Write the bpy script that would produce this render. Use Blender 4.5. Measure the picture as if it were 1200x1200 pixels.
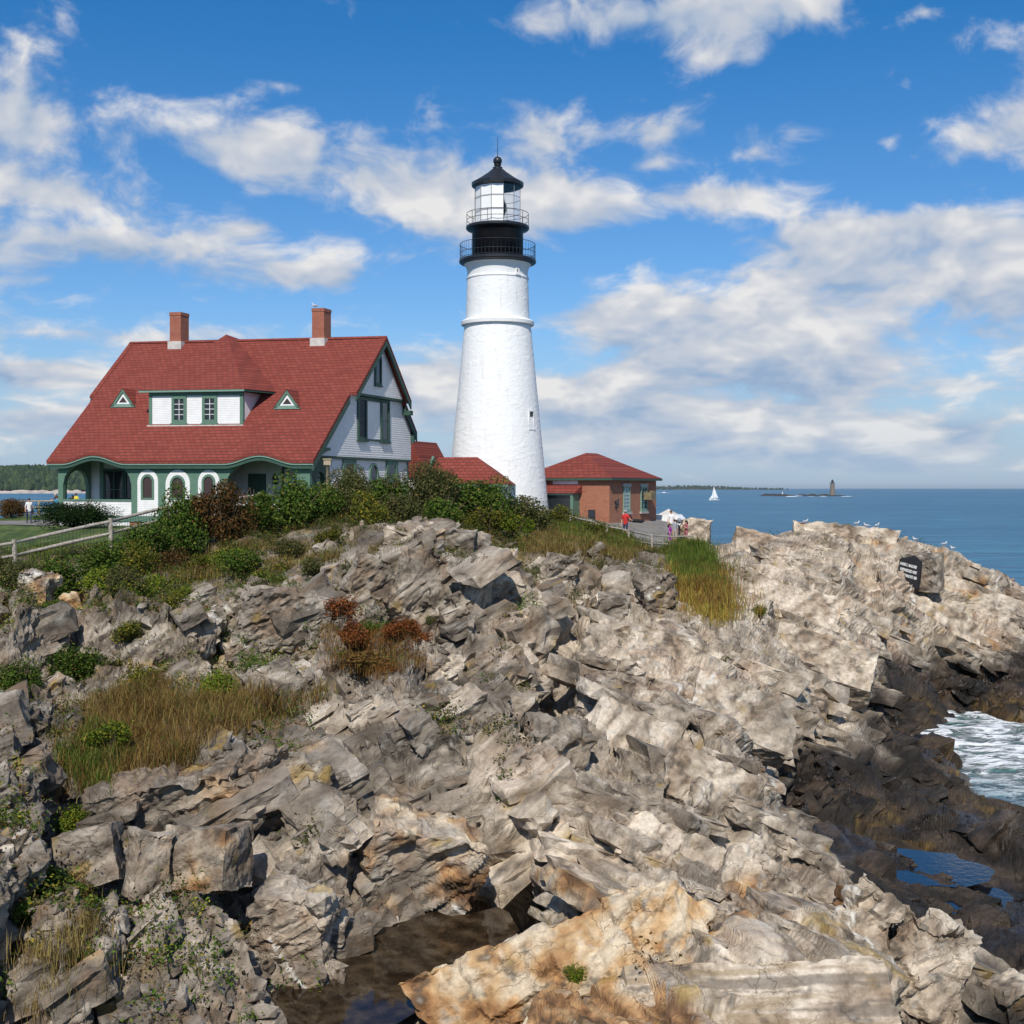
import bpy, bmesh, math, random
import numpy as np
from mathutils import Vector, Matrix, Euler
from math import radians, sin, cos, pi, sqrt, atan2

for o in list(bpy.data.objects):
    bpy.data.objects.remove(o)
SC = bpy.context.scene
COL = SC.collection

# ------------------------------------------------------------------ camera
CAMZ = 12.0            # eye height above the sea
FPX = 1500.0           # focal length in pixels of the 1200 px photograph
HV = 572.0             # horizon row
cam_d = bpy.data.cameras.new('camera')
cam = bpy.data.objects.new('camera', cam_d)
COL.objects.link(cam)
cam.location = (0, 0, CAMZ)
cam.rotation_euler = (radians(90), 0, 0)
cam_d.sensor_width = 36.0
cam_d.lens = 36.0 * FPX / 1200.0
cam_d.shift_y = (HV - 600) / 1200.0
cam_d.clip_start = 0.5
cam_d.clip_end = 60000
SC.camera = cam

# ------------------------------------------------------------------ light
SUN_AZ = 6.5      # degrees left of straight behind the camera
SUN_EL = 44.0
SUN_DIR = Vector((-sin(radians(SUN_AZ)) * cos(radians(SUN_EL)),
                  -cos(radians(SUN_AZ)) * cos(radians(SUN_EL)), sin(radians(SUN_EL))))
sl = bpy.data.lights.new('sun', 'SUN')
sl.energy = 4.3
sl.angle = radians(0.53)
sl.color = (1.0, 0.94, 0.86)
sun = bpy.data.objects.new('sun', sl)
COL.objects.link(sun)
sun.rotation_euler = SUN_DIR.to_track_quat('Z', 'Y').to_euler()
sun.location = (-20, -60, 80)

SC.view_settings.view_transform = 'Standard'
SC.view_settings.look = 'None'
SC.view_settings.exposure = 0.0
SC.view_settings.gamma = 1.0
SC.view_settings.use_curve_mapping = False
SC.cycles.max_bounces = 5
SC.cycles.diffuse_bounces = 2
SC.cycles.glossy_bounces = 2
SC.cycles.transmission_bounces = 3
SC.cycles.transparent_max_bounces = 8
SC.cycles.caustics_reflective = False
SC.cycles.caustics_refractive = False

# ------------------------------------------------------------------ node helper
class NT:
    def __init__(s, tree):
        s.t = tree; s.n = tree.nodes; s.l = tree.links
    def node(s, typ, **kw):
        n = s.n.new(typ)
        for k, v in kw.items():
            setattr(n, k, v)
        return n
    def put(s, sock, v):
        if isinstance(v, bpy.types.NodeSocket):
            s.l.new(v, sock)
        elif v is not None:
            if hasattr(sock.default_value, '__len__') and not hasattr(v, '__len__'):
                sock.default_value = [v] * len(sock.default_value)
            elif hasattr(sock.default_value, '__len__') and len(sock.default_value) == 4 and len(v) == 3:
                sock.default_value = (*v, 1)
            else:
                sock.default_value = v
    def m(s, op, a, b=None, c=None, clamp=False):
        n = s.node('ShaderNodeMath', operation=op, use_clamp=clamp)
        for i, x in enumerate((a, b, c)):
            if x is not None:
                s.put(n.inputs[i], x)
        return n.outputs[0]
    def vm(s, op, a, b=None):
        n = s.node('ShaderNodeVectorMath', operation=op)
        s.put(n.inputs[0], a)
        if b is not None:
            s.put(n.inputs[1], b)
        return n.outputs['Value' if op in ('LENGTH', 'DOT_PRODUCT', 'DISTANCE') else 'Vector']
    def xyz(s, x, y, z):
        n = s.node('ShaderNodeCombineXYZ')
        for i, v in enumerate((x, y, z)):
            s.put(n.inputs[i], v)
        return n.outputs[0]
    def sep(s, v):
        n = s.node('ShaderNodeSeparateXYZ'); s.put(n.inputs[0], v)
        return n.outputs[0], n.outputs[1], n.outputs[2]
    def mapping(s, v, scale=(1, 1, 1), rot=(0, 0, 0), loc=(0, 0, 0)):
        n = s.node('ShaderNodeMapping')
        s.put(n.inputs['Vector'], v)
        n.inputs['Scale'].default_value = scale
        n.inputs['Rotation'].default_value = rot
        n.inputs['Location'].default_value = loc
        return n.outputs[0]
    def noise(s, v, scale=1.0, detail=3.0, rough=0.55, dist=0.0, out='Fac'):
        n = s.node('ShaderNodeTexNoise')
        s.put(n.inputs['Vector'], v)
        s.put(n.inputs['Scale'], scale); s.put(n.inputs['Detail'], detail)
        s.put(n.inputs['Roughness'], rough); s.put(n.inputs['Distortion'], dist)
        return n.outputs[out]
    def voro(s, v, scale=1.0, feature='F1', out='Distance', rand=1.0):
        n = s.node('ShaderNodeTexVoronoi', feature=feature)
        s.put(n.inputs['Vector'], v); s.put(n.inputs['Scale'], scale)
        s.put(n.inputs['Randomness'], rand)
        return n.outputs[out]
    def mix(s, f, a, b, mode='MIX'):
        n = s.node('ShaderNodeMix', data_type='RGBA', blend_type=mode)
        s.put(n.inputs[0], f); s.put(n.inputs[6], a); s.put(n.inputs[7], b)
        return n.outputs[2]
    def fmix(s, f, a, b):
        n = s.node('ShaderNodeMix', data_type='FLOAT')
        s.put(n.inputs[0], f); s.put(n.inputs[2], a); s.put(n.inputs[3], b)
        return n.outputs[0]
    def ramp(s, f, stops, interp='LINEAR'):
        n = s.node('ShaderNodeValToRGB')
        s.put(n.inputs[0], f)
        cr = n.color_ramp; cr.interpolation = interp
        while len(cr.elements) < len(stops):
            cr.elements.new(0.5)
        for e, (p, c) in zip(cr.elements, stops):
            e.position = p
            e.color = (*c, 1) if hasattr(c, '__len__') else (c, c, c, 1)
        return n.outputs[0]
    def smooth(s, v, a, b, lo=0.0, hi=1.0):
        n = s.node('ShaderNodeMapRange', interpolation_type='SMOOTHSTEP')
        s.put(n.inputs[0], v); s.put(n.inputs[1], a); s.put(n.inputs[2], b)
        s.put(n.inputs[3], lo); s.put(n.inputs[4], hi)
        return n.outputs[0]
    def attr(s, name, out='Fac'):
        return s.node('ShaderNodeAttribute', attribute_name=name).outputs[out]
    def bump(s, h, strength=0.5, dist=0.05, normal=None):
        n = s.node('ShaderNodeBump')
        s.put(n.inputs['Height'], h); s.put(n.inputs['Strength'], strength)
        s.put(n.inputs['Distance'], dist)
        if normal is not None:
            s.put(n.inputs['Normal'], normal)
        return n.outputs[0]

# ------------------------------------------------------------------ world
w = bpy.data.worlds.new('World'); SC.world = w; w.use_nodes = True
N = NT(w.node_tree); N.n.clear()
out = N.node('ShaderNodeOutputWorld'); bg = N.node('ShaderNodeBackground')
SKY_STR = 0.10
bg.inputs[1].default_value = SKY_STR
sky = N.node('ShaderNodeTexSky', sky_type='NISHITA')
sky.sun_disc = False
sky.sun_elevation = radians(SUN_EL)
sky.sun_rotation = radians(180 + SUN_AZ)
sky.altitude = 0.0; sky.air_density = 1.0; sky.dust_density = 0.25; sky.ozone_density = 2.6
tc = N.node('ShaderNodeTexCoord').outputs['Generated']
dx, dy, dz = N.sep(tc)
hyp = N.m('SQRT', N.m('ADD', N.m('MULTIPLY', dx, dx), N.m('MULTIPLY', dy, dy)))
az = N.m('ARCTAN2', dx, dy)
el = N.m('MAXIMUM', N.m('DIVIDE', dz, N.m('MAXIMUM', hyp, 0.05)), 0.0)
lel = N.m('MULTIPLY', N.m('LOGARITHM', N.m('ADD', el, 0.12), math.e), 4.2)

def cloud_noise(de=0.0, da=0.0, detail=7.0):
    e2 = N.m('MAXIMUM', N.m('ADD', el, de), 0.0)
    l2 = N.m('MULTIPLY', N.m('LOGARITHM', N.m('ADD', e2, 0.14), math.e), 4.6)
    q = N.xyz(N.m('MULTIPLY', N.m('ADD', az, da), 8.5), l2, 3.7)
    warp = N.noise(q, 1.1, 2.0, 0.5, out='Color')
    q2 = N.vm('ADD', q, N.vm('MULTIPLY', N.vm('SUBTRACT', warp, (0.5, 0.5, 0.5)), (0.75, 0.5, 0.0)))
    return N.noise(q2, 1.35, detail, 0.58)

# where the cloud banks stand: (u, v, half-width, half-height, weight) in photograph pixels -> azimuth / elevation
blobs = [(760, 20, 170, 42, .46), (900, 5, 120, 50, .42), (850, 70, 90, 22, .22), (25, 135, 105, 70, .50), (300, 175, 140, 50, .30), (470, 205, 200, 66, .36), (640, 160, 70, 70, .30),
         (60, 225, 110, 24, .36), (130, 285, 230, 40, .42), (290, 265, 70, 22, .30), (360, 320, 150, 34, .42), (560, 250, 130, 46, .30), (680, 250, 110, 40, .36), (840, 230, 110, 24, .36),
         (775, 155, 62, 30, .42), (760, 195, 50, 18, .28), (930, 155, 85, 40, .30), (890, 180, 40, 20, .24), (1185, 150, 75, 50, .46), (1045, 165, 16, 14, .2),
         (1060, 265, 150, 34, .42), (1170, 300, 130, 60, .46), (1000, 325, 220, 56, .40), (1150, 390, 160, 46, .30), (720, 370, 130, 38, .50), (830, 400, 170, 60, .54), (960, 430, 100, 55, .44),
         (1100, 450, 160, 30, .22), (500, 450, 75, 55, .50), (690, 470, 120, 36, .50), (820, 490, 200, 30, .58), (1025, 510, 75, 20, .52), (700, 522, 180, 20, .54), (930, 530, 220, 20, .52), (1120, 505, 140, 30, .46), (1060, 548, 220, 12, .36), (800, 445, 200, 22, .2),
         (15, 437, 50, 20, .52), (90, 437, 60, 18, .46), (150, 395, 230, 24, .28), (60, 492, 190, 28, .50), (330, 100, 50, 14, .26), (250, 120, 30, 10, .10), (60, 330, 130, 40, .26),
         (1085, 14, 30, 14, .28), (540, 98, 26, 8, .12), (560, 420, 70, 26, .2)]
bias = 0.0
hsum = 0.0
azel = N.xyz(az, el, 0.0)
for (bu, bv, bw, bh, wt) in blobs:
    a0 = math.atan((bu - 600) / FPX); e0 = (HV - bv) / FPX * cos(a0)
    sx_, sy_ = FPX / bw / 1.75, FPX / bh / 1.75
    mp = N.mapping(azel, (sx_, sy_, 1), (0, 0, 0), (-a0 * sx_, -e0 * sy_, 0))
    gt = N.node('ShaderNodeTexGradient', gradient_type='QUADRATIC_SPHERE'); N.put(gt.inputs[0], mp)
    bias = N.m('MULTIPLY_ADD', gt.outputs['Fac'], wt * 1.2, bias)
    if wt >= .42:      # tops of the big heaps catch the sun, their bases do not
        hsum = N.m('MULTIPLY_ADD', N.m('MULTIPLY', gt.outputs['Fac'], wt), N.sep(mp)[1], hsum)
bias = N.m('MINIMUM', bias, 0.62)
# beyond the picture the same broken cloud goes on, driven by noise alone
absaz = N.m('ABSOLUTE', az)
outside = N.m('MAXIMUM', N.smooth(absaz, 0.40, 0.6), N.smooth(el, 0.40, 0.6))
bias = N.fmix(outside, bias, 0.16)
n0 = cloud_noise()
na = cloud_noise(0.0, 0.0, 3.5)
n1 = cloud_noise(0.024, -0.006, 3.0)
dens = N.m('ADD', N.m('MULTIPLY_ADD', N.m('SUBTRACT', n0, 0.5), 1.45, bias), -0.18)
alpha = N.smooth(dens, -0.085, 0.25)
alpha = N.m('MULTIPLY', alpha, N.smooth(el, -0.001, 0.04, 0.55, 0.97))
lit = N.m('MULTIPLY_ADD', N.m('SUBTRACT', na, n1), 2.0, 0.52)
lit = N.m('MULTIPLY_ADD', N.m('SUBTRACT', n0, 0.5), 0.45, lit)
lit = N.m('MULTIPLY_ADD', N.m('MAXIMUM', N.m('MINIMUM', hsum, 0.13), -0.12), 2.2, lit)
ccol = N.ramp(lit, [(0.10, (3.1, 4.3, 6.1)), (0.38, (4.7, 5.4, 6.6)), (0.64, (6.2, 6.45, 7.0)), (0.92, (8.3, 8.2, 8.1))])
ccol = N.mix(N.smooth(el, 0.0, 0.09, 0.35, 0.0), ccol, (4.8, 6.0, 7.4))
tint = N.ramp(N.m('MULTIPLY', el, 2.5), [(0.0, (.92, .94, 1.08)), (.25, (.60, .84, 1.12)), (.9, (.20, .72, 1.12))])
skyc = N.mix(1.0, sky.outputs[0], tint, 'MULTIPLY')
# pale air towards the horizon
veil = N.smooth(el, 0.0, 0.15, 0.8, 0.0)
skyc = N.mix(veil, skyc, (3.4, 4.9, 6.7))
fin = N.mix(alpha, skyc, ccol)
N.l.new(fin, bg.inputs[0]); N.l.new(bg.outputs[0], out.inputs[0])
w.cycles.sampling_method = 'MANUAL'
w.cycles.sample_map_resolution = 1024

# ------------------------------------------------------------------ scene helpers
def P(u, v, Y):
    """photograph pixel + distance -> point of the place"""
    return Vector(((u - 600) / FPX * Y, Y, CAMZ - (v - HV) / FPX * Y))

def tag(o, label=None, cat=None, group=None, kind=None):
    if label: o['label'] = label
    if cat: o['category'] = cat
    if group: o['group'] = group
    if kind: o['kind'] = kind
    return o

def link(name, me, parent=None, mats=None):
    o = bpy.data.objects.new(name, me)
    COL.objects.link(o)
    if parent is not None:
        o.parent = parent
    if mats is not None and me is not None:
        for m_ in (mats if isinstance(mats, (list, tuple)) else [mats]):
            me.materials.append(m_)
    return o

def empty(name, loc=(0, 0, 0), rz=0.0):
    o = bpy.data.objects.new(name, None)
    o.empty_display_size = 0.3
    COL.objects.link(o)
    o.location = loc; o.rotation_euler = (0, 0, rz)
    return o

def copy_tree(o, parent=None):
    c = o.copy(); COL.objects.link(c)
    if parent is not None:
        c.parent = parent
    for ch in list(o.children):
        copy_tree(ch, c)
    return c

class MB:
    """collects simple shapes into one mesh"""
    def __init__(s):
        s.v = []; s.f = []; s.mi = []
    def add(s, vs, fs, mi=0):
        b = len(s.v)
        s.v += [tuple(x) for x in vs]
        s.f += [tuple(b + i for i in f) for f in fs]
        s.mi += [mi] * len(fs)
        return s
    def box(s, x0, y0, z0, x1, y1, z1, mi=0):
        v = [(x0, y0, z0), (x1, y0, z0), (x1, y1, z0), (x0, y1, z0), (x0, y0, z1), (x1, y0, z1), (x1, y1, z1), (x0, y1, z1)]
        return s.add(v, [(3, 2, 1, 0), (4, 5, 6, 7), (0, 1, 5, 4), (1, 2, 6, 5), (2, 3, 7, 6), (3, 0, 4, 7)], mi)
    def prism(s, poly, d, mi=0):
        """poly: list of 3d points (planar), d: extrusion vector"""
        n = len(poly); d = Vector(d)
        a = [Vector(p) for p in poly]; b = [p + d for p in a]
        fs = [tuple(range(n))[::-1], tuple(range(n, 2 * n))]
        fs += [(i, (i + 1) % n, n + (i + 1) % n, n + i) for i in range(n)]
        return s.add(a + b, fs, mi)
    def tube(s, pts, r, n=8, mi=0, cap=True):
        pts = [Vector(p) for p in pts]
        rs = r if hasattr(r, '__len__') else [r] * len(pts)
        vs = []; fs = []
        for i, p in enumerate(pts):
            d = (pts[min(i + 1, len(pts) - 1)] - pts[max(i - 1, 0)]).normalized()
            ref = Vector((0, 0, 1)) if abs(d.z) < 0.9 else Vector((1, 0, 0))
            a = d.cross(ref).normalized(); b = d.cross(a).normalized()
            for k in range(n):
                t = 2 * pi * k / n
                vs.append(p + a * (cos(t) * rs[i]) + b * (sin(t) * rs[i]))
        for i in range(len(pts) - 1):
            for k in range(n):
                fs.append((i * n + k, i * n + (k + 1) % n, (i + 1) * n + (k + 1) % n, (i + 1) * n + k))
        if cap:
            fs.append(tuple(range(n))); fs.append(tuple(range((len(pts) - 1) * n, len(pts) * n))[::-1])
        return s.add(vs, fs, mi)
    def lathe(s, prof, n=32, c=(0, 0, 0), mi=0, capt=True, capb=True):
        vs = []; fs = []
        for (r, z) in prof:
            for k in range(n):
                t = 2 * pi * k / n
                vs.append((c[0] + r * cos(t), c[1] + r * sin(t), c[2] + z))
        for i in range(len(prof) - 1):
            for k in range(n):
                fs.append((i * n + k, i * n + (k + 1) % n, (i + 1) * n + (k + 1) % n, (i + 1) * n + k))
        if capb: fs.append(tuple(range(n))[::-1])
        if capt: fs.append(tuple(range((len(prof) - 1) * n, len(prof) * n)))
        return s.add(vs, fs, mi)
    def ball(s, c, r, n=12, m_=8, mi=0):
        rx, ry, rz = r if hasattr(r, '__len__') else (r, r, r)
        vs = [(c[0], c[1], c[2] - rz)]; fs = []
        for i in range(1, m_):
            ph = -pi / 2 + pi * i / m_
            for k in range(n):
                t = 2 * pi * k / n
                vs.append((c[0] + rx * cos(ph) * cos(t), c[1] + ry * cos(ph) * sin(t), c[2] + rz * sin(ph)))
        vs.append((c[0], c[1], c[2] + rz))
        for k in range(n):
            fs.append((0, 1 + (k + 1) % n, 1 + k))
        for i in range(m_ - 2):
            for k in range(n):
                a = 1 + i * n
                fs.append((a + k, a + (k + 1) % n, a + n + (k + 1) % n, a + n + k))
        a = 1 + (m_ - 2) * n
        for k in range(n):
            fs.append((a + k, a + (k + 1) % n, len(vs) - 1))
        return s.add(vs, fs, mi)
    def mesh(s, name, fn=None, smooth=False):
        me = bpy.data.meshes.new(name)
        vs = s.v if fn is None else [fn(v) for v in s.v]
        me.from_pydata(vs, [], s.f)
        if any(s.mi):
            me.polygons.foreach_set('material_index', s.mi)
        if smooth:
            me.polygons.foreach_set('use_smooth', [True] * len(me.polygons))
        me.update()
        return me
    def build(s, name, mats, parent=None, fn=None, smooth=False):
        return link(name, s.mesh(name, fn, smooth), parent, mats)

def fast_mesh(name, verts, faces, smooth=False):
    """numpy verts (n,3), faces (m,k)"""
    me = bpy.data.meshes.new(name)
    k = faces.shape[1]
    me.vertices.add(len(verts)); me.vertices.foreach_set('co', np.ascontiguousarray(verts, dtype=np.float32).ravel())
    me.loops.add(faces.size); me.loops.foreach_set('vertex_index', np.ascontiguousarray(faces, dtype=np.int32).ravel())
    me.polygons.add(len(faces))
    me.polygons.foreach_set('loop_start', np.arange(0, faces.size, k, dtype=np.int32))
    me.polygons.foreach_set('loop_total', np.full(len(faces), k, dtype=np.int32))
    me.polygons.foreach_set('use_smooth', np.full(len(faces), smooth, dtype=bool))
    me.update(calc_edges=True)
    return me

def fattr(me, name, arr):
    a = me.attributes.new(name, 'FLOAT', 'POINT')
    a.data.foreach_set('value', np.ascontiguousarray(arr, dtype=np.float32))

# ------------------------------------------------------------------ materials
def mat(name, col=(0.5, 0.5, 0.5), rough=0.8, metal=0.0, spec=0.3):
    m_ = bpy.data.materials.new(name); m_.use_nodes = True
    n = NT(m_.node_tree)
    b = n.n['Principled BSDF']
    b.inputs['Base Color'].default_value = (*col, 1)
    b.inputs['Roughness'].default_value = rough
    b.inputs['Metallic'].default_value = metal
    b.inputs['Specular IOR Level'].default_value = spec
    m_['k'] = 1
    return m_, n, b

def objco(n):
    return n.node('ShaderNodeTexCoord').outputs['Object']

def paint(name, col, var=0.12, rough=0.55, scale=3.0, spec=0.3, grime=None):
    """painted or weathered plain surface with a little unevenness"""
    m_, n, b = mat(name, col, rough, spec=spec)
    c = objco(n)
    f = n.noise(c, scale, 6, 0.62)
    col2 = n.mix(n.smooth(f, 0.3, 0.72), tuple(x * (1 - var) for x in col), tuple(min(1, x * (1 + var)) for x in col))
    if grime:
        st = n.noise(n.mapping(c, (5, 5, 0.5)), 2.0, 5, 0.65)
        col2 = n.mix(n.smooth(st, 0.55, 0.8, 0, 0.5), col2, grime)
    n.l.new(col2, b.inputs['Base Color'])
    n.l.new(n.bump(n.noise(c, scale * 6, 4), 0.15, 0.01), b.inputs['Normal'])
    return m_
# ------------------------------------------------------------------ numpy noise
def _h(ix, iy, iz, seed):
    h = (ix.astype(np.uint32) * np.uint32(374761393) + iy.astype(np.uint32) * np.uint32(668265263)
         + iz.astype(np.uint32) * np.uint32(2246822519) + np.uint32((seed * 3266489917) & 0xffffffff))
    h = (h ^ (h >> np.uint32(13))) * np.uint32(1274126177)
    return h ^ (h >> np.uint32(16))
def _r(h, k):
    g = (h ^ np.uint32((k * 0x9E3779B1) & 0xffffffff)) * np.uint32(2654435761)
    g = (g ^ (g >> np.uint32(15))) * np.uint32(2246822519)
    g = g ^ (g >> np.uint32(13))
    return (g & np.uint32(0xffffff)).astype(np.float32) / np.float32(16777216.0)

def worley(p, seed, jit=0.9):
    """3-d cells: nearest and second distance, cell hash, vector from the cell's seed"""
    n = len(p)
    D1 = np.empty(n, np.float32); D2 = np.empty(n, np.float32); H = np.empty(n, np.uint32); V = np.empty((n, 3), np.float32)
    CH = 60000
    for s in range(0, n, CH):
        q = p[s:s + CH].astype(np.float32)
        b = np.floor(q).astype(np.int32)
        m_ = len(q)
        d1 = np.full(m_, 1e9, np.float32); d2 = np.full(m_, 1e9, np.float32)
        hh = np.zeros(m_, np.uint32); vv = np.zeros((m_, 3), np.float32)
        for i in (-1, 0, 1):
            for j in (-1, 0, 1):
                for k in (-1, 0, 1):
                    cx = b[:, 0] + i; cy = b[:, 1] + j; cz = b[:, 2] + k
                    h = _h(cx, cy, cz, seed)
                    ex = q[:, 0] - cx - 0.5 - (_r(h, 1) - 0.5) * jit
                    ey = q[:, 1] - cy - 0.5 - (_r(h, 2) - 0.5) * jit
                    ez = q[:, 2] - cz - 0.5 - (_r(h, 3) - 0.5) * jit
                    d = ex * ex + ey * ey + ez * ez
                    near = d < d1
                    d2 = np.where(near, d1, np.minimum(d2, d))
                    d1 = np.where(near, d, d1)
                    hh = np.where(near, h, hh)
                    vv[near, 0] = ex[near]; vv[near, 1] = ey[near]; vv[near, 2] = ez[near]
        D1[s:s + CH] = np.sqrt(d1); D2[s:s + CH] = np.sqrt(d2); H[s:s + CH] = hh; V[s:s + CH] = vv
    return D1, D2, H, V

def vnoise(p, seed):
    q = p.astype(np.float32); b = np.floor(q); f = q - b; b = b.astype(np.int32)
    f = f * f * (3 - 2 * f)
    res = np.zeros(len(q), np.float32)
    for i in (0, 1):
        wx = f[:, 0] if i else 1 - f[:, 0]
        for j in (0, 1):
            wy = f[:, 1] if j else 1 - f[:, 1]
            for k in (0, 1):
                wz = f[:, 2] if k else 1 - f[:, 2]
                res += wx * wy * wz * _r(_h(b[:, 0] + i, b[:, 1] + j, b[:, 2] + k, seed), 5)
    return res * 2 - 1
def fbm(p, seed, octv=4, gain=0.5):
    r = np.zeros(len(p), np.float32); a = 1.0; s = 1.0
    for o in range(octv):
        r += a * vnoise(p * s + o * 17.3, seed + o); a *= gain; s *= 2.03
    return r

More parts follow.
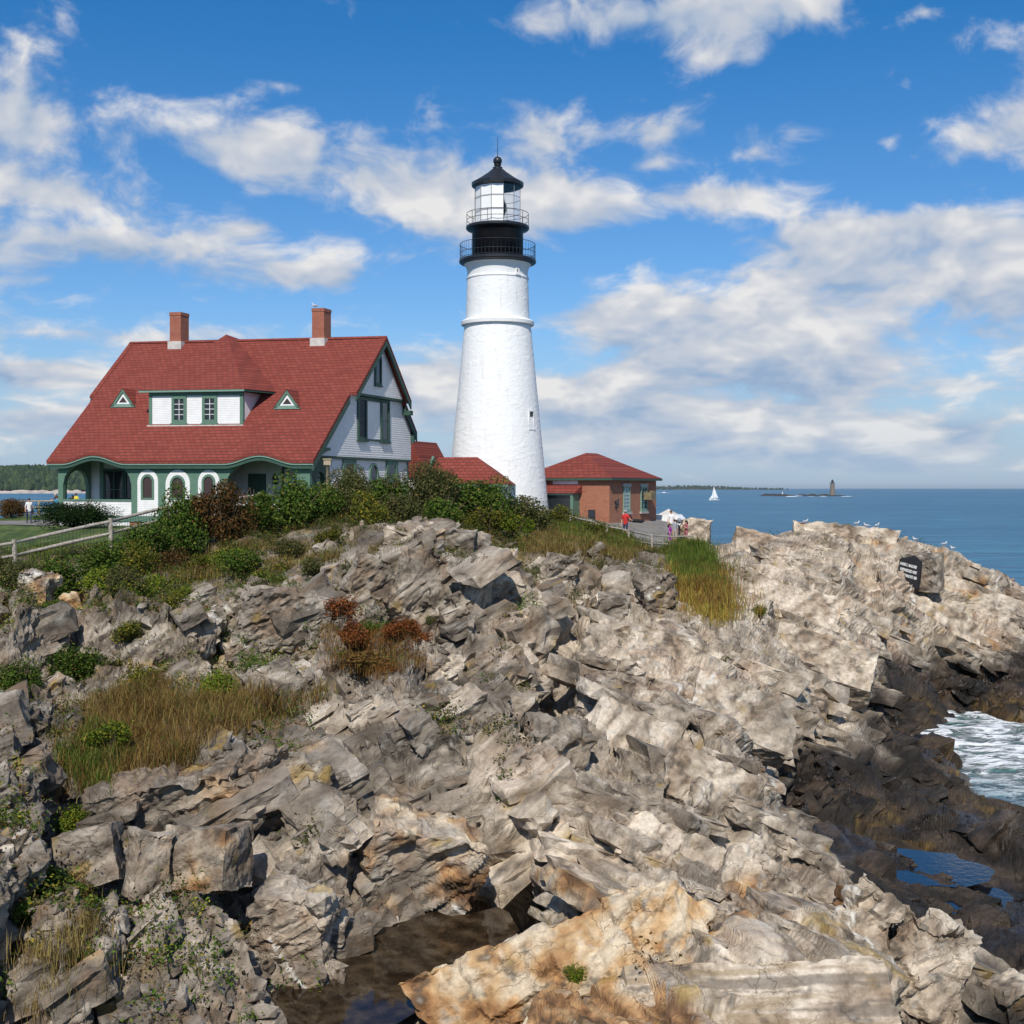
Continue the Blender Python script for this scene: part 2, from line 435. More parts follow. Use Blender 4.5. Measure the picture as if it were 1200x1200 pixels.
# ------------------------------------------------------------------ the headland
# control points: u, v in the photograph, distance, rock roughness (0 = soil / lawn), tone (0 grey .. 1 pale), orange stain
CP = [
 # left column
 (-240,1250,17,1,.2,0),(-240,900,28,1,.2,0),(-240,720,45,.6,.2,0),(-240,640,62,.1,.2,0),(-240,618,80,0,.2,0),
 (0,1260,16.5,1,.3,0),(0,1200,18,1,.3,0),(0,1050,22,1,.3,0),(0,950,26,1,.25,0),(0,870,30,1,.3,0),(0,800,36,1,.3,0),(0,720,44,1,.25,0),(10,660,54,.6,.2,0),(0,640,60,.1,.2,0),
 (0,622,74,0,.2,0),(0,608,96,0,.3,0),
 (120,1260,16.5,1,.3,0),(100,1200,19,1,.3,0.1),(100,1080,23,1,.3,0),(140,1010,26.5,.8,.3,0),(140,985,27.2,.8,.25,0),(150,905,28.6,1,.2,0),(200,885,30,1,.3,0),
 (150,860,33,.5,.2,0),(150,790,39,.7,.25,0),(150,705,49,.7,.2,0),(150,655,57,.3,.2,0),(100,635,62,.02,.2,0),(150,616,76,0,.2,0),
 (230,740,45,1,.35,0),(230,660,57,.5,.2,0),
 (300,1260,17,1,.35,0),(300,1200,20,1,.35,0),(300,1130,22.3,1,.35,0),(270,1060,25.6,1,.3,0),(300,990,27.6,1,.3,0),(300,955,28.4,1,.3,.1),(300,870,30.2,1,.35,.15),(330,838,35,.7,.35,0),(300,785,40,1,.4,0),
 (340,768,42,1,.3,0),(340,695,43.6,1,.25,0),(330,670,50,.6,.3,0),(300,645,57,.3,.2,0),(290,612,68,0,.2,0),
 (395,1080,24.6,1,.4,0),(370,1020,26,1,.3,.0),(380,930,29.2,1,.35,.2),
 (420,1250,20,1,.3,0),(440,1212,22.2,.3,.3,0),(480,1166,23.9,.3,.3,0),(530,1120,25.4,.3,.3,0),(370,1245,20.8,.3,.3,0),(440,1062,26,1,.4,.05),(450,1000,28,1,.4,.15),(450,900,32,1,.4,0),(480,800,38,1,.4,0),(430,775,41,.8,.3,0),
 (480,715,45,1,.3,0),(475,640,46.8,1,.4,.05),(470,622,55,.5,.4,0),(450,592,68,0,.3,0),(400,1140,23.6,1,.3,0),
 (560,1070,26,.6,.4,0),(530,1035,27.4,1,.4,.5),(545,960,31,1,.3,.1),
 (600,1270,17.5,1,.6,.8),(600,1200,20,1,.6,1),(640,1120,22.4,1,.6,1),(600,1085,25.2,.7,.5,.2),(610,1000,28.6,1,.6,0),(610,930,31.8,1,.55,0),(625,860,36,1,.5,0),(600,785,40.5,1,.4,0),
 (570,730,44.5,1,.35,0),(600,690,51,.8,.4,.05),(620,652,60,.5,.4,0),(600,616,70,.2,.3,0),(560,592,78,0,.3,0),
 (750,1270,16.5,.7,.8,.2),(740,1200,19,.7,.7,.6),(745,1120,21.6,.9,.6,1),(760,1042,24,1,.6,1),(700,1075,23.2,1,.6,1),(820,1080,23.6,1,.6,.8),(560,1160,21.5,1,.6,1),(770,1012,27,1,.7,.2),(750,985,28.8,1,.7,.05),(750,930,31.4,.9,.75,.05),(750,850,37,.8,.8,0),(750,785,43,.8,.85,0),
 (740,730,50,.9,.75,.05),(700,700,53,.9,.45,0),(740,690,62,1,.4,0),(720,655,70,.4,.4,0),(740,660,76,.5,.4,0),(680,618,76,.1,.4,0),
 (890,1260,17,.6,.8,.1),(890,1195,19,.6,.85,.1),(900,1118,21.4,.7,.85,.1),(880,1050,25,.9,.7,.05),(870,985,28.3,.9,.75,.05),(870,950,31.5,.9,.8,.15),(855,905,33,.9,.85,.05),(850,850,37,.7,.9,0),(850,785,43.5,.7,.95,.05),(855,720,52,.6,.95,0),
 (840,680,62,.6,.9,0),(850,650,78,.5,.9,0),(850,660,92,.4,.9,0),
 (1030,1260,18,.9,.8,0),(1015,1195,20.6,.9,.8,0),(1000,1120,24,.9,.8,0),(960,1060,27,.9,.8,0),(905,1000,29.6,.9,.75,0),
 (985,996,37,.42,.5,0),(930,965,41.5,.8,.5,0),(930,905,43.5,.9,.5,.15),(950,850,46,.8,.6,.05),(950,785,52,.7,.8,.05),(950,725,60,.55,.95,.05),(950,682,67,.55,1,0),(945,650,75,.7,1,0),
 (965,618,82,.6,1,.05),(965,640,96,.5,1,0),(900,628,84,.7,.95,.05),(895,660,98,.5,.9,0),
 (1080,1112,26,.7,.8,.05),(1130,1228,22.6,.7,.8,0),(1065,1092,29.5,.45,.5,0),(1000,1078,30.2,.5,.6,0),(1140,1142,28.5,.45,.45,0),(1120,1042,34,.42,.5,0),(1060,984,39,.42,.5,0),(1060,950,43,.42,.5,0),(1040,900,48,.42,.5,0),(1030,850,54,.42,.5,.05),(1020,822,58.5,.8,.6,.05),
 (1025,780,63,.7,.75,.1),(1040,742,67,.8,.8,.2),(1050,700,73,.9,.85,.15),(1055,660,78,.8,.95,.1),(1060,628,83,.6,1,.05),(1060,660,96,.5,1,0),
 (1065,832,66,.42,.4,0),(1125,882,55.5,.42,.4,0),(1195,932,47.5,.42,.4,0),(1260,990,41,.8,.4,0),
 
 (1085,812,72,.9,.5,.2),(1150,834,68.6,.9,.5,.1),(1200,850,66,.9,.5,.1),(1300,865,62,.9,.5,0),
 (1100,780,73,.9,.7,.3),(1110,735,75.5,.9,.75,.35),(1110,690,79,1,.8,.3),(1110,640,83,.7,.9,.25),(1140,662,84.5,.9,.8,.1),(1140,720,78,1,.75,.15),
 (1200,680,85.5,.9,.75,.1),(1200,720,79,1,.75,.1),(1200,790,71,1,.6,.1),(1300,745,82,.9,.7,0),(1430,790,80,.9,.7,0),
 (1140,700,98,.7,.7,0),(1250,760,98,.7,.7,0),
 (1150,1108,30.5,.42,.45,0),(1200,1042,34,.42,.45,0),(1180,1180,27,.8,.5,0),(1260,1130,28.5,.42,.45,0),(1150,984,39.5,.42,.45,0),(1180,960,44,.42,.45,0),(1300,1036,35,.42,.45,0),(1400,1080,32,.6,.4,0),(1240,1260,24,.8,.5,0),(1440,1300,24,.8,.5,0),
 # terrace, tower ground, house ground, back edge
 (640,612,80,.1,.4,0),(763,651,84,.3,.4,0),(785,641,86,0,.5,0),(733,628,83,0,.5,0),(714,613.5,88,0,.5,0),(769,610.5,96,0,.5,0),(690,606,98,0,.5,0),(810,640,84,.2,.5,0),(835,665,80,.4,.8,0),(835,700,66,.3,.8,0),(812,632,92,.4,.9,0),
 (800,612,100,.2,.7,0),(840,650,96,.5,.8,0),
 (583,598,86,0,.3,0),(583,592,96,0,.3,0),(480,596,80,0,.3,0),(400,604,76,0,.3,0),(360,609,78,0,.3,0),(180,621,80,0,.3,0),(68,615,86,0,.3,0),(270,600,100,0,.3,0),(450,592,100,0,.3,0),
]
EXTRA = [ (21.7,64,-1.2,.4,.4,0),(21.9,58.5,-1.4,.4,.4,0),(22.4,53,-1.4,.4,.4,0),(23.2,48,-1.4,.4,.4,0),(24.5,62,-1.6,.4,.4,0),(27,57,-1.8,.4,.4,0),(28,62,-1.6,.4,.4,0), # x, y, z, rough, tone, orange: behind the crest, out of sight
 (-70,106,9.6,0,.3,0),(-70,122,-2,.5,.4,0),(-40,106,9.7,0,.3,0),(-40,122,-2,.5,.4,0),(-15,108,9.8,0,.3,0),(-15,124,-2,.5,.4,0),(8,110,8.8,.2,.4,0),(8,124,-2,.5,.4,0),
 (15,112,-1.0,.5,.6,0),(30,106,-1.5,.5,.6,0),(45,104,-2,.5,.6,0),(62,100,-2,.5,.6,0),(62,112,-3,.5,.6,0),(30,122,-3,.5,.5,0),(18,122,-3,.5,.5,0),
 (-8,12,4.6,1,.3,0),(0,12,4.4,1,.5,.5),(6,12,3.6,.8,.8,0),(12,13,1.2,.8,.5,0),(-12,14,5.4,1,.2,0),
 (30,50,-1.2,.5,.4,0),(38,55,-2,.5,.4,0),(26,34,0.4,.5,.4,0),(40,40,-1.5,.5,.4,0),
]
pts = []
for (u, v, Y, ro, to, og) in CP:
    p = P(u, v, Y); pts.append((p.x, p.y, p.z, ro, to, og))
pts += EXTRA
pts = np.array(pts, dtype=np.float64)

class RBF:
    def __init__(s, xy, vals, smooth=0.02):
        s.xy = xy
        n = len(xy)
        r = np.sqrt(((xy[:, None, :] - xy[None, :, :]) ** 2).sum(-1))
        A = np.zeros((n + 3, n + 3)); A[:n, :n] = r - smooth * np.eye(n) * r.mean() * 0.1
        A[:n, n] = 1; A[:n, n + 1:] = xy; A[n, :n] = 1; A[n + 1:, :n] = xy.T
        B = np.zeros((n + 3, vals.shape[1])); B[:n] = vals
        s.c = np.linalg.solve(A, B); s.n = n
    def __call__(s, q):
        o = np.empty((len(q), s.c.shape[1]))
        for a in range(0, len(q), 20000):
            k = q[a:a + 20000]
            r = np.sqrt((k[:, None, 0] - s.xy[None, :, 0]) ** 2 + (k[:, None, 1] - s.xy[None, :, 1]) ** 2)
            o[a:a + 20000] = r @ s.c[:s.n] + s.c[s.n] + k @ s.c[s.n + 1:]
        return o
# work in a log-polar plan so that near and far control points weigh alike
def plan(x, y):
    return np.stack([x / y * 2.6, np.log(y) * 2.2], -1)
rbf = RBF(plan(pts[:, 0], pts[:, 1]), pts[:, 2:])

# gullies and clefts: polyline (u, v, Y), depth, half-width
GUL = [
 ([(672,735,46),(650,765,42.5),(635,800,39.5),(600,845,36.5),(560,880,33.8),(545,945,31.4),(575,985,29.2),(590,1040,27.0)], 2.3, .8),
 ([(690,700,50),(655,745,44.5),(640,770,41.5)], 1.8, .6),
 ([(880,965,30.5),(905,985,31),(940,1010,31.5)], .9, .7),
 ([(955,1050,27.6),(1010,1120,24.4),(1050,1185,22.3),(1080,1250,20)], .55, .16),
 ([(975,1085,26.2),(1035,1150,24.5),(1075,1195,23)], .7, .35),
 ([(1040,830,60),(1000,840,55),(960,880,47),(920,925,42.5)], .5, .6),
 ([(880,640,83),(905,690,68),(935,740,58)], .7, .6),
 ([(1010,640,80),(1020,690,72),(1060,760,66),(1070,800,66)], .8, .7),
 ([(80,1110,22),(110,1000,26),(70,940,28),(30,860,31)], .6, .5),
 ([(270,705,46),(250,760,41),(300,810,37)], .5, .5),
 ([(330,920,30),(400,960,28.6),(430,1000,27.8)], .5, .18),
 ([(620,780,40),(600,820,37.5),(655,840,37)], .6, .25),
 ([(655,835,37.5),(680,880,35),(650,950,31.5),(665,1000,29)], .8, .22),
 ([(690,840,38),(735,915,33)], .3, .10),
 ([(810,830,39),(815,900,34),(790,935,31.8)], .45, .14),
 ([(840,1030,25.6),(850,1110,22.2)], .6, .2),
 ([(350,1075,24.8),(330,1130,23),(345,1190,21)], .5, .25),
]
def seg_dist(x, y, a, b):
    ax, ay = a; bx, by = b
    dx_, dy_ = bx - ax, by - ay
    t = np.clip(((x - ax) * dx_ + (y - ay) * dy_) / (dx_ * dx_ + dy_ * dy_ + 1e-9), 0, 1)
    return np.hypot(x - ax - t * dx_, y - ay - t * dy_)
def base_fields(x, y):
    f = rbf(plan(x, y))
    z = f[:, 0].copy()
    wob = vnoise(np.stack([x * .9, y * .9, x * 0], -1), 91) * .35
    wob2 = vnoise(np.stack([x * .35, y * .35, x * 0], -1), 92)
    for poly, dep, hw in GUL:
        g = [((u - 600) / FPX * Y, Y) for (u, v, Y) in poly]
        d = np.full(len(x), 1e9)
        for a, b in zip(g[:-1], g[1:]):
            d = np.minimum(d, seg_dist(x, y, a, b))
        d = np.maximum(d + wob * hw, 0)
        k = np.clip(1.35 - d / hw, 0, 1)
        z -= dep * k * (1 + .35 * wob2)
    return z, np.clip(f[:, 1], 0, 1.1), np.clip(f[:, 2], 0, 1), np.clip(f[:, 3], 0, 1)

U0, U1, NC, NR = -250.0, 1450.0, 1060, 560
def ss(x, a, b):
    t = np.clip((x - a) / (b - a), 0, 1); return t * t * (3 - 2 * t)
# frame of the tilted beds: s along the strike, t across, w along the dip normal
STRIKE = np.array([0.34, -0.94, 0.0]); STRIKE /= np.linalg.norm(STRIKE)
DIPN = np.array([-0.45, -0.16, 0.88]); DIPN -= STRIKE * (DIPN @ STRIKE); DIPN /= np.linalg.norm(DIPN)
T3 = np.cross(DIPN, STRIKE)
def bedframe(p):
    return np.stack([p @ STRIKE, p @ T3, p @ DIPN], -1).astype(np.float32)
def facets(q, scale, aniso, seed, h, tilt, low, w):
    """rock broken into irregular lumps, each with its own height and tilt, with clefts between"""
    d1, d2, hh, vv = worley(q / (np.array(aniso, np.float32) * scale), seed)
    off = (_r(hh, 7) - .5) * 2
    g = vv[:, 0] * (_r(hh, 8) - .5) + vv[:, 1] * (_r(hh, 9) - .5) + vv[:, 2] * (_r(hh, 10) - .5)
    k = np.clip((d2 - d1) / w, 0, 1)
    return -low + (off * h + g * 2 * tilt + low) * k, hh
def joints(q, size, seed, h, tilt, low, w, drop=0.0):
    """rock split by three sets of joints into bricks of uneven length"""
    zi = np.zeros(len(q), np.int32)
    k2 = np.floor(q[:, 2] / size[2]).astype(np.int32); f2_ = q[:, 2] / size[2] - k2
    ha = _h(k2, zi, zi, seed)
    ls = size[0] * (.7 + .8 * _r(ha, 1))
    a = q[:, 0] / ls + _r(ha, 2) * 9
    k0 = np.floor(a).astype(np.int32); f0_ = a - k0
    hb = _h(k2, k0, zi, seed + 1)
    lt = size[1] * (.6 + .9 * _r(hb, 1))
    e = q[:, 1] / lt + _r(hb, 2) * 9
    k1 = np.floor(e).astype(np.int32); f1_ = e - k1
    hc = _h(k2, k0, k1, seed + 2)
    ed = np.minimum(np.minimum(np.minimum(f0_, 1 - f0_) * ls, np.minimum(f1_, 1 - f1_) * lt), np.minimum(f2_, 1 - f2_) * size[2])
    r_ = _r(hc, 7)
    g = (f0_ - .5) * (_r(hc, 8) - .5) + (f1_ - .5) * (_r(hc, 9) - .5) + (f2_ - .5) * (_r(hc, 10) - .5)
    top = (r_ - .5) * 2 * h + g * 2 * tilt - drop * (r_ < .12)
    k = np.clip(ed / w, 0, 1)
    return -low + (top + low) * k, hc
def frame(B3, k=.5):
    Q = bedframe(B3)
    warp = np.stack([fbm(Q * .16, 11, 2), fbm(Q * .16, 21, 2), fbm(Q * .16, 31, 2)], -1)
    return Q, warp, Q + warp * k
DIPR = np.array([.34, .12, .93]); DIPR -= STRIKE * (DIPR @ STRIKE); DIPR /= np.linalg.norm(DIPR)
BASIS_R = np.stack([STRIKE, np.cross(DIPR, STRIKE), DIPR], 1)
def seaframe(p):
    q = (p @ BASIS_R).astype(np.float32)
    return q + fbm(q * .2, 15, 2)[:, None] * .25
def relief(B3, TO, RO):
    """the large build of the ledges"""
    Q, warp, Qw = frame(B3)
    slab = np.clip((TO - .42) / .35, 0, 1).astype(np.float32)     # pale ground: broad slabs; grey ground: broken blocks
    f0, h0 = facets(Qw, 6.0, (1.5, 1.2, 0.9), 2, .85, 1.5, .55, .12)
    f1, h1 = facets(Qw, 2.4, (1.6, 1.1, 0.8), 3, .42, .75, .34, .16)
    j1, g1 = joints(Qw, (3.4, 2.2, 1.25), 100, .30, .32, .22, .18, .30)
    Qr = seaframe(B3)
    r1, _g = joints(Qr, (7.0, 3.8, 1.1), 140, .34, .22, .26, .12, .30)
    r2, _g = joints(Qr, (2.6, 1.5, .5), 150, .13, .09, .12, .07, .12)
    D = (f0 + f1 * 1.05 + j1) * (1 - slab) + (f0 * .42 + f1 * .14 + r1 * 1.1 + r2 * .9) * slab
    amp = np.clip(RO, 0, 1).astype(np.float32)
    D = D * amp ** 1.2 + (1 - amp) * fbm(B3 * .5, 71, 3) * .05
    return D, amp, slab, h1, g1
def grid_normals(V3):
    G3 = V3.reshape(NC, NR, 3)
    nf = np.cross(np.gradient(G3, axis=0), np.gradient(G3, axis=1)); nf /= np.linalg.norm(nf, axis=-1, keepdims=True) + 1e-9
    q = np.pad(nf, ((2, 2), (2, 2), (0, 0)), mode='edge'); nf = 0
    for i in range(5):
        for j in range(5): nf = nf + q[i:i + NC, j:j + NR]
    nf /= np.linalg.norm(nf, axis=-1, keepdims=True) + 1e-9
    return nf.reshape(-1, 3).astype(np.float32)
def base_grid(GX, GY):
    Z0, RO, TO, OG = base_fields(GX.ravel(), GY.ravel())
    Bp = np.stack([GX, GY, Z0.reshape(GX.shape)], -1)
    du = np.gradient(Bp, axis=0); dv = np.gradient(Bp, axis=1)
    nrm = np.cross(du, dv); nrm /= np.linalg.norm(nrm, axis=-1, keepdims=True) + 1e-9
    for _k in range(3):
        q = np.pad(nrm, ((2, 2), (2, 2), (0, 0)), mode='edge')
        nrm = (q[:-4, 2:-2] + q[4:, 2:-2] + q[2:-2, :-4] + q[2:-2, 4:] + q[2:-2, 2:-2]) / 5
    nrm[..., 2] = np.maximum(nrm[..., 2], .25)
    nrm /= np.linalg.norm(nrm, axis=-1, keepdims=True) + 1e-9
    return Bp.reshape(-1, 3).astype(np.float32), nrm.reshape(-1, 3).astype(np.float32), RO, TO, OG
# first pass: where do the steps and faces stand?
N1, R1 = 260, 800
cu = np.linspace(U0, U1, N1); yl = np.exp(np.linspace(math.log(12.5), math.log(128), R1))
gx = ((cu[:, None] - 600) / FPX * yl[None, :]); gy = np.repeat(yl[None, :], N1, 0)
b1, n1_, r1, t1, _o = base_grid(gx, gy)
D1 = relief(b1, t1, r1)[0]
v1 = (b1 + n1_ * D1[:, None]).reshape(N1, R1, 3); r1 = r1.reshape(N1, R1)
dd = np.diff(v1, axis=1)
met = np.sqrt((dd[..., 1] * .22) ** 2 + dd[..., 2] ** 2) / v1[:, 1:, 1] * (0.12 + np.clip(r1[:, 1:], 0, 1)) + 4e-6
met[v1[:, 1:, 2] < -0.8] *= 0.15
met[:, yl[1:] > 100] *= .3
def smooth_ax(m_, k, ax):
    ker = np.hanning(2 * k + 3)[1:-1]; ker /= ker.sum()
    pd = [(0, 0), (0, 0)]; pd[ax] = (k, k); q = np.pad(m_, pd, mode='edge')
    return sum(ker[i] * (q[i:i + m_.shape[0]] if ax == 0 else q[:, i:i + m_.shape[1]]) for i in range(2 * k + 1))
met = smooth_ax(smooth_ax(met, 14, 0), 5, 1)
met += met.mean(1, keepdims=True) * .12
cs = np.concatenate([np.zeros((N1, 1)), np.cumsum(met, 1)], 1); cs /= cs[:, -1:]
rows = np.empty((N1, NR))
for i in range(N1):
    rows[i] = np.interp(np.linspace(0, 1, NR), cs[i], yl)
UU = np.linspace(U0, U1, NC)
ci = (UU - U0) / (U1 - U0) * (N1 - 1); c0 = np.clip(np.floor(ci).astype(int), 0, N1 - 2); fr = (ci - c0)[:, None]
GY = rows[c0] * (1 - fr) + rows[c0 + 1] * fr
GX = (UU[:, None] - 600) / FPX * GY
B3, NN, RO, TO, OG = base_grid(GX, GY)
D, amp, slab, h1, g1 = relief(B3, TO, RO)
V3 = B3 + NN * D[:, None]
# second generation: blocks and splinters broken out of the faces as they now stand
nf = grid_normals(V3)
Q, warp, Qw = frame(V3)
j2, h2 = joints(Qw, (1.3, .85, .48), 110, .13, .16, .10, .07, .14)
f3, h4 = facets(Qw, .75, (1.4, 1.0, 0.8), 5, .10, .26, .05, .10)
r3, _g = joints(seaframe(V3), (.95, .6, .26), 160, .055, .06, .06, .04, .07)
D2 = j2 * (1.05 - .85 * slab) + f3 * (.55 - .47 * slab) + r3 * .8 * slab
V3 = V3 + nf * (D2 * amp)[:, None]
nf = grid_normals(V3)
Q, warp, Qw = frame(V3)
f4, h5 = facets(Qw, .28, (1.3, 1.0, 0.8), 6, .035, .11, .012, .12)
j3, h3 = joints(Qw, (.55, .36, .20), 120, .035, .05, .03, .03, .04)
gr = fbm(Q * np.array([1.0, 2.0, 3.2], np.float32), 61, 4, .55) * .02 + (np.abs(fbm(V3 * 2.6, 63, 3)) - .4) * .02
V3 = V3 + nf * ((f4 * (.5 - .3 * slab) + j3 * (.75 - .4 * slab) + gr * .6) * amp)[:, None]
B3 = V3
NN = nf
TV = V3.reshape(NC, NR, 3)

# colour of the stone itself, block by block and bed by bed
def ramp(x, st):
    xs = [s_[0] for s_ in st]
    return np.stack([np.interp(x, xs, [s_[1][k] for s_ in st]) for k in range(3)], -1).astype(np.float32)
def lerp(a, b, f):
    return a + (np.asarray(b, np.float32) - a) * f[:, None]
def stone_colour(p, TO, OG, amp, slab, shade, nz, soil_on=True):
    """p: points, shade: 0..1 per block, nz: up-component of the normal"""
    Q, warp, Qw = frame(p)
    n_bed = fbm(Q * np.array([.32, 1.0, 4.5], np.float32) + warp, 201, 4, .55) * .5
    n_big = fbm(p * .22, 211, 2); n_mid = fbm(p * 1.1, 221, 4, .6); n_hi = fbm(p * 4.5, 231, 3, .65)
    grey = ramp(n_bed, [(-.45, (.064, .053, .041)), (-.12, (.147, .125, .099)), (.12, (.222, .19, .152)), (.45, (.355, .31, .255))])
    pale = ramp(n_bed, [(-.45, (.20, .158, .116)), (-.12, (.385, .318, .24)), (.12, (.51, .43, .333)), (.45, (.62, .54, .435))])
    col = lerp(grey, pale, ss(TO + n_big * .35, .2, .85))
    col *= np.interp(shade, [0, .5, 1], [.58, .98, 1.36]).astype(np.float32)[:, None]
    col = lerp(col, (.225, .148, .088), ss(n_mid, .12, .75) * (.6 - .3 * slab))
    col = lerp(col, (.43, .30, .21), ss(fbm(p * .55, 241, 3), .15, .8) * .45 * (.3 + .7 * slab))
    on = OG * .95 + fbm(p * .8, 251, 3) * .42 - .1
    oc = ramp(fbm(Qw * np.array([1., 2., 2.6], np.float32), 261, 3, .6), [(-.7, (.15, .075, .03)), (-.25, (.38, .20, .08)), (.15, (.53, .345, .17)), (.6, (.63, .52, .37))])
    col = lerp(col, oc, ss(on, .22, .5) * .93)
    col = lerp(col, (.055, .048, .038), ss(n_hi + .6 * n_mid, .42, 1.0) * .7)
    col = lerp(col, (.56, .53, .47), ss(n_hi - .4 * n_mid, .75, 1.1) * .4)
    col = lerp(col, (.36, .235, .045), ss(fbm(p * 1.3, 271, 3), .74, .98) * .55)
    vn = np.abs(vnoise(Q * np.array([.10, .30, .30], np.float32) + warp * .3, 281))
    col = lerp(col, (.68, .65, .58), (1 - ss(vn, .006, .014)) * (vnoise(p * .3, 283) > .3))
    # tide zone: brown weed low down, black lichen over it
    zz = p[:, 2] + fbm(p * .4, 291, 3, .6) * .95
    band = (1 - ss(zz, 1.9, 3.0)) * ss(p[:, 0], 6.0, 8.5)
    blk = ramp(n_mid, [(-.5, (.007, .006, .005)), (.1, (.019, .014, .011)), (.6, (.06, .043, .03))])
    weed = ramp(n_hi, [(-.5, (.022, .014, .006)), (.0, (.062, .036, .010)), (.6, (.135, .085, .024))])
    low = (1 - ss(zz, .2, 1.1)) * ss(fbm(p * .5, 301, 2), -.2, .25)
    col = lerp(col, lerp(blk, weed, low), band * .95)
    wet = band * ss(fbm(p * .45, 321, 3), -.35, .2)
    sm = isl = None
    if soil_on:    # soil, litter and lawn where the ground is not bare rock
        soil = ramp(n_mid + .3 * n_hi, [(-.7, (.05, .036, .02)), (0, (.12, .09, .045)), (.7, (.215, .165, .085))])
        lawn = ramp(n_mid + .5 * n_hi, [(-.7, (.045, .075, .016)), (0, (.075, .118, .022)), (.7, (.12, .155, .035))])
        isl = (1 - ss(p[:, 0] + n_big * 1.2, -13.5, -12.0)) * ss(p[:, 1], 57, 60)
        soil = lerp(soil, lawn, isl)
        sm = 1 - ss(amp + n_mid * .22, .16, .36)
        sm2 = ss(fbm(p * .5, 311, 3, .6), .0, .45) * ss(nz, .55, .9) * np.interp(TO, [.35, .6], [.9, .04]) * ss(p[:, 2], 3.4, 5.0)
        sm = np.maximum(sm, sm2)
        col = lerp(col, soil, sm)
    return np.clip(col, 0, 1), wet, sm, isl
shade = .40 * _r(h2, 14) + .25 * _r(h3, 14) + .2 * _r(h1, 14) + .15 * _r(g1, 15)
col, wet, sm, isl = stone_colour(V3, TO, OG, amp, slab, shade, NN[:, 2])

idx = np.arange(NC * NR).reshape(NC, NR)
quads = np.stack([idx[:-1, :-1], idx[1:, :-1], idx[1:, 1:], idx[:-1, 1:]], -1).reshape(-1, 4)
ter_me = fast_mesh('rocky_headland', V3, quads, smooth=False)
ca = ter_me.attributes.new('Col', 'FLOAT_COLOR', 'POINT')
ca.data.foreach_set('color', np.concatenate([np.clip(col, 0, 1), np.ones((len(col), 1), np.float32)], 1).astype(np.float32).ravel())
fattr(ter_me, 'wet', wet)

# authoring lookups
PV = HV - (TV[:, :, 2] - CAMZ) / TV[:, :, 1] * FPX
def hit(u, v):
    """first point of the headland seen at a photograph pixel"""
    i = int(round((u - U0) / (U1 - U0) * (NC - 1))); i = min(max(i, 0), NC - 1)
    k = np.argmax(PV[i] <= v)
    return Vector(TV[i, k])
def ground(x, y):
    i = int(round((x / y * FPX + 600 - U0) / (U1 - U0) * (NC - 1))); i = min(max(i, 0), NC - 1)
    return float(np.interp(y, TV[i, :, 1], TV[i, :, 2]))

# ------------------------------------------------------------------ rock material
def rock_bump(n, b, c, d=.05):
    bd_ = n.xyz(n.m('MULTIPLY', n.vm('DOT_PRODUCT', c, tuple(STRIKE)), .34), n.vm('DOT_PRODUCT', c, tuple(T3)), n.m('MULTIPLY', n.vm('DOT_PRODUCT', c, tuple(DIPN)), 2.0))
    crk = n.voro(n.vm('ADD', bd_, n.vm('MULTIPLY', n.noise(c, 1.3, 4, .65, out='Color'), (1.1, 1.1, 1.1))), 1.5, 'DISTANCE_TO_EDGE')
    h = n.m('ADD', n.noise(c, 5.5, 6, .74), n.m('MULTIPLY', n.m('MULTIPLY', n.m('MINIMUM', crk, .03), 11.0), n.smooth(n.noise(c, .9, 2), .44, .58)))
    n.l.new(n.bump(h, 1.0, d), b.inputs['Normal'])
rockM, n, b = mat('bedrock', rough=.86)
c = n.node('ShaderNodeNewGeometry').outputs['Position']
fn_ = n.noise(c, 5.0, 6, .74)
n.l.new(n.mix(1.0, n.attr('Col', 'Color'), n.ramp(fn_, [(.30, (.56, .53, .50)), (.43, (.88, .86, .84)), (.55, (1.05, 1.05, 1.04)), (.68, (1.32, 1.32, 1.30))]), 'MULTIPLY'), b.inputs['Base Color'])
n.l.new(n.fmix(n.attr('wet'), .86, .14), b.inputs['Roughness'])
rock_bump(n, b, c)
def boulder_mat(name, stops, rough=.88, scale=1.6, tilt=(.4, .3, .2)):
    m_, n, b = mat(name, rough=rough)
    c = objco(n)
    k = n.noise(n.mapping(c, (1, 1, 3.2), tilt), scale, 6, .66, .3)
    r_ = n.node('ShaderNodeObjectInfo').outputs['Random']
    col_ = n.ramp(k, stops)
    col_ = n.mix(1.0, col_, n.ramp(r_, [(0, .78), (1, 1.18)]), 'MULTIPLY')
    col_ = n.mix(n.smooth(n.noise(c, 7, 4, .7), .62, .75, 0, .6), col_, (.07, .06, .05))
    n.l.new(col_, b.inputs['Base Color'])
    rock_bump(n, b, c)
    return m_
terrain = link('rocky_headland', ter_me, None, rockM)
tag(terrain, 'grey and tan fractured ledge rock sloping down from the lighthouse to the sea', 'rock', kind='structure')

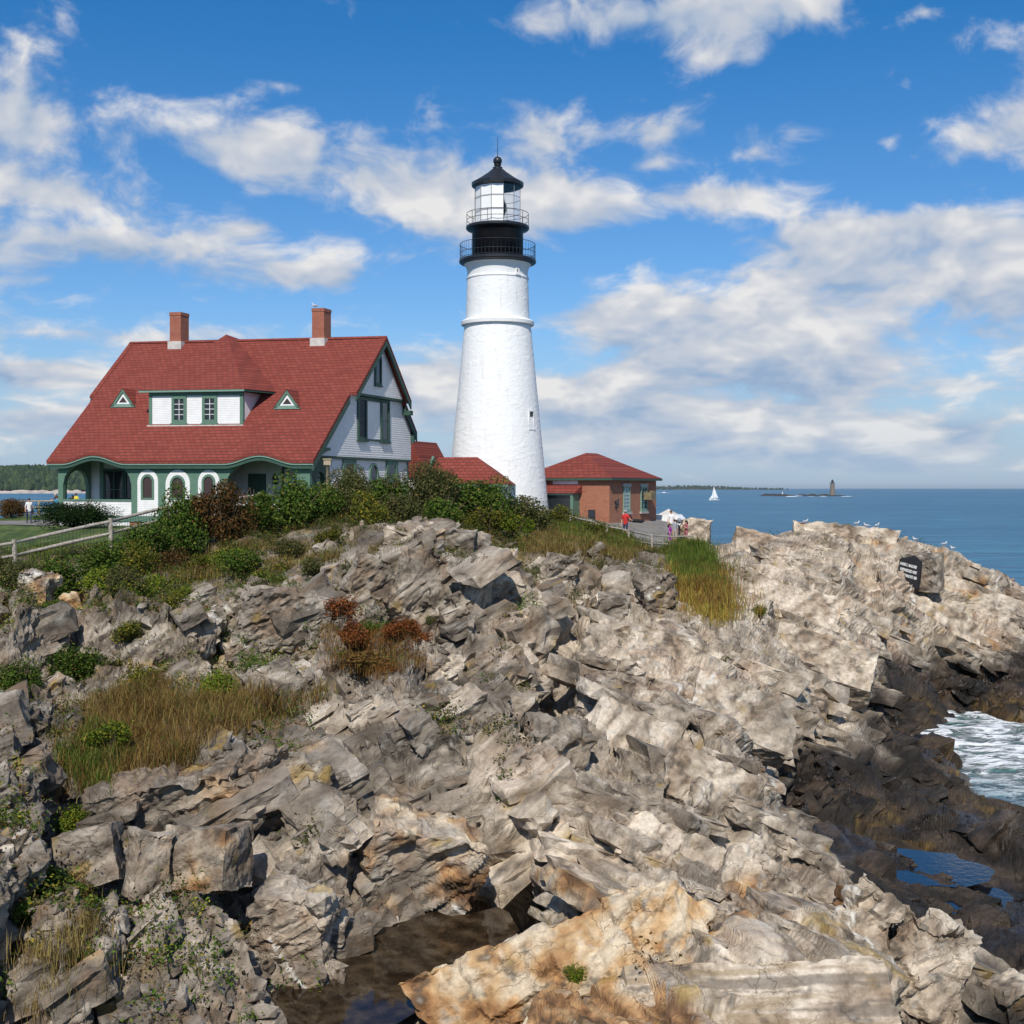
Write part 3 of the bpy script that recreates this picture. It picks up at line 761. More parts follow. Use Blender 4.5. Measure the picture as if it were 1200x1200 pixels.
# ------------------------------------------------------------------ blocks the ledges are broken into
def rock_bm(sx, sy, sz, seed, fine=True, chop=5, lo=.45, rel=1.0, cuts=3):
    from mathutils import noise as mn
    rnd = random.Random(seed); bm = bmesh.new()
    for a in (-1, 1):
        for e in (-1, 1):
            for c_ in (-1, 1):
                for _ in range(2 if fine else 1):
                    bm.verts.new((a * rnd.uniform(lo, 1) * sx / 2, e * rnd.uniform(lo, 1) * sy / 2, c_ * rnd.uniform(lo, 1) * sz / 2))
    for _ in range(chop):
        v = Vector((rnd.gauss(0, 1), rnd.gauss(0, 1), rnd.gauss(0, 1))).normalized()
        bm.verts.new((v.x * sx * .55, v.y * sy * .55, v.z * sz * .55))
    r = bmesh.ops.convex_hull(bm, input=bm.verts)
    bmesh.ops.delete(bm, geom=[g for g in r['geom_interior'] if isinstance(g, bmesh.types.BMVert)], context='VERTS')
    if fine:
        bmesh.ops.triangulate(bm, faces=list(bm.faces))
        for _ in range(cuts):
            L_ = [e for e in bm.edges if e.calc_length() > max(sx, sy, sz) * .17]
            if not L_: break
            bmesh.ops.subdivide_edges(bm, edges=L_, cuts=1)
            bmesh.ops.triangulate(bm, faces=[f for f in bm.faces if len(f.verts) > 3])
        bm.normal_update()
        off = Vector((seed * 3.1, seed * 1.7, 0)); k = min(sx, sy, sz)
        for v in bm.verts:
            q = v.co * (2.0 / k)
            d1_, p1_ = mn.voronoi(q * .8 + off)[0:2]
            step = (mn.cell(Vector((q.z * 2.6 + q.x * .3, q.y * .4, seed))) - .5) * .10          # thin beds stand one proud of the other
            v.co += v.normal * k * rel * (mn.fractal(q + off, 1.0, 2.0, 3) * .05 + (d1_[0] - .4) * -.10 + step)
    return bm
def stone_mesh(sx, sy, sz, seed, mtx, res=.1, lo=.7, chop=4, rel=1.0):
    """one big stone: angular hull, finely meshed, broken along the same joints as the ledge"""
    bm = rock_bm(sx, sy, sz, seed, False, chop, lo)
    bmesh.ops.triangulate(bm, faces=list(bm.faces))
    for _ in range(9):
        L_ = [e for e in bm.edges if e.calc_length() > res * 1.5]
        if not L_: break
        bmesh.ops.subdivide_edges(bm, edges=L_, cuts=1)
        bmesh.ops.triangulate(bm, faces=[f for f in bm.faces if len(f.verts) > 3])
    R3 = np.array(mtx.to_3x3(), np.float32); T_ = np.array(mtx.translation, np.float32)
    for stage in range(2):
        bm.normal_update()
        co = np.array([v.co[:] for v in bm.verts], np.float32); no = np.array([v.normal[:] for v in bm.verts], np.float32)
        wp = co @ R3.T + T_
        Q, warp, Qw = frame(wp)
        if stage == 0:
            d = joints(Qw, (1.5, .95, .5), 110, .10, .13, .09, .07, .10)[0] + facets(Qw, .8, (1.4, 1.0, .8), 5 + seed, .06, .14, .04, .10)[0] * .7
        else:
            d = facets(Qw, .28, (1.3, 1.0, .8), 6, .035, .11, .012, .12)[0] * .4 + joints(Qw, (.55, .36, .16), 120, .035, .05, .03, .03, .04)[0] * .7 + fbm(Q * np.array([1., 2., 3.2], np.float32), 61, 3) * .02
        co = co + no * (d * rel)[:, None]
        for v, c_ in zip(bm.verts, co): v.co = c_
    me = bpy.data.meshes.new('rock'); bm.to_mesh(me); bm.free(); return me
def rock_mesh(*a, **k):
    bm = rock_bm(*a, **k); me = bpy.data.meshes.new('rock'); bm.to_mesh(me); bm.free(); return me
def bm_arrays(bm):
    bm.verts.ensure_lookup_table()
    v = np.array([x.co[:] for x in bm.verts], np.float32); f = np.array([[q.index for q in x.verts] for x in bm.faces], np.int32); bm.free(); return v, f
VAR = []
for k in range(9): VAR.append(bm_arrays(rock_bm(1.5, 1.0, .8, 500 + k, True, 3, .70)))       # blocks
for k in range(7): VAR.append(bm_arrays(rock_bm(2.0, 1.5, .5, 520 + k, True, 3, .66)))       # plates
for k in range(7): VAR.append(bm_arrays(rock_bm(1.3, 1.0, .9, 540 + k, True, 6, .40)))       # wedges
SMALL = [bm_arrays(rock_bm(1.2, 1.0, .7, 560 + k, False, 6, .3)) for k in range(8)]
rg = np.random.default_rng(11)
area = np.abs(np.gradient(TV[:, :, 1], axis=1) * np.gradient(TV[:, :, 0], axis=0)).ravel()
okb = (amp > .36) & (V3[:, 2] > -.3) & (V3[:, 1] > 14) & (V3[:, 1] < 92)
PCX, PCY, PRX, PRY, PRO, PZ = -2.05, 23.9, 1.3, 3.3, radians(-27), 3.06
ex_ = (V3[:, 0] - PCX) * cos(PRO) + (V3[:, 1] - PCY) * sin(PRO); ey_ = -(V3[:, 0] - PCX) * sin(PRO) + (V3[:, 1] - PCY) * cos(PRO)
pool_keep = (ex_ / (PRX + .25)) ** 2 + (ey_ / (PRY + .2)) ** 2 > 1
SU = V3[:, 0] / V3[:, 1] * FPX + 600; SV = HV - (V3[:, 2] - CAMZ) / V3[:, 1] * FPX
def in_poly(poly, x, y):
    r = np.zeros(len(x), bool); j = len(poly) - 1
    for i in range(len(poly)):
        xi, yi = poly[i]; xj, yj = poly[j]
        r ^= ((yi > y) != (yj > y)) & (x < (xj - xi) * (y - yi) / (yj - yi + 1e-12) + xi); j = i
    return r
HOLLOW = [(78, 870), (100, 825), (190, 800), (235, 830), (300, 812), (378, 808), (380, 825), (300, 850), (235, 880), (210, 905), (130, 930), (85, 925)]
keepf = np.ones(len(V3))
for poly, k_ in (([(-80, 640), (200, 636), (330, 646), (520, 640), (520, 650), (330, 676), (190, 708), (60, 715), (-80, 715)], .06), (HOLLOW, 0), ([(765, 625), (865, 632), (885, 765), (785, 735)], 0),
                 ([(382, 725), (490, 735), (502, 792), (450, 806), (382, 792)], .1), ([(560, 640), (640, 618), (765, 640), (745, 668), (640, 672), (590, 690)], .2), ([(70, 955), (298, 950), (305, 1068), (70, 1072)], .05),
                 ([(1030, 632), (1130, 632), (1130, 735), (1030, 735)], .03), ([(-80, 715), (330, 680), (330, 800), (-80, 800)], .5), ([(230, 780), (280, 780), (280, 830), (230, 830)], 0), ([(870, 735), (915, 735), (915, 775), (870, 775)], 0)):
    keepf[in_poly(poly, SU, SV)] *= k_
low_ = (V3[:, 2] < 2.2) & (V3[:, 0] > 7)
keepf[low_] *= .75; keepf[low_ & (V3[:, 2] < .7)] *= .3
for poly, dep, hw in GUL:          # clefts stay open
    if dep < .75: continue
    g = [((u - 600) / FPX * Y, Y) for (u, v, Y) in poly]
    d = np.full(len(V3), 1e9)
    for a, e in zip(g[:-1], g[1:]): d = np.minimum(d, seg_dist(V3[:, 0], V3[:, 1], a, e))
    keepf[d < hw * 1.25] *= .04
wgt = area * okb * pool_keep * keepf * (amp ** 2) * (1 - .62 * slab) / V3[:, 1] ** .9
wgt /= wgt.sum()
NB, NSM = 2700, 2200
pick = rg.choice(len(V3), NB, p=wgt); pick_s = rg.choice(len(V3), NSM, p=wgt * (1 - .75 * slab) / (wgt * (1 - .75 * slab)).sum())
BASIS = np.stack([STRIKE, T3, DIPN], 1)
def rot_xyz(ax, ay, az_):
    return np.array(Euler((ax, ay, az_)).to_matrix())
CLEAR = [(1058, 640, 1102, 700, 84), (90, 968, 288, 1046, 27.5), (500, 1110, 820, 1185, 24), (780, 1125, 1000, 1195, 22), (790, 645, 850, 725, 84), (395, 745, 490, 785, 46)]
parts_b = []     # (verts, faces, pick, shade, screen size)
runmin = np.minimum.accumulate(PV0 := (HV - (TV[:, :, 2] - CAMZ) / TV[:, :, 1] * FPX), axis=1).ravel()
skyv = np.where(TV[:, :, 1] < 95, PV0, 1e9).min(1)
PV0 = PV0.ravel()
for n_, i in enumerate(pick):
    sl_ = slab[i]; Yd = V3[i, 1]
    s_ = math.exp(rg.uniform(math.log(.30), math.log(1.45))) * (Yd / 34) ** .4
    if sl_ > .5:
        vi = int(rg.choice(16, p=[.03] * 9 + [.73 / 7] * 7)); s_ *= 1.15
    else:
        vi = int(rg.integers(0, 23))
    v, f = VAR[vi]
    sc_ = s_ * rg.uniform(.75, 1.3, 3); tl = .05 if sl_ > .5 else .11
    R_ = rot_xyz(*(rg.normal(size=3) * tl)) @ (BASIS_R if sl_ > .5 else BASIS)
    if Yd < 27: s_ *= .72; sc_ = sc_ * .72
    if rg.random() < .30: R_ = R_[:, [1, 0, 2]] * np.array([1, 1, -1])
    w_ = (v * sc_) @ R_.T
    up = np.ptp(w_[:, 2])
    out_ = (-.20 if sl_ > .5 else -.14) + rg.normal() * .09
    p_ = V3[i] + NN[i] * up * out_ - np.array([0, 0, up * .12])
    wp = w_ + p_
    bu_ = wp[:, 0] / wp[:, 1] * FPX + 600; bv_ = HV - (wp[:, 2] - CAMZ) / wp[:, 1] * FPX
    ci_ = np.clip(np.round((bu_ - U0) / (U1 - U0) * (NC - 1)).astype(int), 0, NC - 1)
    if (bv_ < skyv[ci_] - 5).any() and Yd > 45: continue
    if any(((bu_ > x0) & (bu_ < x1) & (bv_ > y0) & (bv_ < y1)).any() and Yd < yy for (x0, y0, x1, y1, yy) in CLEAR): continue
    vis = PV0[i] <= runmin[i] + 25
    parts_b.append((w_ + p_, f, i, rg.random(), (s_ / Yd) if vis else 0))
order = sorted(range(len(parts_b)), key=lambda k: -parts_b[k][4])
def colour_block(vs, fs, ii, sh):
    """ii, sh: per vertex"""
    me = fast_mesh('rock_block', vs, fs)
    nz = np.zeros(len(vs)) + .3
    c_, w__, _, _ = stone_colour(vs.astype(np.float32), TO[ii], OG[ii], amp[ii], slab[ii], sh, nz, False)
    return me, c_, w__
def put_col(me, c_, w__):
    ca = me.attributes.new('Col', 'FLOAT_COLOR', 'POINT')
    ca.data.foreach_set('color', np.concatenate([c_, np.ones((len(c_), 1), np.float32)], 1).astype(np.float32).ravel())
    fattr(me, 'wet', w__)
big = order[:300]; rest = order[300:]
allv = []; allf = []; ali = []; als = []; o_ = 0; cut = []
for k in big + rest:
    v, f, i, sh, _ = parts_b[k]
    allv.append(v); allf.append(f + o_); ali.append(np.full(len(v), i)); als.append(np.full(len(v), sh)); o_ += len(v); cut.append(o_)
for i in pick_s:
    v, f = SMALL[int(rg.integers(0, 8))]
    s_ = math.exp(rg.uniform(math.log(.10), math.log(.42))) * (V3[i, 1] / 34) ** .4
    w_ = (v * s_ * rg.uniform(.7, 1.3, 3)) @ rot_xyz(*rg.uniform(-.5, .5, 2), rg.uniform(0, 6.28)).T + V3[i] + np.array([0, 0, s_ * .08])
    allv.append(w_); allf.append(f + o_); ali.append(np.full(len(v), i)); als.append(np.full(len(v), rg.random())); o_ += len(v)
AV = np.concatenate(allv).astype(np.float32); AF = np.concatenate(allf); AI = np.concatenate(ali); AS = np.concatenate(als)
AC, AW, _, _ = stone_colour(AV, TO[AI], OG[AI], amp[AI], slab[AI], AS, np.full(len(AV), .3), False)
s0 = 0
for k in range(300):
    e0 = cut[k]; v, f, i, sh, _ = parts_b[big[k]]
    c0_ = AV[s0:e0].mean(0)
    me = fast_mesh('rock_block', AV[s0:e0] - c0_, f); put_col(me, AC[s0:e0], AW[s0:e0])
    o = link('rock_block', me, terrain, rockM); o.location = c0_
    s0 = e0
fm_ = AF.min(1) >= s0
me = fast_mesh('broken_rock', AV[s0:], AF[fm_] - s0); put_col(me, AC[s0:], AW[s0:])
br_o = link('broken_rock', me, terrain, rockM); br_o['kind'] = 'stuff'

# ------------------------------------------------------------------ sea
def axis(lo, hi, dense0, dense1, step, grow):
    a = list(np.arange(dense0, dense1, step)); s = step
    x = a[-1]
    while x < hi:
        s *= grow; x += s; a.append(x)
    s = step; x = a[0]
    while x > lo:
        s *= grow; x -= s; a.insert(0, x)
    return np.array(a)
sxs = axis(-26000, 26000, 8, 60, .35, 1.18); sys_ = axis(-300, 30000, 36, 120, .35, 1.12)
SX, SY = np.meshgrid(sxs, sys_, indexing='ij')
sp = np.stack([SX.ravel(), SY.ravel(), 0 * SX.ravel()], -1)
fade = np.clip(1 - np.hypot(sp[:, 0] - 25, sp[:, 1] - 70) / 90, 0, 1)
sz = (fbm(sp * np.array([.22, .35, 1]), 81, 3) * .16 + fbm(sp * np.array([.9, 1.3, 1]), 85, 3) * .05) * fade
sp[:, 2] = sz
i2 = np.arange(len(sp)).reshape(SX.shape)
sq = np.stack([i2[:-1, :-1], i2[1:, :-1], i2[1:, 1:], i2[:-1, 1:]], -1).reshape(-1, 4)
sea_me = fast_mesh('sea', sp, sq, smooth=True)
m_, n, b = mat('sea_water', (.010, .05, .10), .12, spec=.28)
c = n.node('ShaderNodeNewGeometry').outputs['Position']
x_, y_, z_ = n.sep(c)
cd = n.node('ShaderNodeCameraData').outputs['View Distance']
cc = n.xyz(x_, y_, 0.0)
w1 = n.noise(n.mapping(cc, (.35, .8, 1)), .55, 4, .6)
w2 = n.noise(n.mapping(cc, (.7, 1.2, 1)), 2.0, 3, .6)
w3 = n.noise(n.mapping(cc, (.02, .06, 1)), 1.0, 4, .6)
patch = n.noise(n.mapping(cc, (.0012, .006, 1)), 1.0, 4, .6)
patch2 = n.noise(n.mapping(cc, (.010, .05, 1)), 1.0, 4, .6)
deep = n.mix(n.smooth(patch, .35, .68), (.030, .155, .265), (.060, .23, .34))
deep = n.mix(n.smooth(patch2, .45, .7, 0, .5), deep, (.012, .075, .145))
chop_ = n.noise(n.mapping(cc, (.05, .22, 1)), 1.0, 4, .65)
deep = n.mix(n.smooth(chop_, .42, .62, .55, 0), deep, (.010, .062, .12))
deep = n.mix(n.smooth(chop_, .58, .74, 0, .4), deep, (.085, .24, .32))
# surf in the cove
du_ = n.m('DIVIDE', n.m('SUBTRACT', x_, 27.0), 11.0); dv_ = n.m('DIVIDE', n.m('SUBTRACT', y_, 61.0), 13.0)
cove = n.smooth(n.m('SQRT', n.m('ADD', n.m('MULTIPLY', du_, du_), n.m('MULTIPLY', dv_, dv_))), .55, 1.5, 1, 0)
fo = n.noise(n.mapping(cc, (.55, .9, 1)), .9, 7, .68, 1.6)
fo2 = n.voro(n.vm('ADD', n.vm('MULTIPLY', cc, (.9, 1.2, 0)), n.vm('MULTIPLY', n.noise(cc, .9, 4, out='Color'), (1.6, 1.6, 0))), 1.0)
foam = n.m('MULTIPLY', cove, n.m('MAXIMUM', n.smooth(fo, .44, .60), n.m('MULTIPLY', n.smooth(fo2, .25, .65), n.smooth(fo, .34, .46))))
white = n.m('MULTIPLY', n.smooth(n.noise(n.mapping(cc, (.02, .05, 1)), 1.0, 6, .7), .70, .76, 0, .4), n.smooth(cd, 150, 500))
foam = n.m('MAXIMUM', foam, white)
green = n.mix(cove, deep, (.10, .21, .18))
n.l.new(n.mix(foam, green, (.78, .80, .80)), b.inputs['Base Color'])
n.l.new(n.fmix(foam, .34, .8), b.inputs['Roughness'])
hh_ = n.m('ADD', n.m('MULTIPLY', w1, 1.0), n.m('ADD', n.m('MULTIPLY', w2, .35), n.m('MULTIPLY', w3, 5.0)))
n.l.new(n.bump(n.m('ADD', hh_, n.m('MULTIPLY', foam, .5)), 1.0, .9), b.inputs['Normal'])
sea = link('sea', sea_me, None, m_)
tag(sea, 'choppy blue sea reaching to the horizon', 'sea', kind='structure')

# pools left by the tide
poolM, n, b = mat('pool_water', (.045, .027, .013), .04, spec=.35)
pk_ = objco(n)
n.l.new(n.ramp(n.m('ADD', n.noise(pk_, 1.6, 6, .7), n.m('MULTIPLY', n.voro(pk_, 3.0), .18)), [(.38, (.009, .006, .004)), (.55, (.027, .017, .009)), (.72, (.065, .045, .025))]), b.inputs['Base Color'])
n.l.new(n.bump(n.noise(n.mapping(objco(n), (1, 1, 1)), 3.0, 3), .05, .05), b.inputs['Normal'])
b.inputs['IOR'].default_value = 1.33
shelfM, n, b = mat('shelf_pool_water', (.006, .009, .014), .05, spec=.5)
n.l.new(n.bump(n.noise(objco(n), 4.0, 3), .12, .04), b.inputs['Normal'])
def pool(cx, cy, z, rx, ry, rot, label, seed, wm_=None):
    rnd = random.Random(seed); vs = []
    for k in range(28):
        t = 2 * pi * k / 28; r = 1 + .12 * rnd.uniform(-1, 1)
        a = rx * r * cos(t); e = ry * r * sin(t)
        vs.append((cx + a * cos(rot) - e * sin(rot), cy + a * sin(rot) + e * cos(rot), z))
    mb = MB().add(vs, [tuple(range(28))])
    o = mb.build('tide_pool', wm_ or poolM)
    tag(o, label, 'pool', kind='structure')
    return o
# ------------------------------------------------------------------ building materials
def siding_mat(name, col, step=.115):
    m_, n, b = mat(name, col, .6)
    c = objco(n); z = n.sep(c)[2]
    k = n.m('FRACT', n.m('DIVIDE', z, step))
    f = n.noise(c, 2.0, 5, .6)
    cc_ = n.mix(n.smooth(f, .3, .75), tuple(x * .88 for x in col), col)
    cc_ = n.mix(n.smooth(n.noise(n.mapping(c, (4, 4, .6)), 1.5, 5, .65), .56, .78, 0, .35), cc_, (.5, .48, .43))
    n.l.new(cc_, b.inputs['Base Color'])
    n.l.new(n.bump(n.m('MULTIPLY', k, -1.0), 1.0, .022), b.inputs['Normal'])
    return m_
def shingle_mat(name, along='X', c1=(.205, .044, .033), c2=(.265, .064, .046)):
    m_, n, b = mat(name, c1, .9, spec=.15)
    c = objco(n); x, y, z = n.sep(c)
    if along == 'X':
        q = n.xyz(x, n.m('ADD', n.m('MULTIPLY', z, 1.0), 0.0), 0.0)
    else:
        q = n.xyz(y, z, 0.0)
    br = n.node('ShaderNodeTexBrick')
    n.put(br.inputs['Vector'], q); br.inputs['Scale'].default_value = 1.0
    br.inputs['Brick Width'].default_value = .42; br.inputs['Row Height'].default_value = .20
    br.inputs['Mortar Size'].default_value = .028; br.inputs['Mortar Smooth'].default_value = .3; br.inputs['Bias'].default_value = 0.0
    br.inputs['Color1'].default_value = (*c1, 1); br.inputs['Color2'].default_value = (*c2, 1); br.inputs['Mortar'].default_value = (c1[0] * .52, c1[1] * .75, c1[2] * .8, 1)
    f = n.noise(c, .7, 5, .65)
    cc_ = n.mix(n.smooth(f, .35, .7, 0, .3), br.outputs['Color'], (.22, .055, .042))
    cc_ = n.mix(n.smooth(n.noise(c, 5, 3, .7), .62, .75, 0, .2), cc_, (.12, .03, .028))
    n.l.new(cc_, b.inputs['Base Color'])
    n.l.new(n.bump(br.outputs['Fac'], .5, -.02), b.inputs['Normal'])
    return m_
def brick_mat(name, c1=(.40, .125, .062), c2=(.27, .075, .042), mortar=(.36, .26, .19), plane='XZ'):
    m_, n, b = mat(name, c1, .9, spec=.2)
    c = objco(n); x, y, z = n.sep(c)
    q = n.xyz(n.m('ADD', x, y), z, 0.0)
    br = n.node('ShaderNodeTexBrick')
    n.put(br.inputs['Vector'], q); br.inputs['Scale'].default_value = 1.0
    br.inputs['Brick Width'].default_value = .22; br.inputs['Row Height'].default_value = .078
    br.inputs['Mortar Size'].default_value = .010; br.inputs['Bias'].default_value = -.1
    br.inputs['Color1'].default_value = (*c1, 1); br.inputs['Color2'].default_value = (*c2, 1); br.inputs['Mortar'].default_value = (*mortar, 1)
    cc_ = n.mix(n.smooth(n.noise(c, 1.2, 5, .65), .4, .75, 0, .4), br.outputs['Color'], (.42, .19, .12))
    n.l.new(cc_, b.inputs['Base Color'])
    n.l.new(n.bump(br.outputs['Fac'], .5, -.012), b.inputs['Normal'])
    return m_
M = {}
M['siding'] = siding_mat('white_clapboard', (.80, .79, .77))
M['white'] = paint('white_paint', (.80, .79, .77), .06)
M['green'] = paint('sage_green_paint', (.115, .205, .148), .08, .6)
M['dgreen'] = paint('dark_green_paint', (.045, .092, .068), .1, .55)
M['lgreen'] = paint('pale_green_paint', (.20, .31, .245), .07, .55)
M['shingle'] = shingle_mat('red_shingles', 'X')
M['shingle_y'] = shingle_mat('red_shingles_side', 'Y')
M['brick'] = brick_mat('red_brick')
M['brick_dark'] = brick_mat('chimney_brick', (.38, .10, .055), (.26, .065, .04), (.30, .20, .15))
M['flash'] = paint('pale_mortar', (.55, .52, .47), .15, .8)
M['stone'] = paint('granite_sill', (.42, .40, .37), .12, .85)
M['black'] = paint('black_paint', (.014, .015, .018), .2, .38, spec=.5)
M['iron'] = paint('dark_iron', (.03, .035, .045), .2, .5)
M['wood'] = None
gm, n, b = mat('window_glass', (.018, .022, .026), .06, spec=.6)
M['glass'] = gm
gm2, n, b = mat('curtain_window', (.40, .44, .46), .25, spec=.5); M['pale_glass'] = gm2
gm3, n, b = mat('brown_glass', (.055, .032, .028), .10, spec=.5); M['brown_glass'] = gm3
m_, n, b = mat('grey_timber', (.36, .32, .27), .85)
c = objco(n); f = n.noise(n.mapping(c, (1, 1, 1)), 9, 6, .7)
n.l.new(n.ramp(f, [(.3, (.17, .145, .115)), (.5, (.36, .32, .265)), (.7, (.50, .46, .40))]), b.inputs['Base Color'])
n.l.new(n.bump(f, .5, .02), b.inputs['Normal']); M['wood'] = m_

# ------------------------------------------------------------------ keeper's house
HA = radians(20); HL = 18.74; HD = 14.3; HG = 9.9
house = empty('keepers_house', (-12.32, 78.0, HG), -HA)
tag(house, 'large white and green house with steep red shingle roof, dormer and two brick chimneys', 'house')
def hf(v):
    x, y, z = v
    return (x - HL, y, z * (1 + .030 * (HL - x) / HL))
def hb(name, mats, mb, parent=house, smooth=False):
    return mb.build(name, mats, parent, hf, smooth)
ARCH = [(.39, 5.76), (12.84, 17.97)]
def brow(x):
    r = 0.0
    for (a, e) in ARCH:
        cx = (a + e) / 2; t = (x - cx) / 2.55
        if abs(t) < 1: r += .50 * (0.5 + 0.5 * cos(pi * t))
    return r
S1 = 0.908
EV = 3.80                                   # roof surface at the front eave, y = -0.4
def zroof(x, y):
    """front slope, lifted in two eyebrows above the porch arches"""
    z = EV + (y + .4) * S1
    return z + brow(x) * max(0.0, 1 - (y + .4) / 2.6) ** 1.3
YR = 8.93; ZR = EV + (YR + .4) * S1
S2 = 1.03
def zrear(y): return ZR - (y - YR) * S2
# front slope
def slope_patch(x0, x1, y0, y1, zf, nx, ny, th=.20):
    mb = MB(); vs = []; fs = []
    for j in range(ny + 1):
        for i in range(nx + 1):
            x = x0 + (x1 - x0) * i / nx; y = y0 + (y1 - y0) * j / ny
            vs.append((x, y, zf(x, y)))
    k = len(vs)
    vs += [(x, y + .0, z - th) for (x, y, z) in vs]
    I = lambda i, j: j * (nx + 1) + i
    for j in range(ny):
        for i in range(nx):
            fs.append((I(i, j), I(i + 1, j), I(i + 1, j + 1), I(i, j + 1)))
            fs.append((k + I(i, j + 1), k + I(i + 1, j + 1), k + I(i + 1, j), k + I(i, j)))
    for i in range(nx):
        fs.append((I(i + 1, 0), I(i, 0), k + I(i, 0), k + I(i + 1, 0)))
        fs.append((I(i, ny), I(i + 1, ny), k + I(i + 1, ny), k + I(i, ny)))
    for j in range(ny):
        fs.append((I(0, j), I(0, j + 1), k + I(0, j + 1), k + I(0, j)))
        fs.append((I(nx, j + 1), I(nx, j), k + I(nx, j), k + I(nx, j + 1)))
    mb.add(vs, fs)
    return mb
XL, XR = -.62, HL + .45
roof = hb('roof', M['shingle'], slope_patch(XL, XR, -.4, YR, zroof, 96, 30), house, False)
hb('roof_verge', M['shingle'], slope_patch(HL + .452, HL + .92, 4.45, YR, lambda x, y: EV + (y + .4) * S1 + .05, 2, 6), roof)
hb('roof_verge', M['shingle'], slope_patch(-1.0, -.622, 4.45, YR, lambda x, y: EV + (y + .4) * S1 + .05, 2, 6), roof)
hb('rear_roof', M['shingle'], slope_patch(XL, XR, YR + .004, 14.9, lambda x, y: zrear(y), 4, 4), roof)
hb('roof_verge', M['shingle'], slope_patch(HL + .452, HL + .92, YR + .004, 12.9, lambda x, y: zrear(y) + .05, 2, 4), roof)
hb('ridge_cap', M['shingle'], MB().prism([(-.98, YR - .16, ZR - .06), (-.98, YR, ZR + .09), (-.98, YR + .16, ZR - .06)], (HL + 1.88, 0, 0)), roof)
# fascia that follows the eave
mb = MB(); nseg = 96
for (yy, zt, zb_, th, mi) in ((-.37, -.20, -.30, .10, 0), (-.30, -.30, -.52, .08, 1)):
    for i in range(nseg):
        xa = XL + .03 + (XR - XL - .06) * i / nseg; xb = XL + .03 + (XR - XL - .06) * (i + 1) / nseg
        a = EV + brow(xa); e = EV + brow(xb)
        mb.prism([(xa, yy, a + zb_), (xb, yy, e + zb_), (xb, yy, e + zt - .002), (xa, yy, a + zt - .002)], (0, th, 0), mi)
hb('eave_fascia', [M['lgreen'], M['dgreen']], mb)
# bargeboards
def barge(xp, pts, w=.42, th=.1, m_=None):
    q = [(xp, y, z - .06) for (y, z) in pts] + [(xp, y, z - .06 - w) for (y, z) in pts[::-1]]
    hb('bargeboard', m_ or M['dgreen'], MB().prism(q, (th, 0, 0)))
fz = lambda y: EV + (y + .4) * S1
barge(HL + .36, [(-.35, fz(-.35) - .2), (4.45, fz(4.45) - .2)])
barge(HL + .82, [(4.45, fz(4.45) - .16), (YR, ZR - .16)], .34)
barge(HL + .82, [(YR, ZR - .16), (12.9, zrear(12.9) - .16)], .34)
barge(HL + .36, [(12.9, zrear(12.9) - .2), (14.9, zrear(14.9) - .2)])
barge(-.58, [(-.35, fz(-.35) - .2), (4.45, fz(4.45) - .2)])
barge(-.96, [(4.45, fz(4.45) - .16), (YR, ZR - .16)], .34)
# soffit boards seen from below at the rear eave, with its bracket
hb('soffit', M['dgreen'], MB().box(HL - .3, 12.95, zrear(12.9) - .95, HL + .80, 13.4, zrear(12.9) - .62))
hb('eave_bracket', M['dgreen'], MB().prism([(HL + .0, 14.35, 5.3), (HL + .0, 14.9, 5.75), (HL + .0, 14.9, 5.95), (HL + .0, 14.35, 5.95)], (.42, 0, 0)))
hb('eave_bracket', M['dgreen'], MB().prism([(HL + .02, .6, 4.05), (HL + .02, .9, 4.55), (HL + .02, 1.9, 4.62), (HL + .02, 1.9, 4.45), (HL + .02, 1.2, 4.35)], (.40, 0, 0)))
# jetty mouldings where the upper gable steps out
# front porch wall
WT = 3.76
mb = MB()
def wtop(x): return WT + brow(x)
def post(xa, xb):
    n_ = max(1, int((xb - xa) / .25))
    for i in range(n_):
        a = xa + (xb - xa) * i / n_; e = xa + (xb - xa) * (i + 1) / n_
        mb.prism([(a, 0, .28), (e, 0, .28), (e, 0, wtop(e)), (a, 0, wtop(a))], (0, .26, 0))
post(0, .39); post(5.76, 12.84); post(17.97, HL)
SPR = 2.25
for (a, e) in ARCH:
    cx, hw = (a + e) / 2, (e - a) / 2
    for i in range(36):
        x0 = a + (e - a) * i / 36; x1 = a + (e - a) * (i + 1) / 36
        z0 = SPR + 1.62 * sqrt(max(0, 1 - ((x0 - cx) / hw) ** 2)); z1 = SPR + 1.62 * sqrt(max(0, 1 - ((x1 - cx) / hw) ** 2))
        mb.prism([(x0, 0, z0), (x1, 0, z1), (x1, 0, wtop(x1)), (x0, 0, wtop(x0))], (0, .26, 0))
hb('porch_wall', M['green'], mb)
def side_arch(name, xp, y0, y1, ya, ye, spr, rise, m_):
    mb = MB()
    mb.box(xp, y0, .28, xp + .26, ya, 4.06); mb.box(xp, ye, .28, xp + .26, y1, 4.06)
    cy, hw = (ya + ye) / 2, (ye - ya) / 2
    for i in range(16):
        p0 = ya + (ye - ya) * i / 16; p1 = ya + (ye - ya) * (i + 1) / 16
        z0 = spr + rise * sqrt(max(0, 1 - ((p0 - cy) / hw) ** 2)); z1 = spr + rise * sqrt(max(0, 1 - ((p1 - cy) / hw) ** 2))
        mb.prism([(xp, p0, z0), (xp, p1, z1), (xp, p1, 4.06), (xp, p0, 4.06)], (.26, 0, 0))
    return hb(name, m_, mb)
side_arch('porch_side_wall', 0.002, .262, 3.0, .55, 2.75, 2.2, 1.0, M['green'])
side_arch('porch_side_wall', HL - .262, .262, 2.3, .6, 2.1, 2.2, .9, M['dgreen'])
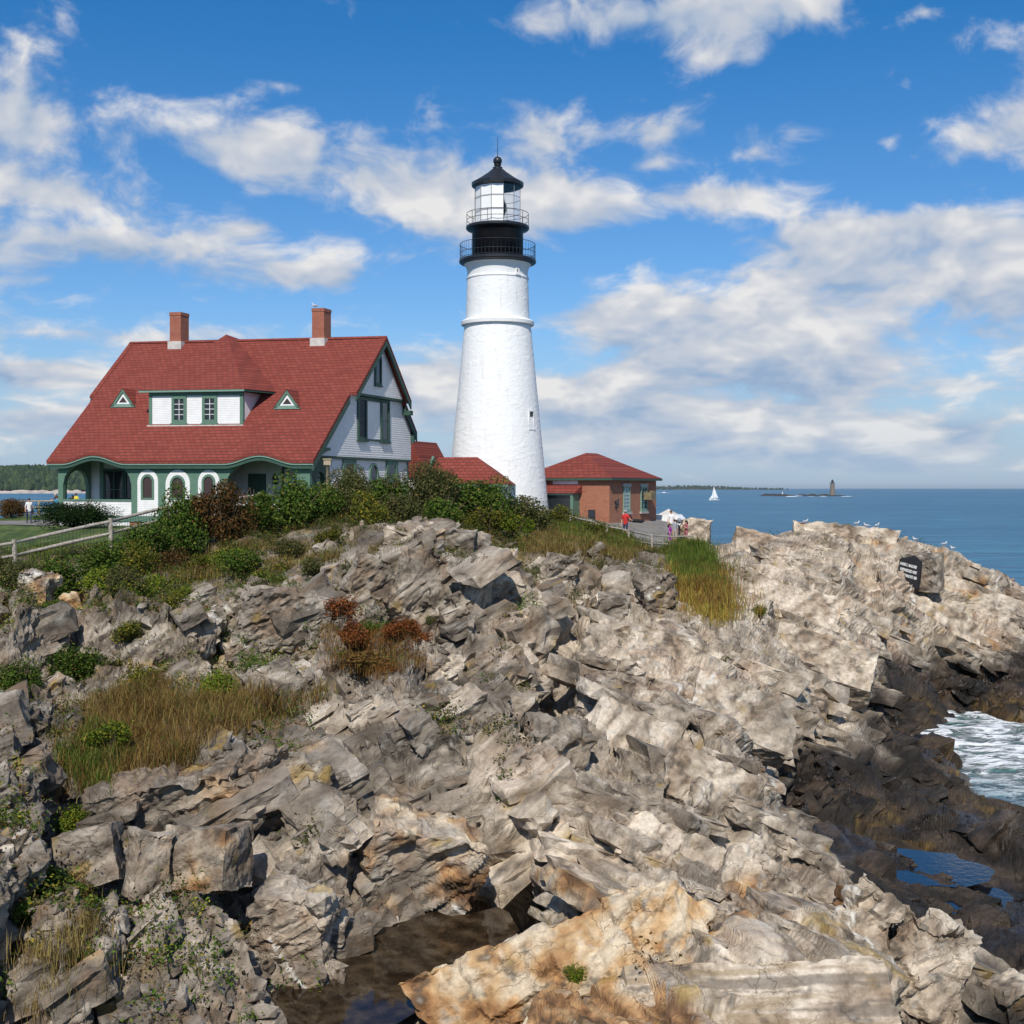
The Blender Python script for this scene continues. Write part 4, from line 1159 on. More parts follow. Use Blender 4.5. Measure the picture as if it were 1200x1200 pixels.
# parapets under the arches
for (a, e) in ARCH:
    pw = hb('parapet', M['siding'], MB().box(a, .04, .30, e, .2, 1.24))
    hb('parapet_rail', M['green'], MB().box(a, -.03, 1.242, e, .27, 1.34), pw)
hb('parapet', M['siding'], MB().box(.02, .56, .30, .20, 2.74, 1.24))
# porch floor, ceiling, inner wall
hb('porch_floor', M['wood'], MB().box(.05, .27, .1, HL - .05, 2.98, .28))
hb('porch_ceiling', M['dgreen'], MB().box(.27, .27, 4.07, HL - .27, 2.98, 4.13))
hb('inner_wall', M['siding'], MB().box(.1, 3.002, -.9, HL - .3, 3.25, 4.3))
# base
hb('skirt_board', M['green'], MB().box(-.02, -.03, -.06, HL + .02, .24, .278))
fo = hb('foundation', M['brick'], MB().box(5.6, .03, -1.6, HL, .22, -.062))
hb('lattice', M['white'], MB().box(.1, .03, -1.6, 5.598, .2, -.062), fo)
hb('side_foundation', M['brick'], MB().box(.02, .262, -1.6, .22, 13, .1), fo)
# body behind the porch
hb('rear_wall', M['siding'], MB().box(.1, HD - .2, -1.2, HL, HD, 6.4))
hb('left_wall', M['siding'], MB().box(.1, 3.26, -1.2, .3, HD - .22, WT + .3))
# right gable: ground floor, middle storey and attic step out one over the other
GW = [(2.3, -1.2), (HD, -1.2), (HD, 4.02), (2.3, 4.02)]
hb('gable_wall', M['siding'], MB().prism([(HL - .2, y, z) for y, z in GW], (.2, 0, 0)))
hb('gable_wall_corner', M['siding'], MB().prism([(HL - .15, y, z) for y, z in [(.3, 3.3), (2.298, 3.3), (2.298, 4.02), (.3, 4.02)]], (.12, 0, 0)))
mid = [(.25, 4.06), (HD + .1, 4.06), (HD + .1, 6.2), (12.75, zrear(12.75) - .22), (4.6, fz(4.6) - .22)]
hb('gable_wall', M['siding'], MB().prism([(HL - .1, y, z) for y, z in mid], (.26, 0, 0)))
zt = 8.25
top = [((zt + .25 - EV) / S1 - .4, zt), (YR + (ZR - zt - .25) / S2, zt), (YR, ZR - .3)]
hb('attic_wall', M['siding'], MB().prism([(HL + .0, y, z) for y, z in top], (.42, 0, 0)))
hb('belt_course', M['dgreen'], MB().box(HL - .1, .2, 3.98, HL + .19, HD + .14, 4.12))
hb('belt_course', M['dgreen'], MB().box(HL + .0, 4.55, 8.14, HL + .46, 13.0, 8.30))
hb('corner_board', M['green'], MB().box(HL - .02, HD - .22, -1.2, HL + .03, HD + .03, 3.97))
lg = [(3.0, -1.2), (HD, -1.2), (HD, 6.3), (12.75, zrear(12.75) - .25), (YR, ZR - .3), (3.0, fz(3.0) - .25)]
hb('left_gable_wall', M['siding'], MB().prism([(.05, y, z) for y, z in lg if z > 3] + [(.05, HD, 3.9), (.05, 3.0, 3.9)], (.2, 0, 0)))

def pane_window(pl, s0, s1, z0, z1, fw=.12, frame='green', glass='glass', cols=2, rows=2, parent=house, d0=0.0, bar='lgreen', fnn=hf, mbar=.035):
    """pl maps (along, out, up) to local space"""
    def bx(mb, a, e, o0, o1, p, q):
        pts = [pl(a, o0, p), pl(e, o0, p), pl(e, o1, p), pl(a, o1, p), pl(a, o0, q), pl(e, o0, q), pl(e, o1, q), pl(a, o1, q)]
        mb.add(pts, [(3, 2, 1, 0), (4, 5, 6, 7), (0, 1, 5, 4), (1, 2, 6, 5), (2, 3, 7, 6), (3, 0, 4, 7)])
    f = MB()
    bx(f, s0, s0 + fw, d0, d0 + .09, z0, z1); bx(f, s1 - fw, s1, d0, d0 + .09, z0, z1)
    bx(f, s0 + fw, s1 - fw, d0, d0 + .09, z1 - fw, z1); bx(f, s0 + fw, s1 - fw, d0, d0 + .09, z0, z0 + fw)
    fo_ = f.build('window', M[frame], parent, fnn)
    g = MB(); bx(g, s0 + fw, s1 - fw, d0 + .003, d0 + .03, z0 + fw, z1 - fw)
    g.build('pane', M[glass], fo_, fnn)
    mm = MB()
    for i in range(1, cols):
        a = s0 + fw + (s1 - s0 - 2 * fw) * i / cols
        bx(mm, a - mbar / 2, a + mbar / 2, d0 + .031, d0 + .055, z0 + fw, z1 - fw)
    for i in range(1, rows):
        a = z0 + fw + (z1 - z0 - 2 * fw) * i / rows
        bx(mm, s0 + fw, s1 - fw, d0 + .032, d0 + .057, a - mbar / 2, a + mbar / 2)
    if mm.v:
        mm.build('muntin', M[bar], fo_, fnn)
    sl_ = MB(); bx(sl_, s0 - .06, s1 + .06, d0, d0 + .14, z0 - .1, z0 - .002)
    sl_.build('sill', M[frame], fo_, fnn)
    return fo_
gab = lambda xp: (lambda s, o, z: (xp + o, s, z))
fac = lambda yp: (lambda s, o, z: (s, yp - o, z))
# gable windows
pane_window(gab(HL + .195), 5.95, 7.3, 5.25, 8.1, .2, 'dgreen', 'glass', 1, 2, bar='dgreen')
pane_window(gab(HL + .195), 9.4, 10.75, 5.25, 8.1, .2, 'dgreen', 'glass', 1, 2, bar='dgreen')
hb('window_head', M['dgreen'], MB().box(HL + .192, 7.302, 7.9, HL + .25, 9.398, 8.12))
hb('window_head', M['dgreen'], MB().box(HL + .192, 7.302, 5.25, HL + .25, 9.398, 5.36))
pane_window(gab(HL + .455), 7.95, 8.95, 9.0, 10.95, .16, 'dgreen', 'glass', 1, 1, bar='dgreen')
pane_window(gab(HL + .035), 4.2, 6.0, 1.1, 3.97, .3, 'green', 'glass', 1, 2, bar='green')
pane_window(gab(HL + .035), 10.6, 12.4, 1.1, 3.97, .3, 'green', 'glass', 1, 2, bar='green')
# lapped boards on the gable end
def lap(name, poly, xp, step=.15):
    def span(z):
        ys = []
        for (y0, z0), (y1, z1) in zip(poly, poly[1:] + poly[:1]):
            if (z0 - z) * (z1 - z) <= 0 and z0 != z1: ys.append(y0 + (y1 - y0) * (z - z0) / (z1 - z0))
        return (min(ys), max(ys)) if len(ys) >= 2 else None
    z = min(p[1] for p in poly) + .01; ze = max(p[1] for p in poly) - .03; mb = MB()
    while z < ze:
        a = span(z); e = span(min(z + step, ze))
        if a and e:
            mb.add([(xp + .030, a[0], z), (xp + .030, a[1], z), (xp + .006, e[1], min(z + step, ze)), (xp + .006, e[0], min(z + step, ze)), (xp + .002, a[0], z), (xp + .002, a[1], z)], [(0, 1, 2, 3), (4, 5, 1, 0)])
        z += step
    o = hb(name, M['boards'], mb); o['kind'] = 'stuff'
M['boards'] = paint('white_boards', (.80, .79, .77), .06)
lap('clapboards', GW, HL); lap('clapboards', mid, HL + .16); lap('clapboards', top, HL + .42)
# oval window
def ring(pl, cs, cz, rs, rz, w_, d0, d1, n_=36, a0=0.0, a1=2 * pi):
    mb = MB()
    for i in range(n_):
        t0 = a0 + (a1 - a0) * i / n_; t1 = a0 + (a1 - a0) * (i + 1) / n_
        q = [(cs + (rs + w_) * cos(t0), cz + (rz + w_) * sin(t0)), (cs + (rs + w_) * cos(t1), cz + (rz + w_) * sin(t1)), (cs + rs * cos(t1), cz + rz * sin(t1)), (cs + rs * cos(t0), cz + rz * sin(t0))]
        mb.add([pl(s, d0, z) for s, z in q] + [pl(s, d1, z) for s, z in q], [(0, 1, 2, 3), (7, 6, 5, 4), (0, 4, 5, 1), (1, 5, 6, 2), (2, 6, 7, 3), (3, 7, 4, 0)])
    return mb
def disc(pl, cs, cz, rs, rz, d, n_=28):
    return MB().add([pl(cs + rs * cos(2 * pi * i / n_), d, cz + rz * sin(2 * pi * i / n_)) for i in range(n_)], [tuple(range(n_))])
ov = hb('oval_window', M['green'], ring(gab(HL + .032), 8.65, 3.0, .5, .62, .16, 0, .1))
hb('pane', M['glass'], disc(gab(HL + .032), 8.65, 3.0, .52, .64, .03), ov)
# three round-headed windows in the porch front
for (cx, hw_) in ((HL - 11.7, .78), (HL - 9.44, .90), (HL - 7.15, .78)):
    pl = fac(0.0); wi = .43 * hw_ / .78; tz = 3.22; sz_ = 1.45
    so = ring(pl, cx, tz - hw_, wi + .07, wi + .07, hw_ - wi - .07, .002, .05, 24, 0, pi)
    for (a, e) in ((cx - hw_, cx - wi - .07), (cx + wi + .07, cx + hw_)):
        so.box(a, -.05, .30, e, -.002, tz - hw_)
    so.box(cx - wi - .07, -.05, .30, cx + wi + .07, -.002, sz_ - .1)
    w_o = hb('arched_window', M['siding'], so)
    fr_ = ring(pl, cx, tz - hw_, wi - .08, wi - .08, .148, .002, .09, 20, 0, pi)
    fr_.box(cx - wi - .068, -.09, sz_ - .098, cx - wi + .08, -.002, tz - hw_ - .001); fr_.box(cx + wi - .08, -.09, sz_ - .098, cx + wi + .068, -.002, tz - hw_ - .001)
    fr_.box(cx - wi + .082, -.09, sz_ - .098, cx + wi - .082, -.002, sz_)
    hb('frame', M['green'], fr_, w_o)
    gl = MB(); gq = [(cx - wi + .08, sz_), (cx + wi - .08, sz_)] + [(cx + (wi - .08) * cos(pi * i / 14), tz - hw_ + (wi - .08) * sin(pi * i / 14)) for i in range(15)]
    gl.add([(s, -.02, z) for s, z in gq], [tuple(range(len(gq)))])
    hb('pane', M['brown_glass'], gl, w_o)
# windows and lamp on the wall inside the porch
for (a, e) in ((1.3, 3.0), (3.05, 4.75)):
    pane_window(fac(3.0), a, e, .6, 3.3, .14, 'dgreen', 'glass', 2, 2, bar='green')
hb('door', M['dgreen'], MB().box(12.6, 2.93, .28, 13.9, 2.998, 3.0))
for (a, e) in ((15.1, 16.5), (16.6, 18.0)):
    pane_window(fac(3.0), a, e, 1.0, 3.45, .14, 'dgreen', 'pale_glass', 3, 4, bar='dgreen', mbar=.045)
hb('porch_lamp', M['black'], MB().box(14.5, 2.75, 2.35, 14.75, 2.998, 2.8).box(14.55, 2.7, 2.8, 14.7, 2.9, 2.95))
hb('inner_trim', M['green'], MB().box(1.0, 2.94, .28, 1.28, 2.999, 4.0))
# dormer
DX0, DX1, DY, DZ0, DZ1 = HL - 13.2, HL - 6.08, 2.23, 6.05, 8.2
dorm = hb('dormer', M['siding'], MB().box(DX0, DY, DZ0 - .3, DX1, DY + .2, DZ1))
for xs in (DX0 + .0, DX1 - .2):
    hb('dormer_cheek', M['siding'], MB().prism([(xs + .002, DY + .201, DZ0 - .3), (xs + .002, DY + 2.4, DZ1), (xs + .002, DY + .201, DZ1)], (.196, 0, 0)), dorm)
for xs in (DX0 - .03, DX1 - .22):
    hb('corner_board', M['green'], MB().box(xs, DY - .03, DZ0, xs + .25, DY + .1, DZ1 - .2), dorm)
hb('frieze', M['green'], MB().box(DX0 - .02, DY - .05, DZ1 - .19, DX1 + .02, DY + .12, DZ1 + .05), dorm)
hb('sill_flashing', M['flash'], MB().box(DX0 - .1, DY - .16, DZ0 - .02, DX1 + .1, DY - .001, DZ0 + .07), dorm)
EZ = 8.36; fl = (HL - 13.85, 1.85); fr2 = (HL - 5.75, 1.85)
apx = (7.25, 8.75, ZR + .42)
bl = (fl[0] - .1, 5.6); br2 = (fr2[0] + .9, 5.2)
mb = MB().add([(fl[0], fl[1], EZ), (fr2[0], fr2[1], EZ), (br2[0], br2[1], EZ), (bl[0], bl[1], EZ), apx, (9.3, 10.5, ZR - .4), (5.4, 10.2, ZR - .6)],
              [(0, 1, 4), (1, 2, 4), (2, 5, 4), (3, 0, 4), (6, 3, 4), (5, 6, 4), (3, 2, 1, 0)])
hb('dormer_roof', M['shingle'], mb, dorm)
hb('dormer_fascia', M['lgreen'], MB().box(fl[0] + .03, fl[1] + .03, EZ - .14, fr2[0] - .03, fl[1] + .12, EZ - .003), dorm)
hb('dormer_fascia', M['dgreen'], MB().prism([(fr2[0] - .03, fr2[1] + .03, EZ - .14), (br2[0] - .05, br2[1], EZ - .14), (br2[0] - .05, br2[1], EZ - .003), (fr2[0] - .03, fr2[1] + .03, EZ - .003)], (-.1, .02, 0)), dorm)
for cx in (HL - 10.87, HL - 8.54):
    pane_window(fac(DY), cx - .56, cx + .56, DZ0 + .2, DZ1 - .2, .2, 'green', 'glass', 2, 4, parent=dorm, bar='white')
# little triangular attic lights
for (cx, yb) in ((2.48, 3.58), (15.3, 3.30)):
    zb_ = zroof(cx, yb); hw_ = .98; hh_ = 1.2
    tri = hb('triangular_dormer', M['lgreen'], MB().prism([(cx - hw_, yb - .12, zb_ - .02), (cx + hw_, yb - .12, zb_ - .02), (cx + hw_ - .2, yb - .12, zb_ + .2), (cx - hw_ + .2, yb - .12, zb_ + .2)], (0, .16, 0)))
    mb = MB()
    for s_ in (-1, 1):
        mb.prism([(cx + s_ * hw_, yb - .12, zb_ + .02), (cx, yb - .12, zb_ + hh_), (cx, yb - .12, zb_ + hh_ - .24), (cx + s_ * (hw_ - .24), yb - .12, zb_ + .02)], (0, .2, 0))
    hb('frame', M['green'], mb, tri)
    mb = MB()
    for s_ in (-1, 1):
        mb.add([(cx, yb - .16, zb_ + hh_ + .03), (cx + s_ * (hw_ + .06), yb - .16, zb_ - .04), (cx, yb + 1.32, zb_ + hh_ + .03)], [(0, 1, 2) if s_ > 0 else (0, 2, 1)])
    hb('roof', M['shingle'], mb, tri)
    hb('surround', M['white'], MB().prism([(cx - .55, yb - .06, zb_ + .2), (cx + .55, yb - .06, zb_ + .2), (cx, yb - .06, zb_ + .88)], (0, .1, 0)), tri)
    hb('pane', M['brown_glass'], MB().prism([(cx - .32, yb - .075, zb_ + .3), (cx + .32, yb - .075, zb_ + .3), (cx, yb - .075, zb_ + .68)], (0, .01, 0)), tri)
# chimneys
for cx in (3.24, 14.7):
    ch = hb('chimney', M['brick_dark'], MB().box(cx - .46, YR - .5, ZR - .8, cx + .46, YR + .5, ZR + 2.02).box(cx - .49, YR - .53, ZR + 1.8, cx + .49, YR + .53, ZR + 2.0))
    hb('flashing', M['flash'], MB().box(cx - .56, YR - .62, ZR - .85, cx + .56, YR + .6, ZR - .02), ch)
    hb('flue', M['black'], MB().box(cx - .3, YR - .3, ZR + 2.021, cx + .3, YR + .3, ZR + 2.05), ch)

# wing behind the house
wing = empty('rear_wing', tuple(P(488, 600, 97)), -HA)
tag(wing, 'red roofed rear wing of the house beside the gable end', 'wing')
wing.location.z = HG
mb = MB().prism([(-6, 0, 2.9), (1.1, 0, 2.9), (-.5, 0, 5.7), (-4.2, 0, 5.7)], (0, 5, 0))
mb.build('roof', M['shingle'], wing)
MB().box(-5.6, .2, -.5, .8, 4.8, 2.89).build('wall', M['siding'], wing)

# passage building between house and tower
ps = empty('passage_building', (P(504, 600, 83).x, 83.0, HG + .2), radians(-9))
tag(ps, 'low white outbuilding with red hipped roof at the foot of the tower', 'outbuilding')
mb = MB().add([(-.25, -.35, 2.15), (5.25, -.35, 2.15), (5.0, 4.5, 2.15), (-.25, 4.5, 2.15), (.1, 2.0, 3.95), (2.75, 2.0, 3.95)],
              [(0, 1, 5, 4), (1, 2, 5), (2, 3, 4, 5), (3, 0, 4), (3, 2, 1, 0)])
mb.build('roof', M['shingle'], ps)
MB().box(0, 0, -.5, 4.75, 4.3, 2.14).build('wall', M['siding'], ps)
MB().prism([(-.02, -.1, 2.16), (-.02, 4.2, 2.16), (-.02, 2.0, 3.7)], (.1, 0, 0)).build('gable', M['white'], ps)
mb = MB()
mb.prism([(-.32, -.42, 2.1), (-.32, 2.0, 4.02), (-.32, 2.0, 3.72), (-.32, -.42, 1.82)], (.14, 0, 0)); mb.prism([(-.32, 4.5, 2.1), (-.32, 2.0, 4.02), (-.32, 2.0, 3.72), (-.32, 4.5, 1.82)], (.14, 0, 0))
mb.build('bargeboard', M['green'], ps)
MB().box(-.2, -.37, 2.0, 5.2, -.3, 2.145).build('fascia', M['green'], ps)
for a in (2.0, 3.25):
    pane_window(lambda s, o, z: (s, -o, z), a, a + 1.05, 1.1, 2.0, .1, 'dgreen', 'glass', 1, 1, parent=ps, fnn=None)

# ------------------------------------------------------------------ lighthouse
TX, TY = -1.0, 89.0; TZ = 10.3
tower = empty('lighthouse', (TX, TY, TZ))
tag(tower, 'tall white stone lighthouse tower with black lantern room on top', 'lighthouse')
# rubble-stone shaft, whitewashed, every stone a little proud of its neighbours
def shaft(z0, z1, r0, r1, nz, na, rub, flare=None):
    za = np.linspace(z0, z1, nz); ta = np.linspace(0, 2 * pi, na, endpoint=False)
    ZZ, TT = np.meshgrid(za, ta, indexing='ij')
    RR = r0 + (r1 - r0) * (ZZ - z0) / (z1 - z0)
    if rub > 0:
        q = np.stack([TT.ravel() * 3.0 * 1.6, ZZ.ravel() * 2.9, np.zeros(ZZ.size)], -1)
        q[:, 0] += np.where(np.floor(q[:, 1]) % 2 == 0, .5, 0)
        q = q.astype(np.float32) + fbm(np.stack([TT.ravel() * 9, ZZ.ravel() * 3, 0 * TT.ravel()], -1), 7, 2)[:, None] * .12
        d1, d2, hh, vv = worley(q * np.array([1, 1, 1], np.float32), 401, .55)
        e = np.clip((d2 - d1) / .22, 0, 1)
        k = ((_r(hh, 3) - .35) * 1.0 * e + .35 * e + fbm(q * 2.5, 405, 3) * .35) * rub
        RR = RR + k.reshape(RR.shape)
    vs = np.stack([RR * np.cos(TT), RR * np.sin(TT), ZZ], -1).reshape(-1, 3)
    I = np.arange(nz * na).reshape(nz, na); J = np.roll(I, -1, 1)
    fs = np.stack([I[:-1], J[:-1], J[1:], I[1:]], -1).reshape(-1, 4)
    return fast_mesh('shaft', vs, fs, smooth=False)
wm, n, b = mat('whitewash', (.80, .80, .785), .75)
c = objco(n)
cc_ = n.mix(n.smooth(n.noise(c, 1.6, 6, .65), .45, .8, 0, .55), (.82, .82, .80), (.70, .69, .655))
cc_ = n.mix(n.smooth(n.noise(n.mapping(c, (3, 3, .25)), 1.2, 5, .65), .54, .74, 0, .5), cc_, (.60, .56, .49))
n.l.new(cc_, b.inputs['Base Color'])
n.l.new(n.bump(n.noise(c, 6, 4, .65), .35, .03), b.inputs['Normal']); M['whitewash'] = wm
link('stone_shaft', shaft(-.8, 13.0, 3.64, 2.30, 180, 220, .013), tower, wm)
def lt(name, m_, prof, n_=64, smooth=True, parent=tower, **k):
    o = MB().lathe(prof, n_, **k).build(name, m_, parent, None, smooth)
    return o
lt('string_course', wm, [(2.28, 12.95), (2.52, 13.0), (2.54, 13.22), (2.44, 13.32), (2.2, 13.4)], smooth=False)
link('upper_shaft', shaft(13.38, 16.2, 2.2, 2.12, 40, 96, .012), tower, wm)
lt('upper_course', wm, [(2.10, 16.15), (2.17, 16.2), (2.17, 16.3), (2.10, 16.36)], smooth=False)
lt('neck', wm, [(2.11, 16.3), (2.11, 16.75), (2.2, 17.05), (2.38, 17.27), (2.46, 17.3)], capt=False, capb=False)
lt('gallery_deck', M['black'], [(2.3, 17.2), (2.62, 17.3), (2.68, 17.36), (2.68, 17.52), (2.6, 17.56)], smooth=False)
lt('watch_room', M['black'], [(1.78, 17.56), (1.78, 19.55), (1.86, 19.6)], capt=False)
lt('lantern_deck', M['black'], [(1.8, 19.5), (2.12, 19.62), (2.2, 19.7), (2.2, 19.86), (2.1, 19.9)], smooth=False)
def railing(name, r, z0, z1, nposts, rails, rp=.022, rr=.022):
    g = MB()
    for k in range(nposts):
        t = 2 * pi * k / nposts
        g.tube([(r * cos(t), r * sin(t), z0), (r * cos(t), r * sin(t), z1)], rp, 6)
    for z in rails:
        g.tube([(r * cos(2 * pi * k / 64), r * sin(2 * pi * k / 64), z) for k in range(65)], rr, 6, cap=False)
    return g.build(name, M['iron'], tower, None, True)
railing('gallery_railing', 2.62, 17.5, 18.62, 60, (18.62, 18.0, 17.62), .010, .018)
railing('lantern_railing', 2.14, 19.85, 20.75, 10, (20.75, 20.3), .02, .02)
# twelve-sided lantern: glazing bars, white storm panes facing the land, clear panes to the sea
NS = 12
def ang(k): return radians(-90 - 15) + 2 * pi * k / NS
LR, LZ0, LZ1 = 1.62, 19.9, 22.65
bars = MB()
for k in range(NS):
    t = ang(k); bars.tube([(LR * cos(t), LR * sin(t), LZ0), (LR * cos(t), LR * sin(t), LZ1)], .022, 6)
for z in (LZ0 + .05, LZ0 + .95, LZ0 + 1.9, LZ1 - .03):
    bars.tube([(LR * cos(ang(k)), LR * sin(ang(k)), z) for k in range(NS + 1)], .018, 6, cap=False)
bars.build('glazing_bars', paint('bar_grey', (.22, .22, .23), .1, .5), tower)
lwm, n, b = mat('white_lantern_panel', (.86, .85, .82), .5)
cg, n, b = mat('clear_glass', (.9, .95, 1.0), .03); b.inputs['Transmission Weight'].default_value = 1.0; b.inputs['IOR'].default_value = 1.05; b.inputs['Alpha'].default_value = .28
for k in range(NS):
    t0, t1 = ang(k), ang(k + 1); r_ = LR - .05
    q = [(r_ * cos(t0), r_ * sin(t0), LZ0 + .02), (r_ * cos(t1), r_ * sin(t1), LZ0 + .02), (r_ * cos(t1), r_ * sin(t1), LZ1 - .02), (r_ * cos(t0), r_ * sin(t0), LZ1 - .02)]
    mid_ = (t0 + t1) / 2
    rel = (math.degrees(mid_) + 90 + 180) % 360 - 180          # 0 faces the camera, + to the right
    opq = -125 < rel < 16
    nin = Vector((-cos(mid_), -sin(mid_), 0)) * (.03 if opq else .008)
    MB().prism(q, nin).build('lantern_pane', lwm if opq else cg, tower)
lt('lens', M['black'], [(.05, 20.4), (.45, 20.55), (.62, 21.0), (.62, 21.35), (.45, 21.8), (.05, 21.95)], 20)
lt('lamp_pedestal', M['iron'], [(.3, 19.9), (.3, 20.4)], 12)
lt('roof_eave', M['black'], [(1.55, 22.55), (1.80, 22.66), (1.82, 22.88), (1.76, 22.9)], 24, False)
lt('cupola_roof', M['black'], [(1.76, 22.9), (1.2, 23.25), (.62, 23.66), (.42, 23.84), (.34, 23.86), (.34, 24.0)], 24, False)
lt('vent_neck', M['black'], [(.24, 23.98), (.2, 24.1), (.26, 24.14), (.26, 24.18), (.16, 24.2)], 20)
MB().ball((0, 0, 24.44), .31, 20, 14).build('vent_ball', M['black'], tower, None, True)
MB().tube([(0, 0, 24.6), (0, 0, 26.2)], [.035, .01], 6).build('lightning_rod', M['iron'], tower)
# slit windows
def slit(az_deg, z, w_, h_, r_):
    t = radians(az_deg - 90); e = Vector((cos(t), sin(t), 0)); s_ = Vector((-sin(t), cos(t), 0)); p = e * r_
    def pl(a, o, zz): return tuple(p + s_ * a + e * o + Vector((0, 0, zz)))
    fo_ = pane_window(pl, -w_ / 2, w_ / 2, z, z + h_, .09, 'white', 'glass', 1, 1, parent=tower, fnn=None)
    return fo_
slit(52, 5.75, .62, 1.25, 2.90); slit(40, 15.45 + .9, .3, .4, 2.09)

# ------------------------------------------------------------------ brick signal house
BA = radians(28)
bh = empty('brick_signal_house', (6.69, 88.0, 9.55), -BA)
tag(bh, 'small red brick building with red hipped roof right of the tower', 'outbuilding')
BW, BD, BHh = 6.6, 8.7, 3.15
MB().box(-BW, 0, -.4, 0, BD, BHh).build('wall', M['brick'], bh)
o_ = .38
mb = MB().add([(-BW - o_, -o_, BHh), (o_, -o_, BHh), (o_, BD + o_, BHh), (-BW - o_, BD + o_, BHh), (-BW / 2, 3.35, BHh + 1.85), (-BW / 2, BD - 3.35, BHh + 1.85)],
              [(0, 1, 4), (1, 2, 5, 4), (2, 3, 5), (3, 0, 4, 5), (3, 2, 1, 0)])
mb.build('roof', M['shingle'], bh)
MB().box(-BW - o_ + .02, -o_ + .02, BHh - .16, o_ - .02, -o_ + .1, BHh - .002).box(o_ - .1, -o_ + .102, BHh - .16, o_ - .02, BD + o_ - .02, BHh - .002).build('fascia', M['dgreen'], bh)
MB().box(.002, -.1, -.4, .14, BD, .02).box(-BW, -.14, -.4, .14, -.002, .02).build('plinth', M['stone'], bh)
MB().box(-4.3, -.06, 2.72, -2.35, -.003, 2.98).build('white_board', M['white'], bh)
# entrance bay with its own little roof
bay = MB().box(-4.55, -1.1, -.4, -4.35, -.003, 2.1).box(-2.45, -1.1, -.4, -2.25, -.003, 2.1).box(-4.349, -1.1, -.4, -2.451, -1.0, .55).build('entrance_bay', M['green'], bh)
MB().prism([(-4.75, -1.25, 2.1), (-4.75, -.003, 2.1), (-4.75, -.003, 2.68)], (2.7, 0, 0)).build('bay_roof', M['shingle'], bay)
MB().box(-4.34, -.9, .55, -2.46, -.85, 2.09).build('bay_window', M['glass'], bay)
MB().box(-4.56, -1.14, 1.98, -2.24, -1.101, 2.1).build('bay_header', M['lgreen'], bay)
gx_ = lambda s, o, z: (o, s, z)
for (a, gl) in ((2.4, 'pale_glass'), (5.6, 'glass')):
    wo = pane_window(gx_, a, a + 1.15, .85, 2.55, .1, 'lgreen', gl, 2, 6, parent=bh, fnn=None, bar='lgreen', d0=.003)
    MB().box(.003, a - .15, 2.56, .1, a + 1.3, 2.78).build('lintel', M['stone'], wo)
    MB().box(.003, a - .15, .60, .18, a + 1.3, .745).build('stone_sill', M['stone'], wo)
MB().box(.15, 5.9, 1.6, .75, 6.8, 2.15).box(.2, 6.85, 1.6, .55, 7.3, 2.25).build('wall_unit', paint('tan_metal', (.20, .16, .09), .2), bh)
MB().box(-1.55, -.12, .15, -1.05, -.02, .95).build('utility_box', M['iron'], bh)
MB().tube([(.06, .9, 1.55), (.09, 1.15, 1.05)], .05, 6).tube([(.06, 1.2, 1.6), (.06, .95, 1.1)], .05, 6).tube([(.06, 1.45, 1.7), (.06, 1.45, 1.2)], .04, 6).build('wall_bracket', M['iron'], bh)

# terrace paving by the signal house
tv = []
edge = [(690, 607, 97), (770, 608.5, 99), (800, 616, 99), (812, 628, 91), (800, 638, 87), (780, 640, 86), (748, 634, 84), (725, 626.5, 83), (700, 620, 82.5), (672, 613.5, 82), (655, 606, 85)]
def inside(x, y, poly):
    r = False; n_ = len(poly); j = n_ - 1
    for i in range(n_):
        xi, yi = poly[i]; xj, yj = poly[j]
        if (yi > y) != (yj > y) and x < (xj - xi) * (y - yi) / (yj - yi + 1e-12) + xi: r = not r
        j = i
    return r
def sheet(name, poly, step, lift, m_, label, cat):
    xs = [p[0] for p in poly]; ys = [p[1] for p in poly]
    mb = MB(); ids = {}
    nx = int((max(xs) - min(xs)) / step) + 1; ny = int((max(ys) - min(ys)) / step) + 1
    def vid(i, j):
        if (i, j) not in ids:
            x = min(xs) + i * step; y = min(ys) + j * step
            ids[(i, j)] = len(mb.v); mb.v.append((x, y, ground(x, y) + lift))
        return ids[(i, j)]
    for i in range(nx):
        for j in range(ny):
            if inside(min(xs) + (i + .5) * step, min(ys) + (j + .5) * step, poly):
                mb.f.append((vid(i, j), vid(i + 1, j), vid(i + 1, j + 1), vid(i, j + 1))); mb.mi.append(0)
    o = mb.build(name, m_, None, None, True)
    return tag(o, label, cat, kind='structure')
pav = paint('worn_asphalt', (.215, .20, .18), .2, .9, 1.5)
sheet('terrace_pavement', [(P(u, v, Y).x, Y) for u, v, Y in edge], .45, .05, pav, 'grey paved terrace beside the brick building', 'pavement')
sheet('footpath', [(P(u, 620, Y).x, Y) for u, Y in ((-240, 83), (55, 83), (75, 86.5), (60, 89), (-240, 88))], .45, .04, pav, 'grey footpath crossing the lawn left of the house', 'path')

